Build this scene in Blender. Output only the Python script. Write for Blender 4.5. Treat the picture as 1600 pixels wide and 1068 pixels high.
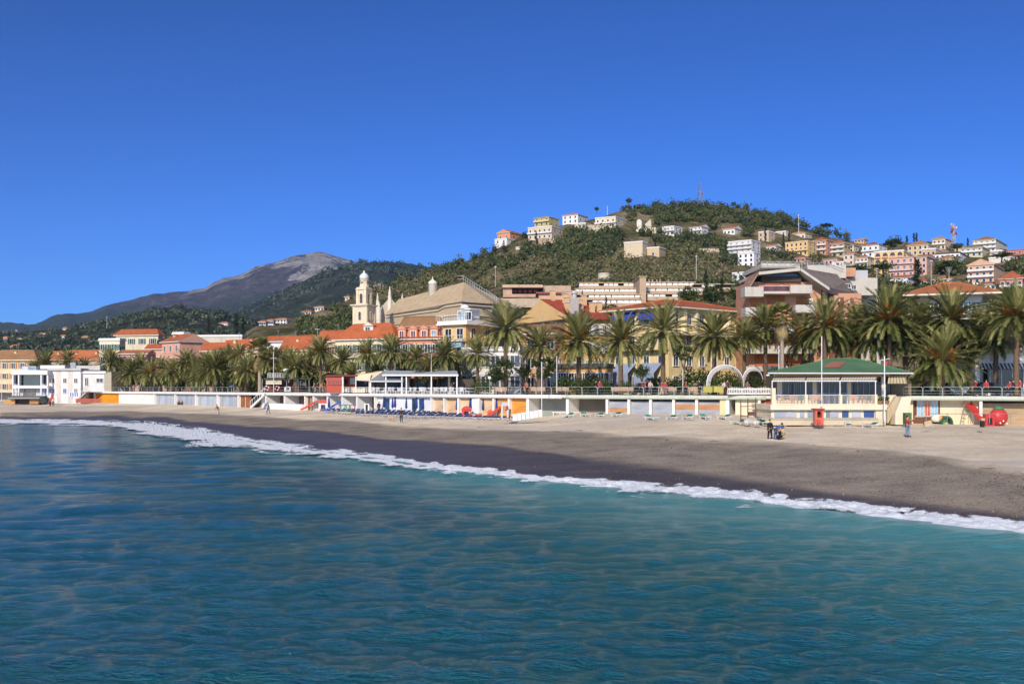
import bpy, math, random
import numpy as np
from mathutils import Vector, Matrix
for _o in list(bpy.data.objects): bpy.data.objects.remove(_o)
S = bpy.context.scene; COL = S.collection
random.seed(7); RNG = np.random.default_rng(7)
R = math.radians
# ---------------------------------------------------------------- camera, sky, sun, exposure
F = 1600.0; YH = 605.0; H = 5.5            # focal length and eye level in photo pixels, camera height in metres
cam = bpy.data.cameras.new('camera'); camo = bpy.data.objects.new('camera', cam); COL.objects.link(camo)
camo.location = (0, 0, H); camo.rotation_euler = (R(90), 0, 0)
cam.sensor_width = 36; cam.lens = 36; cam.shift_y = (YH - 534) / 1600; cam.clip_start = 0.5; cam.clip_end = 30000
S.camera = camo
SUN_ELEV = R(28); SUN_DIR = Vector((-0.30, -1.0, 0)).normalized()
SUN_DIR = Vector((SUN_DIR.x * math.cos(SUN_ELEV), SUN_DIR.y * math.cos(SUN_ELEV), math.sin(SUN_ELEV)))
w = bpy.data.worlds.new('World'); S.world = w; w.use_nodes = True
nt = w.node_tree; nt.nodes.clear()
sky = nt.nodes.new('ShaderNodeTexSky'); sky.sky_type = 'NISHITA'; sky.sun_disc = False
sky.sun_elevation = SUN_ELEV; sky.sun_rotation = math.atan2(SUN_DIR.x, SUN_DIR.y)
sky.altitude = 0; sky.air_density = 0.5; sky.dust_density = 0.9; sky.ozone_density = 6.0
gm = nt.nodes.new('ShaderNodeGamma'); gm.inputs[1].default_value = 1.34
hs = nt.nodes.new('ShaderNodeHueSaturation'); hs.inputs['Saturation'].default_value = 1.06
tint = nt.nodes.new('ShaderNodeMix'); tint.data_type = 'RGBA'; tint.blend_type = 'MULTIPLY'; tint.inputs[0].default_value = 1; tint.inputs[7].default_value = (.86, 1.04, 1.22, 1)
bg = nt.nodes.new('ShaderNodeBackground'); bg.inputs[1].default_value = 0.083
ow = nt.nodes.new('ShaderNodeOutputWorld')
nt.links.new(sky.outputs[0], gm.inputs[0]); nt.links.new(gm.outputs[0], hs.inputs['Color']); nt.links.new(hs.outputs[0], tint.inputs[6]); nt.links.new(tint.outputs[2], bg.inputs[0]); nt.links.new(bg.outputs[0], ow.inputs[0])
sl = bpy.data.lights.new('sun', 'SUN'); sl.energy = 4.6; sl.angle = R(0.5); sl.color = (1.0, 0.87, 0.70)
so = bpy.data.objects.new('sun', sl); COL.objects.link(so); so.location = (0, -20, 60)
so.rotation_euler = SUN_DIR.to_track_quat('Z', 'Y').to_euler()
S.view_settings.view_transform = 'Standard'; S.view_settings.look = 'None'; S.view_settings.exposure = 0.0; S.view_settings.gamma = 1
S.render.engine = 'CYCLES'
# ---------------------------------------------------------------- helpers
def Xp(px, Y): return (px - 800) / F * Y
def Zp(py, Y): return H + (YH - py) / F * Y
def P(px, py, Y): return Vector((Xp(px, Y), Y, Zp(py, Y)))
def tag(o, label=None, cat=None, group=None, kind=None):
    if label: o['label'] = label
    if cat: o['category'] = cat
    if group: o['group'] = group
    if kind: o['kind'] = kind
    return o
def empty(name, loc, rz=0, label=None, cat=None, group=None, kind=None, s=1):
    o = bpy.data.objects.new(name, None); COL.objects.link(o); o.location = loc; o.rotation_euler = (0, 0, rz); o.scale = (s, s, s)
    o.empty_display_size = 0.3
    return tag(o, label, cat, group, kind)
def link(name, me, parent=None, loc=(0, 0, 0), rz=0, sc=None):
    o = bpy.data.objects.new(name, me); COL.objects.link(o); o.location = loc; o.rotation_euler = (0, 0, rz)
    if sc: o.scale = sc
    if parent: o.parent = parent
    return o
KIDS = {}
def copy_tree(root, loc, rz=0, s=1, label=None, group=None):
    r = root.copy(); COL.objects.link(r); r.location = loc; r.rotation_euler = (0, 0, rz); r.scale = (s, s, s)
    if label: r['label'] = label
    if group: r['group'] = group
    if root not in KIDS: KIDS[root] = [(c, list(c.children)) for c in root.children]
    for c, gs in KIDS[root]:
        d = c.copy(); COL.objects.link(d); d.parent = r
        for g in gs:
            e = g.copy(); COL.objects.link(e); e.parent = d
    return r
class MB:
    def __init__(s): s.v = []; s.f = []; s.m = []
    def q(s, pts, m=0):
        n = len(s.v); s.v += [tuple(p) for p in pts]; s.f.append(tuple(range(n, n + len(pts)))); s.m.append(m); return s
    def box(s, x0, x1, y0, y1, z0, z1, m=0):
        n = len(s.v)
        s.v += [(x0,y0,z0),(x1,y0,z0),(x1,y1,z0),(x0,y1,z0),(x0,y0,z1),(x1,y0,z1),(x1,y1,z1),(x0,y1,z1)]
        s.f += [(n,n+3,n+2,n+1),(n+4,n+5,n+6,n+7),(n,n+1,n+5,n+4),(n+1,n+2,n+6,n+5),(n+2,n+3,n+7,n+6),(n+3,n,n+4,n+7)]
        s.m += [m]*6; return s
    def tube(s, p, q, r0, r1=None, n=8, m=0, cap=True):
        r1 = r0 if r1 is None else r1
        p = Vector(p); q = Vector(q); d = (q - p)
        if d.length < 1e-6: return s
        d.normalize(); a = d.orthogonal().normalized(); b = d.cross(a); k = len(s.v)
        for c, r in ((p, r0), (q, r1)):
            for i in range(n):
                t = 2*math.pi*i/n; s.v.append(tuple(c + a*(r*math.cos(t)) + b*(r*math.sin(t))))
        for i in range(n):
            j = (i+1) % n; s.f.append((k+i, k+j, k+n+j, k+n+i)); s.m.append(m)
        if cap:
            s.f.append(tuple(k+i for i in reversed(range(n)))); s.m.append(m)
            s.f.append(tuple(k+n+i for i in range(n))); s.m.append(m)
        return s
    def path(s, pts, r, n=6, m=0):
        for a, b in zip(pts[:-1], pts[1:]): s.tube(a, b, r, r, n, m)
        return s
    def prism(s, poly, y0, y1, m=0):           # polygon in x,z extruded along y
        k = len(s.v); n = len(poly)
        s.v += [(x, y0, z) for x, z in poly] + [(x, y1, z) for x, z in poly]
        s.f.append(tuple(range(k, k+n))); s.f.append(tuple(range(k+2*n-1, k+n-1, -1)))
        s.m += [m, m]
        for i in range(n):
            j = (i+1) % n; s.f.append((k+j, k+i, k+n+i, k+n+j)); s.m.append(m)
        return s
    def lathe(s, prof, n=16, m=0, c=(0, 0, 0), sx=1, sy=1):
        k = len(s.v)
        for r, z in prof:
            for i in range(n):
                t = 2*math.pi*(i+.5)/n; s.v.append((c[0]+r*sx*math.cos(t), c[1]+r*sy*math.sin(t), c[2]+z))
        for a in range(len(prof)-1):
            for i in range(n):
                j = (i+1) % n; s.f.append((k+a*n+i, k+a*n+j, k+(a+1)*n+j, k+(a+1)*n+i)); s.m.append(m)
        s.f.append(tuple(k+i for i in reversed(range(n)))); s.m.append(m)
        s.f.append(tuple(k+(len(prof)-1)*n+i for i in range(n))); s.m.append(m)
        return s
    def mesh(s, name, mats, smooth=False):
        me = bpy.data.meshes.new(name); me.from_pydata(s.v, [], s.f)
        for mt in (mats if isinstance(mats, (list, tuple)) else [mats]): me.materials.append(mt)
        me.polygons.foreach_set('material_index', s.m)
        if smooth: me.polygons.foreach_set('use_smooth', [True]*len(s.f))
        me.update(); return me
    def build(s, name, mats, parent=None, smooth=False, loc=(0, 0, 0), rz=0):
        return link(name, s.mesh(name, mats, smooth), parent, loc, rz)
def npmesh(name, V, Fc, mats, smooth=False, attrs=None):       # numpy verts (n,3), faces (m,k)
    me = bpy.data.meshes.new(name); k = Fc.shape[1]
    me.vertices.add(len(V)); me.vertices.foreach_set('co', np.ascontiguousarray(V, dtype=np.float32).ravel())
    me.loops.add(Fc.size); me.loops.foreach_set('vertex_index', np.ascontiguousarray(Fc, dtype=np.int32).ravel())
    me.polygons.add(len(Fc)); me.polygons.foreach_set('loop_start', np.arange(0, Fc.size, k, dtype=np.int32))
    me.polygons.foreach_set('loop_total', np.full(len(Fc), k, dtype=np.int32))
    if smooth: me.polygons.foreach_set('use_smooth', np.ones(len(Fc), dtype=bool))
    me.update(calc_edges=True)
    for n, a in (attrs or {}).items():
        at = me.attributes.new(n, 'FLOAT', 'POINT'); at.data.foreach_set('value', np.ascontiguousarray(a, dtype=np.float32).ravel())
    for mt in (mats if isinstance(mats, (list, tuple)) else [mats]): me.materials.append(mt)
    return me
def grid(nr, nc):
    i = np.arange(nr-1)[:, None]*nc + np.arange(nc-1)[None, :]
    return np.stack([i, i+1, i+nc+1, i+nc], -1).reshape(-1, 4)
_tabs = RNG.random((8, 256, 256))
def vnoise(x, y, k=0):
    t = _tabs[k % 8]; xi = np.floor(x).astype(int); yi = np.floor(y).astype(int); u = x-xi; v = y-yi
    u = u*u*(3-2*u); v = v*v*(3-2*v); g = lambda a, b: t[a & 255, b & 255]
    return (g(xi, yi)*(1-u)+g(xi+1, yi)*u)*(1-v)+(g(xi, yi+1)*(1-u)+g(xi+1, yi+1)*u)*v
def fbm(x, y, o=4, k=0):
    s = 0; a = 1; n = 0
    for i in range(o): s = s + a*vnoise(x*2**i+13.7*i, y*2**i+7.1*i, k+i); n += a; a *= .5
    return s/n
# ---------------------------------------------------------------- materials
MATS = {}
def srgb(c):
    if isinstance(c, str):
        c = tuple(int(c[i:i+2], 16)/255 for i in (0, 2, 4)); return tuple(x/12.92 if x <= .04045 else ((x+.055)/1.055)**2.4 for x in c)
    return c
class NT:
    def __init__(s, name):
        s.mat = bpy.data.materials.new(name); s.mat.use_nodes = True; s.t = s.mat.node_tree; s.t.nodes.clear()
        s.out = s.t.nodes.new('ShaderNodeOutputMaterial'); s.b = s.t.nodes.new('ShaderNodeBsdfPrincipled'); s.l(s.b.outputs[0], s.out.inputs[0])
        s.tc = s.t.nodes.new('ShaderNodeTexCoord')
    def l(s, a, b): s.t.links.new(a, b)
    def n(s, ty, **kw):
        x = s.t.nodes.new(ty)
        for k, v in kw.items():
            if k in x.inputs.keys(): x.inputs[k].default_value = v
            else: setattr(x, k, v)
        return x
    def noise(s, scale, det=4, rough=.55, vec=None, stretch=None):
        v = vec or s.tc.outputs['Object']
        if stretch:
            mp = s.n('ShaderNodeMapping'); mp.inputs['Scale'].default_value = stretch; s.l(v, mp.inputs[0]); v = mp.outputs[0]
        x = s.n('ShaderNodeTexNoise', Scale=scale, Detail=det, Roughness=rough); s.l(v, x.inputs['Vector']); return x.outputs['Fac']
    def ramp(s, f, stops):
        x = s.n('ShaderNodeValToRGB'); e = x.color_ramp.elements
        while len(e) < len(stops): e.new(.5)
        for i, (p, c) in enumerate(stops):
            e[i].position = p; e[i].color = (*srgb(c), 1) if not isinstance(c, (int, float)) else (c, c, c, 1)
        s.l(f, x.inputs[0]); return x.outputs[0]
    def mix(s, f, a, b, bl='MIX'):
        x = s.n('ShaderNodeMix'); x.data_type = 'RGBA'; x.blend_type = bl
        for v, i in ((f, 0), (a, 6), (b, 7)):
            if hasattr(v, 'is_linked'): s.l(v, x.inputs[i])
            elif i == 0: x.inputs[0].default_value = v
            else: x.inputs[i].default_value = (*srgb(v), 1)
        return x.outputs[2]
    def math(s, op, a, b=0.0):
        x = s.n('ShaderNodeMath'); x.operation = op
        for v, i in ((a, 0), (b, 1)):
            if hasattr(v, 'is_linked'): s.l(v, x.inputs[i])
            else: x.inputs[i].default_value = v
        return x.outputs[0]
    def attr(s, nm): x = s.n('ShaderNodeAttribute'); x.attribute_name = nm; return x.outputs['Fac']
    def bump(s, h, d=.02, st=.6):
        x = s.n('ShaderNodeBump', Strength=st, Distance=d); s.l(h, x.inputs['Height']); s.l(x.outputs[0], s.b.inputs['Normal']); return x
    def set(s, col=None, rough=.8, metal=0, spec=.5):
        if col is not None:
            if hasattr(col, 'is_linked'): s.l(col, s.b.inputs['Base Color'])
            else: s.b.inputs['Base Color'].default_value = (*srgb(col), 1)
        s.b.inputs['Roughness'].default_value = rough; s.b.inputs['Metallic'].default_value = metal
        s.b.inputs['Specular IOR Level'].default_value = spec; return s.mat
def scale(c, k): c = srgb(c); return tuple(min(1, x*k) for x in c)
def fade(c, f=.14):                                          # sun bleached version of a colour
    c = srgb(c); g = .3*c[0]+.5*c[1]+.2*c[2]; return tuple(x*(1-f)+g*f for x in c)
def paint(c, rough=.75, var=.16, sc=.6, spec=.3, metal=0):      # painted / plastered surface: blotches, run-down streaks, fine grain
    key = ('p', c, rough, var)
    if key not in MATS:
        c = fade(c)
        a = NT('painted_surface'); n1 = a.noise(sc, 5, .6); n2 = a.noise(2.2, 3, .6, stretch=(2.5, 2.5, .25))
        m = a.math('ADD', a.math('MULTIPLY', n1, .6), a.math('MULTIPLY', n2, .4))
        col = a.ramp(m, [(.30, scale(c, 1-var*1.6)), (.48, scale(c, 1-var*.3)), (.7, scale(c, 1+var*.4))])
        a.bump(a.noise(14, 3), .01, .35); MATS[key] = a.set(col, rough, metal, spec)
    return MATS[key]
def tiles(c='b8532f'):                                       # curved clay tiles in courses, weathered
    key = ('t', c)
    if key not in MATS:
        c = scale(fade(c, .16), 1.15); c = (c[0], c[1]*1.22, c[2]*.9)
        a = NT('clay_roof_tiles'); n = a.noise(.5, 5, .65); n2 = a.noise(5, 3, .7)
        m = a.math('ADD', a.math('MULTIPLY', n, .55), a.math('MULTIPLY', n2, .45))
        col = a.ramp(m, [(.3, scale(c, .62)), (.45, scale(c, .9)), (.58, scale(c, 1.08)), (.72, scale(c, 1.4))])
        wv = a.n('ShaderNodeTexWave', Scale=3.2, Distortion=.6); wv.bands_direction = 'X'; a.l(a.tc.outputs['Object'], wv.inputs['Vector'])
        a.bump(wv.outputs['Fac'], .06, .8); MATS[key] = a.set(col, .85, 0, .2)
    return MATS[key]
def glass(c='1c2630', rough=.12):
    key = ('g', c)
    if key not in MATS:
        a = NT('window_glass'); col = a.ramp(a.noise(.8, 3), [(.35, scale(c, .5)), (.6, scale(c, 1.5))]); MATS[key] = a.set(col, rough, 0, .6)
    return MATS[key]
def metal(c='8a8f92', rough=.45):
    key = ('m', c)
    if key not in MATS:
        a = NT('metal'); col = a.ramp(a.noise(3, 4), [(.3, scale(c, .8)), (.7, scale(c, 1.1))]); MATS[key] = a.set(col, rough, .35, .5)
    return MATS[key]
def wood(c='c89a62', plank=3.0, horiz=True):
    key = ('w', c, horiz)
    if key not in MATS:
        a = NT('wood_planks'); n = a.noise(1.2, 5, .6, stretch=(.6, .6, 6) if horiz else (6, 6, .5)); n2 = a.noise(.35, 3)
        m = a.math('ADD', a.math('MULTIPLY', n, .6), a.math('MULTIPLY', n2, .4))
        col = a.ramp(m, [(.32, scale(c, .68)), (.5, c), (.68, scale(c, 1.25))])
        wv = a.n('ShaderNodeTexWave', Scale=plank, Distortion=0); wv.bands_direction = 'Z' if horiz else 'X'; wv.wave_profile = 'SAW'; a.l(a.tc.outputs['Object'], wv.inputs['Vector'])
        a.bump(wv.outputs['Fac'], .02, .7); MATS[key] = a.set(col, .7, 0, .3)
    return MATS[key]
def cloth(c, rough=.85, var=.12): return paint(c, rough, var, 1.5, .15)
def leafmat(name, stops, trans=.25, sc=.9, rough=.55):
    key = ('l', name)
    if key not in MATS:
        a = NT(name); oi = a.n('ShaderNodeObjectInfo'); t = a.attr('tint')
        m = a.math('ADD', a.math('MULTIPLY', t, .75), a.math('MULTIPLY', a.noise(sc, 3), .3)); m = a.math('ADD', m, a.math('MULTIPLY', a.math('SUBTRACT', oi.outputs['Random'], .5), .12))
        col = a.ramp(m, stops); a.set(col, rough, 0, .35)
        tr = a.n('ShaderNodeBsdfTranslucent'); a.l(col, tr.inputs[0]); mx = a.n('ShaderNodeMixShader'); mx.inputs[0].default_value = trans
        a.l(a.b.outputs[0], mx.inputs[1]); a.l(tr.outputs[0], mx.inputs[2]); a.l(mx.outputs[0], a.out.inputs[0]); MATS[key] = a.mat
    return MATS[key]
WHITE = paint('dcdad4', .7, .10); CREAM = paint('d8c39a'); DARK = paint('2a2826', .8)
# ---------------------------------------------------------------- lines of the shore, by photo column
it = lambda px, xs, ys: np.interp(px, xs, ys)
def yfoam(px): return it(px, [-600,0,100,200,240,300,360,400,500,600,700,800,900,1000,1100,1200,1300,1400,1500,1600,2200], [655,656,657,660,662,670,682,690,702,715,730,741,752,760,768,779,790,801,812,822,890])
def ywet(px): return it(px, [-600,0,200,260,300,360,500,550,600,700,800,900,1000,1100,1200,1300,1600,2200], [650,650,650,652,658,664,671,679,685,692,700,713,725,740,754,770,806,880])
def yshing(px): return it(px, [-600,0,100,200,300,400,480,550,640,700,800,900,960,1000,1100,1200,1280,1400,1500,1600,2200], [645,645,642,642,646,649,655,658,665,670,672,674,677,682,687,691,699,709,723,737,790])
def Yw(px): return it(px, [-600,-300,0,150,300,400,560,700,820,1000,1200,1430,1600,2200], [300,280,250,230,196,174,149,132,123,115,109,104,100,90])
def zw(px): return it(px, [-600,300,500,700,850,900,1160,1215,1600,2200], [2.1,2.1,1.9,1.8,1.95,2.55,2.55,1.9,1.75,1.75])
ZP = 4.6
def profile(px):
    yf, ys = yfoam(px), yshing(px); Yf = H*F/(yf-YH); zs = 1.15; Ys = (H-zs)*F/(ys-YH); yw = Yw(px)
    zz = zw(px); Ym = Ys+(yw-Ys)*.6; zm = zs+(zz-zs)*.55
    return np.array([Yf-70, Yf-25, Yf, Ys, Ym, yw+.6, yw+16]), np.array([-9, -2.6, -.02, zs, zm, zz, zz])
def sand(px, py):                                               # the point of the beach seen at a photo pixel
    a, b = profile(px); Yd = np.linspace(a[2], a[-2], 1500); z = np.interp(Yd, a, b); yy = YH+(H-z)*F/Yd
    k = int(np.argmin(abs(yy-py))); return Vector((Xp(px, Yd[k]), Yd[k], float(z[k])))
def sandz(x, y):
    px = 800+F*x/y; a, b = profile(px); return float(np.interp(y, a, b))
def prom(px, back=0.0, z=ZP):                                   # a point on the promenade, back metres inland of its edge
    e = 4; a = Vector((Xp(px-e, Yw(px-e)), Yw(px-e), 0)); b = Vector((Xp(px+e, Yw(px+e)), Yw(px+e), 0)); d = (b-a).normalized()
    p = Vector((Xp(px, Yw(px)), Yw(px), z)); n = Vector((-d.y, d.x, 0)); Y = p.y
    q = p + n*back; Yq = Yw(px)+back*(n.y + n.x*0); t = Yw(px)+back*1.0
    return Vector((Xp(px, t), t, z)), math.atan2(d.y, d.x)
# ---------------------------------------------------------------- ground, hills, sea
def sheet(name, cols, rowfun, mat, kind='structure', label=None):
    pass
# beach
pxs = np.concatenate([np.arange(-600, -100, 25), np.arange(-100, 1700, 3.0), np.arange(1700, 2200, 25)])
rows = []
for i, (s0, n) in enumerate([(0, 4), (1, 8), (2, 46), (3, 30), (4, 26), (5, 3)]):
    rows += [s0 + k/n for k in range(n)]
rows.append(6); rows = np.array(rows)
YY = np.zeros((len(rows), len(pxs))); ZZ = YY.copy()
for j, px in enumerate(pxs):
    a, b = profile(px); YY[:, j] = np.interp(rows, range(7), a); ZZ[:, j] = np.interp(rows, range(7), b)
XX = (pxs[None, :]-800)/F*YY
berm = (fbm(XX*.25, YY*.25, 4)-.5)*.22*np.clip((rows[:, None]-2.1)*1.2, 0, 1)*np.clip((5-rows[:, None])*2, 0, 1) + (fbm(XX*2, YY*2, 2, 3)-.5)*.07*np.clip((rows[:, None]-2.4)*2, 0, 1)*(rows[:, None] < 5)
edge = np.exp(-((rows[:, None]-3.02)/.06)**2)*.10*np.clip((pxs[None, :]-950)/200, 0, 1)
ZZ = ZZ+berm+edge
PYV = YH+(H-ZZ)*F/YY
wob = (fbm(XX*.16, YY*.16, 3, 2)-.5)
wetf = np.clip((PYV-(ywet(pxs)[None, :]+wob*6))/np.where(pxs > 900, 9, 3)[None, :]+.5, 0, 1)
shf = np.clip(((rows[:, None]*1.0-3)*-1)*6+wob*1.2+.5, 0, 1)
peb = np.clip((pxs[None, :]-650)/500, 0, 1)+0*YY
a = NT('beach_sand_and_shingle')
shm, wtm, pbm = a.attr('shingle'), a.attr('wet'), a.attr('pebbly')
drys = a.ramp(a.math('ADD', a.math('MULTIPLY', a.noise(.22, 5, .6), .45), a.math('ADD', a.math('MULTIPLY', a.noise(6, 3), .25), a.math('MULTIPLY', a.noise(1.4, 5, .75), .3))), [(.34, 'bca98c'), (.5, 'e2d0b0'), (.64, 'f0e2c8')])
gr = a.ramp(a.noise(.12, 4, .6, stretch=(.25, 1, 1)), [(.47, 0.0), (.58, .75)])
drys = a.mix(gr, drys, 'c4b8a8')
f1 = a.noise(7, 4, .75); f2 = a.noise(.35, 4)
shc = a.ramp(a.math('ADD', a.math('MULTIPLY', f1, .65), a.math('MULTIPLY', f2, .35)), [(.36, '645b50'), (.5, '928674'), (.66, 'b2a48e')])
vo = a.n('ShaderNodeTexVoronoi', Scale=3.2); a.l(a.tc.outputs['Object'], vo.inputs['Vector'])
spk = a.math('MULTIPLY', a.ramp(vo.outputs['Distance'], [(.10, 1.0), (.2, 0.0)]), a.ramp(a.noise(.7, 2), [(.5, 0.0), (.62, 1.0)]))
shc = a.mix(a.math('MULTIPLY', spk, pbm), shc, 'b09a80')
wtc = a.ramp(a.noise(.5, 4, stretch=(.4, 1, 1)), [(.3, '484244'), (.6, '5a5353'), (.75, '6a6262')])
col = a.mix(shm, drys, shc); col = a.mix(wtm, col, wtc)
a.bump(a.math('ADD', a.math('ADD', f1, a.math('MULTIPLY', a.noise(2.2, 3, .6), 1.4)), a.math('MULTIPLY', vo.outputs['Distance'], .5)), .08, .7)
m_beach = a.set(col, .9, 0, .3)
rg = a.math('SUBTRACT', .95, a.math('MULTIPLY', a.math('MULTIPLY', wtm, a.math('SUBTRACT', 1.0, a.math('MULTIPLY', pbm, .75))), .5)); a.l(rg, a.b.inputs['Roughness'])
nr, nc = YY.shape
V = np.stack([XX, YY, ZZ], -1).reshape(-1, 3)
tag(link('beach', npmesh('beach', V, grid(nr, nc), m_beach, True, {'wet': wetf.ravel(), 'shingle': shf.ravel(), 'pebbly': peb.ravel()})), kind='structure')
# sea: a fan of rings round the camera with real waves
ang = np.concatenate([np.linspace(-78, -31, 60), np.linspace(-30.8, 30.8, 900), np.linspace(31, 85, 60)])*math.pi/180
rad = np.concatenate([[3, 8], 14*np.exp(np.linspace(0, math.log(430/14), 620)), [600, 1200, 4000]])
RA, AN = np.meshgrid(rad, ang, indexing='ij'); X = RA*np.sin(AN); Y = RA*np.cos(AN)
Z = np.zeros_like(X); sp = np.maximum(RA*.0056, RA*.0012*1.0)
rw = np.random.default_rng(3)
dirx = 2*math.pi
for i in range(80):
    L = 0.40*(10/0.40)**((i/79.0)**1.4)*rw.uniform(.9, 1.1); th = R(96)+rw.normal(0, .5); kx, ky = math.cos(th)*2*math.pi/L, math.sin(th)*2*math.pi/L
    A = .0054*L**.75*(1.45 if L < 1.3 else (.6 if L < 5 else .42)); ph = rw.uniform(0, 6.28)
    att = np.clip((L/(sp*3.2)-1), 0, 1)
    ar = kx*X+ky*Y+ph+1.3*np.sin(.11*X+.07*Y+i)
    Z += att*A*(1.25*(1-np.abs(np.sin(ar*.5)))**1.3 -.5 if i % 9 == 3 else np.sin(ar))
pxa = 800+F*np.tan(AN); Yfo = H*F/(yfoam(np.clip(pxa, -600, 2200))-YH); sh = (Yfo-Y)     # metres seaward of the waterline along the view
front = RA < 1e9
near = np.clip(sh/14, 0, 1)
Z = Z*(.35+.65*near)*(sh > -3)*1.0 - .02
Z = np.where(sh < 0, -.15, Z)
swell = np.exp(-((sh-3.5)/2.0)**2)*.16*(np.clip(pxa, 0, 1600) > 0)
Z = Z+swell*(sh > 0)
a = NT('sea_water'); shr = a.attr('shore')
nz = a.noise(.05, 4, .6, stretch=(.5, 1, 1))
deep = a.ramp(nz, [(.35, (.003, .078, .112)), (.5, (.005, .096, .124)), (.65, (.009, .118, .128))])
col = a.mix(a.ramp(a.math('ADD', shr, a.math('MULTIPLY', a.math('SUBTRACT', nz, .5), .5)), [(.05, 1.0), (.22, .55), (.6, 0.0)]), deep, (.08, .31, .33))
n1 = a.noise(1.9, 6, .68, stretch=(.55, 1.5, 1)); n2 = a.noise(7, 3, .6, stretch=(.6, 1.6, 1))
a.bump(a.math('ADD', n1, a.math('MULTIPLY', n2, .5)), .34, 1.0)
m_sea = a.set(col, .14, 0, .45); a.b.inputs['IOR'].default_value = 1.33
V = np.stack([X, Y, Z], -1).reshape(-1, 3)
tag(link('sea', npmesh('sea', V, grid(*X.shape), m_sea, True, {'shore': np.clip(sh/45, 0, 1).ravel()})), kind='structure')
# broken surf along the waterline
px = np.arange(-300, 1760, 1.2); nrow = 34
yb = it(px, [-600,0,100,170,200,250,300,350,400,500,600,800,1000,1200,1400,1600,2200], [663,664,665,668,674,688,699,702,705,716,730,754,776,798,819,842,915])
t = np.linspace(-.12, 1.12, nrow)[:, None]
yy = yfoam(px)[None, :]*(1-t)+yb[None, :]*t
jag = (fbm(px*.05, px*0, 5)-.5)
yy = yy + jag[None, :]*7*(1-t)*np.clip(px/1200, .25, 1)[None, :]
Yf = H*F/(yy-YH); Xf = (px[None, :]-800)/F*Yf
lump = fbm(Xf*1.5, Yf*1.5, 4, 1); lump2 = fbm(Xf*.5, Yf*.35, 3, 4)
mask = np.clip(1-np.abs(t-.42)/.60, 0, 1)**.7+0*Xf
wid = np.clip(mask*1.2*(1.15-.75*np.clip(t, 0, 1))+(lump2-.5)*1.5+(lump-.5)*1.0, 0, 1)
wid = np.maximum(wid, .88*np.exp(-((t-.32)/.24)**2)+0*wid)
Zf = .02+np.interp(px, [0, 500, 1000], [.14, .22, .36])[None]*mask*np.clip(lump*1.6-.35, 0, 1)*np.clip(1.15-t, 0, 1)+.04
Zf = np.maximum(Zf, np.interp(.0, [0], [0])+.03)+np.where(t < .2, (0.2-t)*.4, 0)
a = NT('sea_foam'); fm = a.attr('foam')
tt = a.math('ADD', fm, a.math('MULTIPLY', a.math('SUBTRACT', a.noise(2.2, 6, .75, stretch=(1, .7, 1)), .5), 1.5))
al = a.ramp(tt, [(.38, 0.0), (.58, 1.0)])
fc = a.ramp(a.noise(3, 5, .7), [(.3, (.62, .70, .74)), (.6, (.86, .88, .88))]); a.bump(a.noise(4, 5, .7), .15, .8); a.set(fc, .9, 0, .1)
trn = a.n('ShaderNodeBsdfTransparent'); mx = a.n('ShaderNodeMixShader'); a.l(al, mx.inputs[0]); a.l(trn.outputs[0], mx.inputs[1]); a.l(a.b.outputs[0], mx.inputs[2]); a.l(mx.outputs[0], a.out.inputs[0])
V = np.stack([Xf, Yf, Zf], -1).reshape(-1, 3)
tag(link('surf_foam', npmesh('surf_foam', V, grid(*Xf.shape), a.mat, True, {'foam': wid.ravel()})), kind='stuff')
# town ground and the near hill
def yr1(px): return it(px, [-700,0,345,375,400,440,475,500,520,560,600,640,660,680,700,720,740,760,775,800,830,880,930,980,1000,1050,1100,1150,1200,1240,1270,1300,1350,1400,1450,1500,1540,1600,1900,2300], [575,572,557,524,509,506,495,484,478,463,450,440,435,428,420,412,402,394,386,374,360,350,340,328,324,324,322,324,334,348,358,368,378,383,378,384,386,390,400,430])
def D1(px): return it(px, [-700,300,400,560,700,850,1090,1300,1450,1600,2300], [420,430,470,560,600,640,680,640,560,520,500])
def yb1(px): return it(px, [-700,0,300,500,700,1600,2300], [578,575,560,541,531,522,522])
def db1(px): return it(px, [-700,0,300,500,700,1000,1600,2300], [400,400,370,300,250,232,215,210])
def hillY(px, py):
    a0, a1 = yb1(px), yr1(px); t = np.clip((a0-py)/max(4, a0-a1), 0, 1); return float(db1(px)+(D1(px)-db1(px))*t**.85)
hp = np.concatenate([np.arange(-700, 0, 40), np.arange(0, 1640, 5.0), np.arange(1640, 2300, 40)])
tt = np.linspace(0, 1, 80)[:, None]
Yh = db1(hp)[None]+(D1(hp)-db1(hp))[None]*tt**.85; yh = yb1(hp)[None]+(yr1(hp)-yb1(hp))[None]*tt
Zh = H+(YH-yh)/F*Yh
pre = np.linspace(0, 1, 14)[:-1, None]; y0 = Yw(hp)[None]+4; Yq = y0+(db1(hp)[None]-y0)*pre; Zq = ZP-.06+(Zh[0][None]-ZP+.06)*np.clip((pre-.35)/.65, 0, 1)**1.6
post = np.linspace(0, 1, 12)[1:, None]; Yo = Yh[-1][None]+post*380; Zo = Zh[-1][None]-post**1.5*Zh[-1][None]*.9+0*post
Yh = np.vstack([Yq, Yh, Yo]); Zh = np.vstack([Zq, Zh, Zo]); Xh = (hp[None]-800)/F*Yh
amp = np.concatenate([np.zeros(16), np.ones(len(Yh)-16)])[:, None]
Zh = Zh+amp*((fbm(Xh*.03, Yh*.03, 4, 5)-.5)*5+(fbm(Xh*.2, Yh*.2, 3, 6)-.5)*1.6)
a = NT('hillside_scrub'); m = a.math('ADD', a.math('MULTIPLY', a.noise(.035, 5, .7), .6), a.math('MULTIPLY', a.noise(.35, 4, .7), .4))
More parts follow.
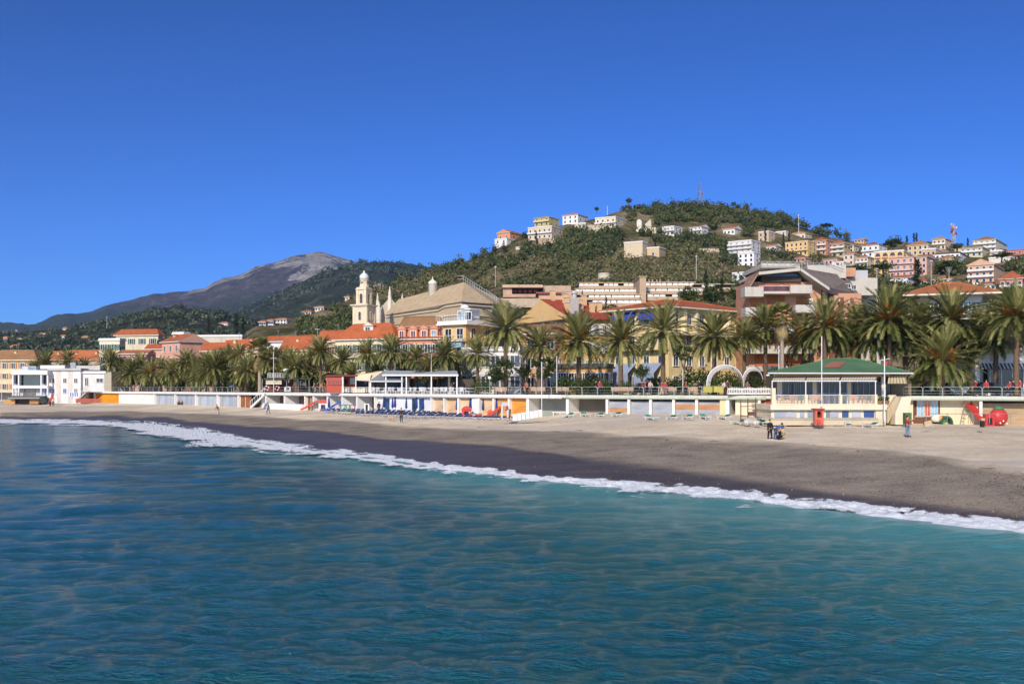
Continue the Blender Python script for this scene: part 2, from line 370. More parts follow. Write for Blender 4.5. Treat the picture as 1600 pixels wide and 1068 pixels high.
col = a.ramp(m, [(.36, '2c3018'), (.45, '4a4a2c'), (.52, '6e6448'), (.6, '8f7f62'), (.68, 'a39478')]); a.bump(a.noise(.4, 5, .7), 1.2, .8); m_hill = a.set(col, .95, 0, .1)
tag(link('hillside', npmesh('hillside', np.stack([Xh, Yh, Zh], -1).reshape(-1, 3), grid(*Yh.shape), m_hill, True)), kind='structure')
# far relief: bare limestone mountain, dark ridge, low green hills
def relief(name, px, yr, Dr, yb, Db, mat, amp, fr, n=70, seed=0, step=5):
    p = np.arange(px[0]-0, px[-1]+1, step); t = np.linspace(0, 1, n)[:, None]
    y1 = np.interp(p, px, yr)+ (fbm(p*.03, p*0+seed, 4, seed)-.5)*5; Yd = Db+(Dr-Db)*t+0*p[None]; y = yb+(y1[None]-yb)*t
    Z = H+(YH-y)/F*Yd; X = (p[None]-800)/F*Yd
    rid = 1-np.abs(2*fbm(X*fr, Yd*fr, 5, seed)-1); w_ = np.clip(t*4, 0, 1)*np.clip((1-t)*5, 0, 1)
    Z = Z+(rid-.75)*amp*w_+(fbm(X*fr*6, Yd*fr*6, 4, seed+2)-.5)*amp*.16*np.clip(t*4, 0, 1)
    pb = np.linspace(0, 1, 10)[1:, None]; Yb = Dr+pb*Dr*.4+0*p[None]; Zb = Z[-1][None]*(1-pb)-5; Xb = (p[None]-800)/F*Yb
    V = np.stack([np.vstack([X, Xb]), np.vstack([Yd, Yb]), np.vstack([Z, Zb])], -1)
    tag(link(name, npmesh(name, V.reshape(-1, 3), grid(V.shape[0], V.shape[1]), mat, True, {'up': np.vstack([t+0*p[None], 1+0*Xb]).ravel()})), kind='structure')
    return p, t, X, Yd, Z
a = NT('limestone_mountain'); n1 = a.noise(.0022, 5, .6); n2 = a.noise(.016, 8, .8)
geo = a.n('ShaderNodeSeparateXYZ'); a.l(a.tc.outputs['Object'], geo.inputs[0])
base = a.ramp(n2, [(.35, '34363c'), (.47, '544e50'), (.55, '6a6062'), (.65, '8a807c')])
rock = a.ramp(n2, [(.36, '7a7570'), (.48, 'a49d94'), (.6, 'c8bfb2')])
hx = a.math('MULTIPLY', a.math('SUBTRACT', geo.outputs['Z'], 470), .0035)
f = a.ramp(a.math('ADD', a.math('ADD', n1, a.math('MULTIPLY', n2, .35)), a.math('MINIMUM', hx, .12)), [(.74, 0.0), (.77, 1.0)])
green = a.ramp(n2, [(.35, '333e30'), (.55, '475242'), (.7, '606652')])
low = a.ramp(a.math('ADD', a.math('MULTIPLY', geo.outputs['Z'], .0018), a.math('MULTIPLY', n1, .5)), [(.86, 0.0), (1.04, 1.0)])
col = a.mix(low, green, base); col = a.mix(f, col, rock); a.bump(a.math('ADD', n2, a.noise(.05, 4, .8)), 40, .9); m_mt = a.set(col, .95, 0, .1)
relief('mountain', [-700,-100,0,40,60,100,140,160,200,240,290,322,332,350,375,400,440,480,505,530,560,590,620,700,900], [515,512,507,508,504,491,488,482,470,459,455,451,441,434,429,414,404,396,394,403,411,418,422,425,440], 5200, 560, 2600, m_mt, 190, .0014, 90, 1)
def greenhill(c):
    a = NT('wooded_slope'); n2 = a.noise(.02, 6, .75); n3 = a.noise(.004, 4)
    m = a.math('ADD', a.math('MULTIPLY', n2, .7), a.math('MULTIPLY', n3, .3))
    col = a.ramp(m, c); a.bump(n2, 18, .9); a.t.nodes.remove([n for n in a.t.nodes if n.type == 'BUMP'][0]); n5 = a.noise(.07, 4, .8); col = a.mix(a.ramp(n5, [(.42, .65), (.55, 0.0)]), col, '1c2414'); a.bump(a.math('ADD', n2, n5), 22, 1.0); return a.set(col, .95, 0, .1)
m_g1 = greenhill([(.38, '2b3522'), (.5, '404a30'), (.58, '565a42'), (.64, '847d6c')])
m_g2 = greenhill([(.38, '2c3218'), (.48, '444a2a'), (.55, '606046'), (.62, '8a8068'), (.7, '9d937c')])
relief('distant_ridge', [-200,100,200,300,370,400,420,440,470,500,530,560,575,600,640,680,700,760,1000], [560,545,530,500,486,476,466,455,440,426,419,411,409,410,413,418,420,430,470], 2500, 575, 1150, m_g1, 80, .003, 80, 3)
g3 = relief('green_hills', [-700,-100,0,50,100,170,220,260,300,340,380,420,470,560,700], [535,528,522,518,515,503,488,482,482,489,495,505,515,530,545], 1250, 582, 430, m_g2, 22, .008, 90, 4)
# promenade slab
pp = np.concatenate([np.arange(-300, 0, 30), np.arange(0, 1601, 12), np.arange(1620, 2100, 40)])
def strip(z0, z1, f0, f1):
    v = []; 
    for p in pp:
        for (f, z) in ((f0, z0), (f0, z1), (f1, z1), (f1, z0)):
            Yq = Yw(p)+f; v.append((Xp(p, Yq) if f <= 0.01 else Xp(p, Yw(p))+f*.35, Yq, z))
    v = np.array(v); n = len(pp); fc = []
    for i in range(n-1):
        for k in range(4): a0 = i*4+k; b0 = i*4+(k+1) % 4; fc.append((a0, b0, b0+4, a0+4))
    return v, np.array(fc)
v, fc = strip(ZP-.34, ZP, 0, 14)
m_prom = paint('cfc8b4', .8, .14)
tag(link('promenade', npmesh('promenade', v, fc, m_prom)), kind='structure')
v, fc = strip(-.5, ZP-.35, 3.2, 3.9)
o = link('retaining_wall', npmesh('retaining_wall', v, fc, paint('a39a88', .85, .25)))
tag(o, 'grey concrete retaining wall in the shade behind the beach cabins', 'wall')
# ---------------------------------------------------------------- vegetation
m_frond = leafmat('palm_frond', [(.10, '2a3216'), (.32, '4e562a'), (.54, '767842'), (.85, 'b0a86e')], .18, .7, .42)
m_leaf = leafmat('leaf_green', [(.15, '1b2610'), (.4, '2f3f19'), (.65, '4d5c26'), (.9, '6f7a38')], .25, .5)
m_cyp = leafmat('cypress_green', [(.15, '131c0f'), (.5, '223019'), (.9, '3c4a26')], .1, .5)
m_wood = leafmat('hill_foliage', [(.10, '27321a'), (.30, '3a4622'), (.48, '525a2c'), (.62, '6d6c3c'), (.74, '786a4c'), (.88, '8a7862')], .2, .06)
m_dead = leafmat('dry_fronds', [(.2, '7a6a46'), (.8, 'b09c6c')], .2, .7)
def bark(c, sc=6):
    a = NT('bark'); n = a.noise(sc, 4, .7, stretch=(1, 1, 2.2)); col = a.ramp(n, [(.3, scale(c, .5)), (.5, c), (.7, scale(c, 1.4))]); a.bump(n, .06, 1); return a.set(col, .9, 0, .1)
m_pbark = bark('6b5846'); m_fbark = bark('9a8b78', 4); m_bark = bark('5f5244', 3)
m_fruit = leafmat('palm_fruit_stalks', [(.2, '8a4f18'), (.8, 'c07a2c')], .1, 1)
def leaf_cloud(centers, radii, per, size, rg, flat=.0, tint0=None):
    """small two-faced leaf sprays scattered through ellipsoids -> V, F, tint"""
    C = np.repeat(np.asarray(centers, float), per, 0); Rr = np.repeat(np.asarray(radii, float), per, 0); n = len(C)
    d = rg.normal(size=(n, 3)); d /= np.linalg.norm(d, axis=1)[:, None]; rr = rg.random(n)**.45
    p = C+d*Rr*rr[:, None]
    u = rg.normal(size=(n, 3)); u /= np.linalg.norm(u, axis=1)[:, None]; u[:, 2] *= (1-flat)
    v = np.cross(u, d+rg.normal(size=(n, 3))*.8); v /= np.linalg.norm(v, axis=1)[:, None]+1e-9
    s = size*(.6+.8*rg.random(n))[:, None]
    V = np.stack([p-u*s, p+v*s*.55, p+u*s, p-v*s*.55], 1).reshape(-1, 3); Fc = np.arange(4*n).reshape(-1, 4)
    base = np.repeat(rg.random(len(centers)) if tint0 is None else np.asarray(tint0), per)
    ti = np.clip(base*.6+.4*rg.random(n)*.9+.1*(d[:, 2]*rr), 0, 1)
    return V, Fc, np.repeat(ti, 4)
# canary date palm
def palm_meshes(seed, L=3.3, nf=88, hang=.25, trunk=7.0, fruit=True):
    rg = np.random.default_rng(seed); Vs = []; Fs = []; Ts = []; off = 0
    for i in range(nf):
        u = (i+.5)/nf; az = i*2.39996+rg.normal(0, .12); el = R(84)-u**.72*R(112)+rg.normal(0, R(6)); Lf = L*(.82+.3*rg.random())*(1-.12*abs(u-.5)); k = 11
        droop = R(30+38*u)*(.55+.8*rg.random()); pts = []; p = np.array([0.12*math.cos(az), .12*math.sin(az), .25-.5*u]); tn = rg.random()*.62+.08+.2*(1-u)
        for j in range(k+1):
            pts.append(p.copy()); e = el-droop*(j/k)**1.5; p = p+np.array([math.cos(e)*math.cos(az), math.cos(e)*math.sin(az), math.sin(e)])*Lf/k
        pts = np.array(pts); side = np.array([-math.sin(az), math.cos(az), 0]); 
        nl = 30
        for s in (-1, 1):
            for j in range(nl):
                f = .10+.9*(j+rg.random()*.5)/nl; x = f*k; a0 = min(int(x), k-1); q = pts[a0]+(pts[a0+1]-pts[a0])*(x-a0)
                tg = pts[a0+1]-pts[a0]; tg /= np.linalg.norm(tg); up = np.cross(tg, side); up = up if up[2] > 0 else -up
                ll = .46*(math.sin(math.pi*min(1, f*.86+.10))**.6)*(L/3.3)+.06
                dr = tg*.85+side*s*.52+up*(.26+rg.normal(0, .10)); dr /= np.linalg.norm(dr); tip = q+dr*ll+np.array([0, 0, -.10*ll])
                ww = tg*.054
                Vs += [q-ww, q+ww, tip+ww*.35, tip-ww*.35]; Fs.append((off, off+1, off+2, off+3)); off += 4; Ts += [tn+rg.random()*.12]*4
        for j in range(k):
            ww = side*.035*(1-j/k*.7); Vs += [pts[j]-ww, pts[j]+ww, pts[j+1]+ww*.9, pts[j+1]-ww*.9]; Fs.append((off, off+1, off+2, off+3)); off += 4; Ts += [tn+.3]*4
    cr = npmesh('palm_crown', np.array(Vs), np.array(Fs), m_frond, False, {'tint': np.array(Ts)})
    b = MB(); z = -trunk; prof = []; n = 16
    for i in range(n+1):
        t = i/n; r = .30+.10*(1-t)**4+.03*(i % 2); 
        if t > .86: r += .26*math.sin((t-.86)/.14*math.pi*.75)
        prof.append((r, z+t*(trunk-.05)))
    b.lathe(prof, 14); tk = b.mesh('palm_trunk', m_pbark, True)
    fr = None
    if fruit:
        V = []; Fq = []; T = []; off = 0
        for i in range(14):
            az = rg.uniform(0, 6.28); el = rg.uniform(.3, 1.1); d = np.array([math.cos(el)*math.cos(az), math.cos(el)*math.sin(az), math.sin(el)]); ln = rg.uniform(.9, 1.4)
            for k2 in range(26):
                q = d*.25; e = d*ln+rg.normal(0, .17, 3); sd = np.cross(e-q, rg.normal(size=3)); sd = sd/np.linalg.norm(sd)*.028
                V += [q-sd, q+sd, e+sd, e-sd]; Fq.append((off, off+1, off+2, off+3)); off += 4; T += [rg.random()]*4
        fr = npmesh('palm_fruit', np.array(V), np.array(Fq), m_fruit, False, {'tint': np.array(T)})
    return tk, cr, fr
PALMS = [palm_meshes(11, 3.3, 126), palm_meshes(12, 3.2, 112, trunk=7.2), palm_meshes(13, 3.4, 132), palm_meshes(14, 3.3, 104), palm_meshes(15, 3.2, 120)]
def fan_palm_meshes(seed):
    rg = np.random.default_rng(seed); out = []
    for dead in (0, 1):
        V = []; Fq = []; T = []; off = 0
        for i in range(46 if not dead else 40):
            az = i*2.4; u = i/46.; el = (R(80)-u*R(110)) if not dead else R(-50)-rg.random()*R(35)
            d = np.array([math.cos(el)*math.cos(az), math.cos(el)*math.sin(az), math.sin(el)]); side = np.array([-math.sin(az), math.cos(az), 0]); up = np.cross(d, side); up = up*np.sign(up[2]+1e-6)
            pl = (.95+.3*rg.random()) if not dead else .5; hub = d*pl+np.array([0, 0, -.0 if not dead else -rg.random()*.6]); tn = rg.random()
            V += [d*.1-side*.03, d*.1+side*.03, hub+side*.02, hub-side*.02]; Fq.append((off, off+1, off+2, off+3)); off += 4; T += [.8]*4
            for k in range(17):
                t = (k-8)/8*R(88); e = d*math.cos(t)+side*math.sin(t); ln = (.85+.1*rg.random())*(1-.25*abs(t)); tip = hub+e*ln-np.array([0, 0, .12+.25*rg.random()])+up*.08
                ms = np.cross(e, up)*.055; md = hub+e*ln*.5+up*.1
                V += [hub, md-ms, tip, md+ms]; Fq.append((off, off+1, off+2, off+3)); off += 4; T += [tn*.6+.15*rg.random()+.15]*4
        out.append(npmesh('fan_crown', np.array(V), np.array(Fq), m_dead if dead else leafmat('fan_leaf', [(.15, '4a5022'), (.6, '7c7a3e'), (.9, 'a39a5c')], .3, .7), False, {'tint': np.array(T)}))
    b = MB(); b.lathe([(.34, -9), (.24, -8.4), (.22, -4), (.21, -1), (.26, -.3), (.2, 0)], 12); return b.mesh('fan_trunk', m_fbark, True), out[0], out[1]
FAN = fan_palm_meshes(5)
palm_rows = [  # photo column, crown centre row, crown width in pixels, metres inland, fan?, label
 (52,578,26,14,0,'small date palm beside the white bathing house flagpole'),(72,568,34,16,0,'date palm rising behind the tiled villa at the far left'),(106,563,32,14,0,'date palm behind the boxes on the white bathing house roof'),
 (132,574,28,20,0,'half hidden date palm in front of the long row of orange roofs'),(172,566,40,10,0,'date palm just right of the white bathing house, before the cream villa'),(205,583,42,8,0,'low date palm right of the white bathing house behind the white wall'),
 (236,584,40,9,0,'low spreading date palm below the pink annexe of the cream villa'),(268,581,42,8,0,'date palm with drooping crown below the peach house'),(292,566,38,14,0,'date palm in front of the pink gable'),
 (312,590,36,8,0,'short date palm between two taller ones above the glazed cabins'),(334,576,52,7,0,'broad date palm above the middle of the glazed cabins'),(352,560,34,15,0,'date palm behind the broad one, under the small white hill villa'),
 (374,556,38,14,0,'date palm before the orange roof left of the fan palm'),(384,581,46,7,0,'broad date palm above the brown cabin doors'),(406,548,46,9,1,'pale fan palm standing above the left half of the date palms'),
 (424,566,40,12,0,'dark date palm right of the pale fan palm'),(441,580,40,14,0,'date palm behind the lamp mast of the dark red kiosk'),(463,574,48,9,0,'date palm over the dark red kiosk with the round mirror'),(501,550,46,9,0,'date palm in front of the gable wall between two orange roofs'),
 (536,564,42,10,0,'date palm above the left edge of the red kiosk'),(548,588,40,7,0,'low date palm behind the red kiosk roof'),(573,553,42,9,0,'date palm before the cream wall under the big orange roof'),
 (611,549,52,8,0,'spreading date palm left of the pink house with dormers'),(651,561,44,8,0,'date palm in front of the pink house with dormers'),(671,578,42,6,0,'low date palm behind the cafe canopy'),
 (695,556,50,8,0,'date palm in front of the yellow flats, left one of two'),(746,553,52,7,0,'date palm in front of the yellow flats, right one of two'),(790,514,78,8,0,'tall date palm hiding the corner of the flats with the roof terrace'),
 (843,541,60,11,0,'dark date palm left of the red roof with many chimneys'),(904,532,80,8,0,'date palm with orange fruit stalks under the red roof with chimneys'),(970,532,76,8,0,'date palm with bright orange fruit stalks before the hotel corner'),
 (1036,517,82,8,0,'full date palm in front of the yellow hotel with blue awnings'),(1116,526,80,8,0,'date palm above the left end of the white shell canopy'),(1163,528,56,12,0,'slender date palm over the middle of the white shell canopy'),
 (1196,512,66,15,0,'dark date palm between hotel and brick apartment house'),(1222,496,50,9,1,'tall fan palm with pale trunk at the left end of the green roof'),(1289,510,88,13,0,'date palm behind the green roof, left of its red panel flagpole'),
 (1341,505,66,19,0,'date palm behind the green roof, half hidden by its bigger neighbour'),(1390,500,104,12,0,'largest date palm, with orange stalks, behind the right end of the green roof'),
 (1440,508,72,19,0,'date palm squeezed between two fruiting palms before the orange hip roof'),(1486,500,92,14,0,'fruiting date palm in front of the villa with the orange hip roof'),
 (1472,565,104,6,0,'low wide date palm near the railing right of the green roof'),(1533,512,70,18,0,'date palm in deep shade before the white villa'),(1588,494,104,8,0,'tall date palm at the right edge of the picture')]
for i_, (px_, py_, w_) in enumerate([(188, 578, 36), (220, 573, 38), (252, 577, 36), (281, 590, 34), (302, 576, 38), (322, 571, 36), (346, 588, 40), (362, 572, 38), (394, 577, 40), (415, 588, 42), (430, 566, 40), (452, 566, 42), (480, 571, 46), (487, 588, 40), (517, 582, 40), (589, 575, 40), (632, 574, 42), (715, 572, 44), (1256, 528, 70), (1316, 530, 74), (1366, 528, 80), (1415, 530, 76), (1448, 545, 70), (1512, 540, 76), (1556, 530, 80)]):
    palm_rows.append((px_, py_, w_, 15+i_ % 4, 0, ['first', 'second', 'third', 'fourth', 'fifth', 'sixth', 'seventh', 'eighth', 'ninth', 'tenth', 'eleventh', 'twelfth', 'thirteenth', 'fourteenth', 'fifteenth', 'sixteenth', 'seventeenth', 'eighteenth'][i_]+' palm from the left in the darker inland row' if i_ < 18 else ['palm in shade behind the green roof, left of its ridge', 'palm in shade behind the ridge of the green roof', 'palm in shade behind the right half of the green roof', 'palm in shade behind the striped side awning', 'shaded palm just left above the low wide palm', 'shaded palm right of the low wide palm', 'shaded palm left of the tall one at the right edge'][i_-18]))
NOFRUIT = {1036,1116,790,746,695,843,1163,1196}
for i, (px, py, wd, bk, fan, lab) in enumerate(palm_rows):
    Yq = Yw(px)+bk; z = Zp(py, Yq); s = (wd*(.93 if px > 1270 else 1)/F*Yq)/(5.1 if not fan else 3.5); h = z-ZP
    o = empty('fan_palm' if fan else 'date_palm', (Xp(px, Yq), Yq, ZP), random.uniform(0, 6.28), lab, 'palm tree', 'palm trees along the promenade')
    tk, cr, fr = FAN if fan else PALMS[(i*3) % 5]
    t = link('trunk', tk, o, (0, 0, h)); t.scale = (s**.5, s**.5, h/(8.8 if fan else (7.2 if (i*3) % 5 == 1 else 7.0))); t.scale.x = t.scale.y = min(1.1, s)*.78 if not fan else s
    c = link('crown', cr, o, (0, 0, h), 0, (s, s, s))
    if fan: link('dry_skirt', fr, o, (0, 0, h-.1), 0, (s, s, s*1.3))
    elif px not in NOFRUIT and (px > 880 or i % 3 == 0): link('fruit_stalks', fr, o, (0, 0, h), 0, (s, s, s))
# generic trees
def crown_mesh(name, kind, seed, mat):
    rg = np.random.default_rng(seed)
    if kind == 'round': n = 34; c = rg.normal(size=(n, 3)); c /= np.linalg.norm(c, axis=1)[:, None]; c *= (rg.random(n)**.4*.78)[:, None]; c = c*[1, 1, .8]+[0, 0, .1]; r = np.full((n, 3), .30)*(.7+.7*rg.random((n, 1))); per, sz = 46, .075
    elif kind == 'umbrella': n = 38; a_ = rg.uniform(0, 6.28, n); q = np.sqrt(rg.random(n))*.85; c = np.stack([q*np.cos(a_), q*np.sin(a_), .12*rg.normal(size=n)+.25*(1-q)], 1); r = np.stack([np.full(n, .28), np.full(n, .28), np.full(n, .15)], 1); per, sz = 40, .07
    elif kind == 'cypress': n = 36; zc = np.linspace(-1, 1, n); wq = .17*np.clip(1.15-np.abs(zc*.8+.12)**2.2, .12, 1); a_ = rg.uniform(0, 6.28, n); c = np.stack([np.cos(a_)*wq*.5, np.sin(a_)*wq*.5, zc], 1); r = np.stack([wq*.9, wq*.9, np.full(n, .12)], 1); per, sz = 36, .045
    elif kind == 'sparse': n = 60; c = rg.normal(size=(n, 3)); c /= np.linalg.norm(c, axis=1)[:, None]; c *= (.55+.45*rg.random(n))[:, None]; c = c*[1, 1, .72]; r = np.full((n, 3), .17); per, sz = 40, .06
    else: n = 30; c = rg.uniform(-1, 1, (n, 3))*[.9, .5, .4]; r = np.full((n, 3), .4); per, sz = 50, .07
    V, Fc, T = leaf_cloud(c, r, per, sz, rg)
    return npmesh(name, V, Fc, mat, False, {'tint': T})
CROWN = {('round', k): crown_mesh('crown', 'round', 40+k, m_leaf) for k in range(3)}
CROWN.update({('umbrella', k): crown_mesh('crown', 'umbrella', 50+k, m_cyp) for k in range(2)})
CROWN.update({('cypress', k): crown_mesh('crown', 'cypress', 60+k, m_cyp) for k in range(2)})
CROWN[('sparse', 0)] = crown_mesh('crown', 'sparse', 70, m_leaf); CROWN[('hedge', 0)] = crown_mesh('crown', 'hedge', 71, m_leaf)
def branch_mesh(seed, kind):
    rg = random.Random(seed); b = MB()
    b.tube((0, 0, -1.7), (0.03, 0, -.6), .075, .055, 8)
    for i in range(7):
        az = i*2.4+rg.random(); e = Vector((math.cos(az)*rg.uniform(.35, .6), math.sin(az)*rg.uniform(.35, .6), rg.uniform(-.1, .45))); b.tube((0.03, 0, -.65+rg.random()*.1), e*.55+Vector((0, 0, -.15)), .035, .025, 5); b.tube(e*.55+Vector((0, 0, -.15)), e, .025, .008, 5)
    return b.mesh('branches', m_bark, True)
BR = [branch_mesh(1, 0), branch_mesh(2, 0)]
def tree(kind, x, y, z, hgt, wd, label, name=None, group=None, cat='tree', k=0, trunk=True):
    """z is the ground; hgt total height; wd crown width"""
    o = empty(name or {'cypress': 'cypress', 'umbrella': 'umbrella_pine', 'hedge': 'shrub'}.get(kind, 'leafy_tree'), (x, y, z), random.uniform(0, 6.28) if kind != 'hedge' else 0, label, cat, group)
    k = k % 2 if (kind, k % 2) in CROWN else 0
    if kind == 'cypress': sc = (hgt*.5*wd/hgt*3.2, hgt*.5*wd/hgt*3.2, hgt*.5); cz = hgt*.52
    elif kind == 'umbrella': sc = (wd/2, wd/2, wd/2*.9); cz = hgt-wd*.22
    elif kind == 'hedge': sc = (wd/2, wd/2.4, hgt/1.3); cz = hgt*.5
    else: sc = (wd/2, wd/2, min(wd/2, hgt*.42)); cz = hgt-sc[2]*.95
    link('crown', CROWN[(kind, k)], o, (0, 0, cz), 0, sc)
    if trunk and kind != 'hedge':
        if kind == 'cypress': b = MB(); b.tube((0, 0, -.5), (0, 0, hgt*.5), .18, .1, 6).build('trunk', m_bark, o)
        else: t = link('trunk', BR[k % 2], o, (0, 0, cz*.98), 0, (sc[0], sc[0], (cz+.4)/1.7))
    return o
# woods of the near hill: many separate bushy crowns and bare thickets, one mass
def woods(name, n, pxr, tr, ysel, size, mat, seed, per=70, leaf=.55, dens=None, kind='stuff', pos=None):
    rg = np.random.default_rng(seed); C = []; Rr = []; T0 = []
    while len(C) < n:
        px = rg.uniform(*pxr); t = rg.uniform(*tr); y0, y1 = yb1(px), yr1(px); py = y0+(y1-y0)*t; Yd = hillY(px, py)
        x = Xp(px, Yd); z = Zp(py, Yd)
        if pos: py, Yd, x, z = pos(px, t)
        f = fbm(np.array([x*.018+5]), np.array([Yd*.018]), 3, 2)[0]; g = fbm(np.array([x*.012]), np.array([Yd*.02+9]), 3, 6)[0]
        if not ysel(px, py, f): continue
        s = rg.uniform(*size)*(.7+.9*max(0, f-.3)); C.append((x, Yd, z+s*.55)); Rr.append((s, s, s*rg.uniform(.75, 1.15)))
        brown = 1 if (g > .51 and py > 385) or (960 < px < 1130 and 395 < py < 428 and rg.random() < .8) else 0
        T0.append(min(1, rg.random()*.62+.05+(.62 if brown else 0)))
    C = np.array(C); Rr = np.array(Rr)
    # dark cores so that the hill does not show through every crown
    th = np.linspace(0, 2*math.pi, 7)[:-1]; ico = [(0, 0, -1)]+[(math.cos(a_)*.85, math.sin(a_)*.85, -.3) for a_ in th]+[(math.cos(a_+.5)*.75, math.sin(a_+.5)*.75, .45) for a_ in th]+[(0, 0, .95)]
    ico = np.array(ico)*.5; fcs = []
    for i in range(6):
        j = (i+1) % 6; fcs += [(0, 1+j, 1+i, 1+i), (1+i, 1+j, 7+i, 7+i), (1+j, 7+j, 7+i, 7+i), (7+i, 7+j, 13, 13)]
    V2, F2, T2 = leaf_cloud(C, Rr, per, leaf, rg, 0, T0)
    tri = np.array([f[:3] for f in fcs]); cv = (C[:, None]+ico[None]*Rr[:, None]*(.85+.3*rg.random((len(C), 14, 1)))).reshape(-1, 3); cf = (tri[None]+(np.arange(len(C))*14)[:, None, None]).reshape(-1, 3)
    # one mesh: triangles as quads with repeated corner are avoided by building two meshes and joining their polygons
    me = bpy.data.meshes.new(name); nv = len(V2)+len(cv); me.vertices.add(nv); me.vertices.foreach_set('co', np.vstack([V2, cv]).astype(np.float32).ravel())
    lv = np.concatenate([F2.ravel(), (cf+len(V2)).ravel()]).astype(np.int32); me.loops.add(len(lv)); me.loops.foreach_set('vertex_index', lv)
    ls = np.concatenate([np.arange(len(F2))*4, len(F2)*4+np.arange(len(cf))*3]).astype(np.int32); lt = np.concatenate([np.full(len(F2), 4), np.full(len(cf), 3)]).astype(np.int32)
    me.polygons.add(len(ls)); me.polygons.foreach_set('loop_start', ls); me.polygons.foreach_set('loop_total', lt); me.update(calc_edges=True)
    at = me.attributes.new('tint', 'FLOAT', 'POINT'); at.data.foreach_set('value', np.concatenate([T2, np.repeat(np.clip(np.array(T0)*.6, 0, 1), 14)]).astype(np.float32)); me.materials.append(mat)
    return tag(link(name, me), kind=kind)
HOUSE_CLEAR = []   # filled below before the woods are planted: (px0, px1, py_top, py_base)
# ---------------------------------------------------------------- buildings
_wm = {}
def wmesh(kind, w, h, col='e4e0d6'):
    key = (kind, round(w, 2), round(h, 2), col)
    if key in _wm: return _wm[key]
    b = MB()
    if kind == 'window':
        t = .09; b.box(-w/2-t, -w/2, -.10, .0, -h/2, h/2).box(w/2, w/2+t, -.10, .0, -h/2, h/2).box(-w/2-t, w/2+t, -.11, .0, h/2, h/2+t).box(-w/2-t*1.6, w/2+t*1.6, -.17, .0, -h/2-t, -h/2)
        b.box(-.03, .03, -.055, -.03, -h/2, h/2); mt = paint(col, .6, .06)
    elif kind == 'pane': b.box(-w/2+.002, w/2-.002, -.03, -.004, -h/2+.002, h/2-.002); mt = glass(col)
    elif kind == 'shutter': b.box(-w/4, w/4, -.07, -.02, -h/2, h/2); [b.box(-w/4+.04, w/4-.04, -.085, -.07, -h/2+.08+k*.16, -h/2+.16+k*.16) for k in range(int((h-.12)/.16))]; mt = paint(col, .6, .1)
    elif kind == 'arch':
        n = 8; pts = [(-w/2, -h/2), (w/2, -h/2)]+[(w/2*math.cos(i/n*math.pi), h/2-w/2+w/2*math.sin(i/n*math.pi)) for i in range(n+1)]; b.prism(pts, -.03, -.004); mt = glass(col)
    elif kind == 'archframe':
        n = 8; o = [(w/2+.12, -h/2)]+[((w/2+.12)*math.cos(i/n*math.pi), h/2-w/2+(w/2+.12)*math.sin(i/n*math.pi)) for i in range(n+1)]+[(-w/2-.12, -h/2)]
        i_ = [(w/2, -h/2)]+[((w/2)*math.cos(i/n*math.pi), h/2-w/2+(w/2)*math.sin(i/n*math.pi)) for i in range(n+1)]+[(-w/2, -h/2)]
        for k in range(len(o)-1): b.prism([o[k], o[k+1], i_[k+1], i_[k]], -.1, 0)
        mt = paint(col, .6, .06)
    _wm[key] = b.mesh(kind, mt); return _wm[key]
def window(par, x, y, z, rz, w, h, frame='e4e0d6', gl='20282e', shut=None, closed=False, arch=False, far=False, name='window'):
    if far:                                       # frame and pane in one mesh with two materials, for houses a few pixels high
        key = ('far', round(w, 2), round(h, 2), frame, gl, shut)
        if key not in _wm:
            b = MB(); b.box(-w/2-.1, w/2+.1, -.03, 0, -h/2-.08, h/2+.08, 0).box(-w/2, w/2, -.06, -.031, -h/2, h/2, 1)
            if shut:
                for s in (-1, 1): b.box(s*w*.75-w*.24, s*w*.75+w*.24, -.09, -.031, -h/2, h/2, 2)
            _wm[key] = b.mesh('window', [paint(frame, .6, .06), glass(gl), paint(shut or frame, .6, .1)])
        return link(name, _wm[key], par, (x, y, z), rz)
    o = link(name, wmesh('archframe' if arch else 'window', w, h, frame), par, (x, y, z), rz)
    if closed and shut:
        s = link('shutter', wmesh('shutter', w*1.9, h, shut), o)
    else:
        link('pane', wmesh('arch' if arch else 'pane', w, h, gl), o)
        if shut:
            for s in (-1, 1): link('shutter', wmesh('shutter', w, h, shut), o, (s*(w*.75+.06), 0, 0))
    return o
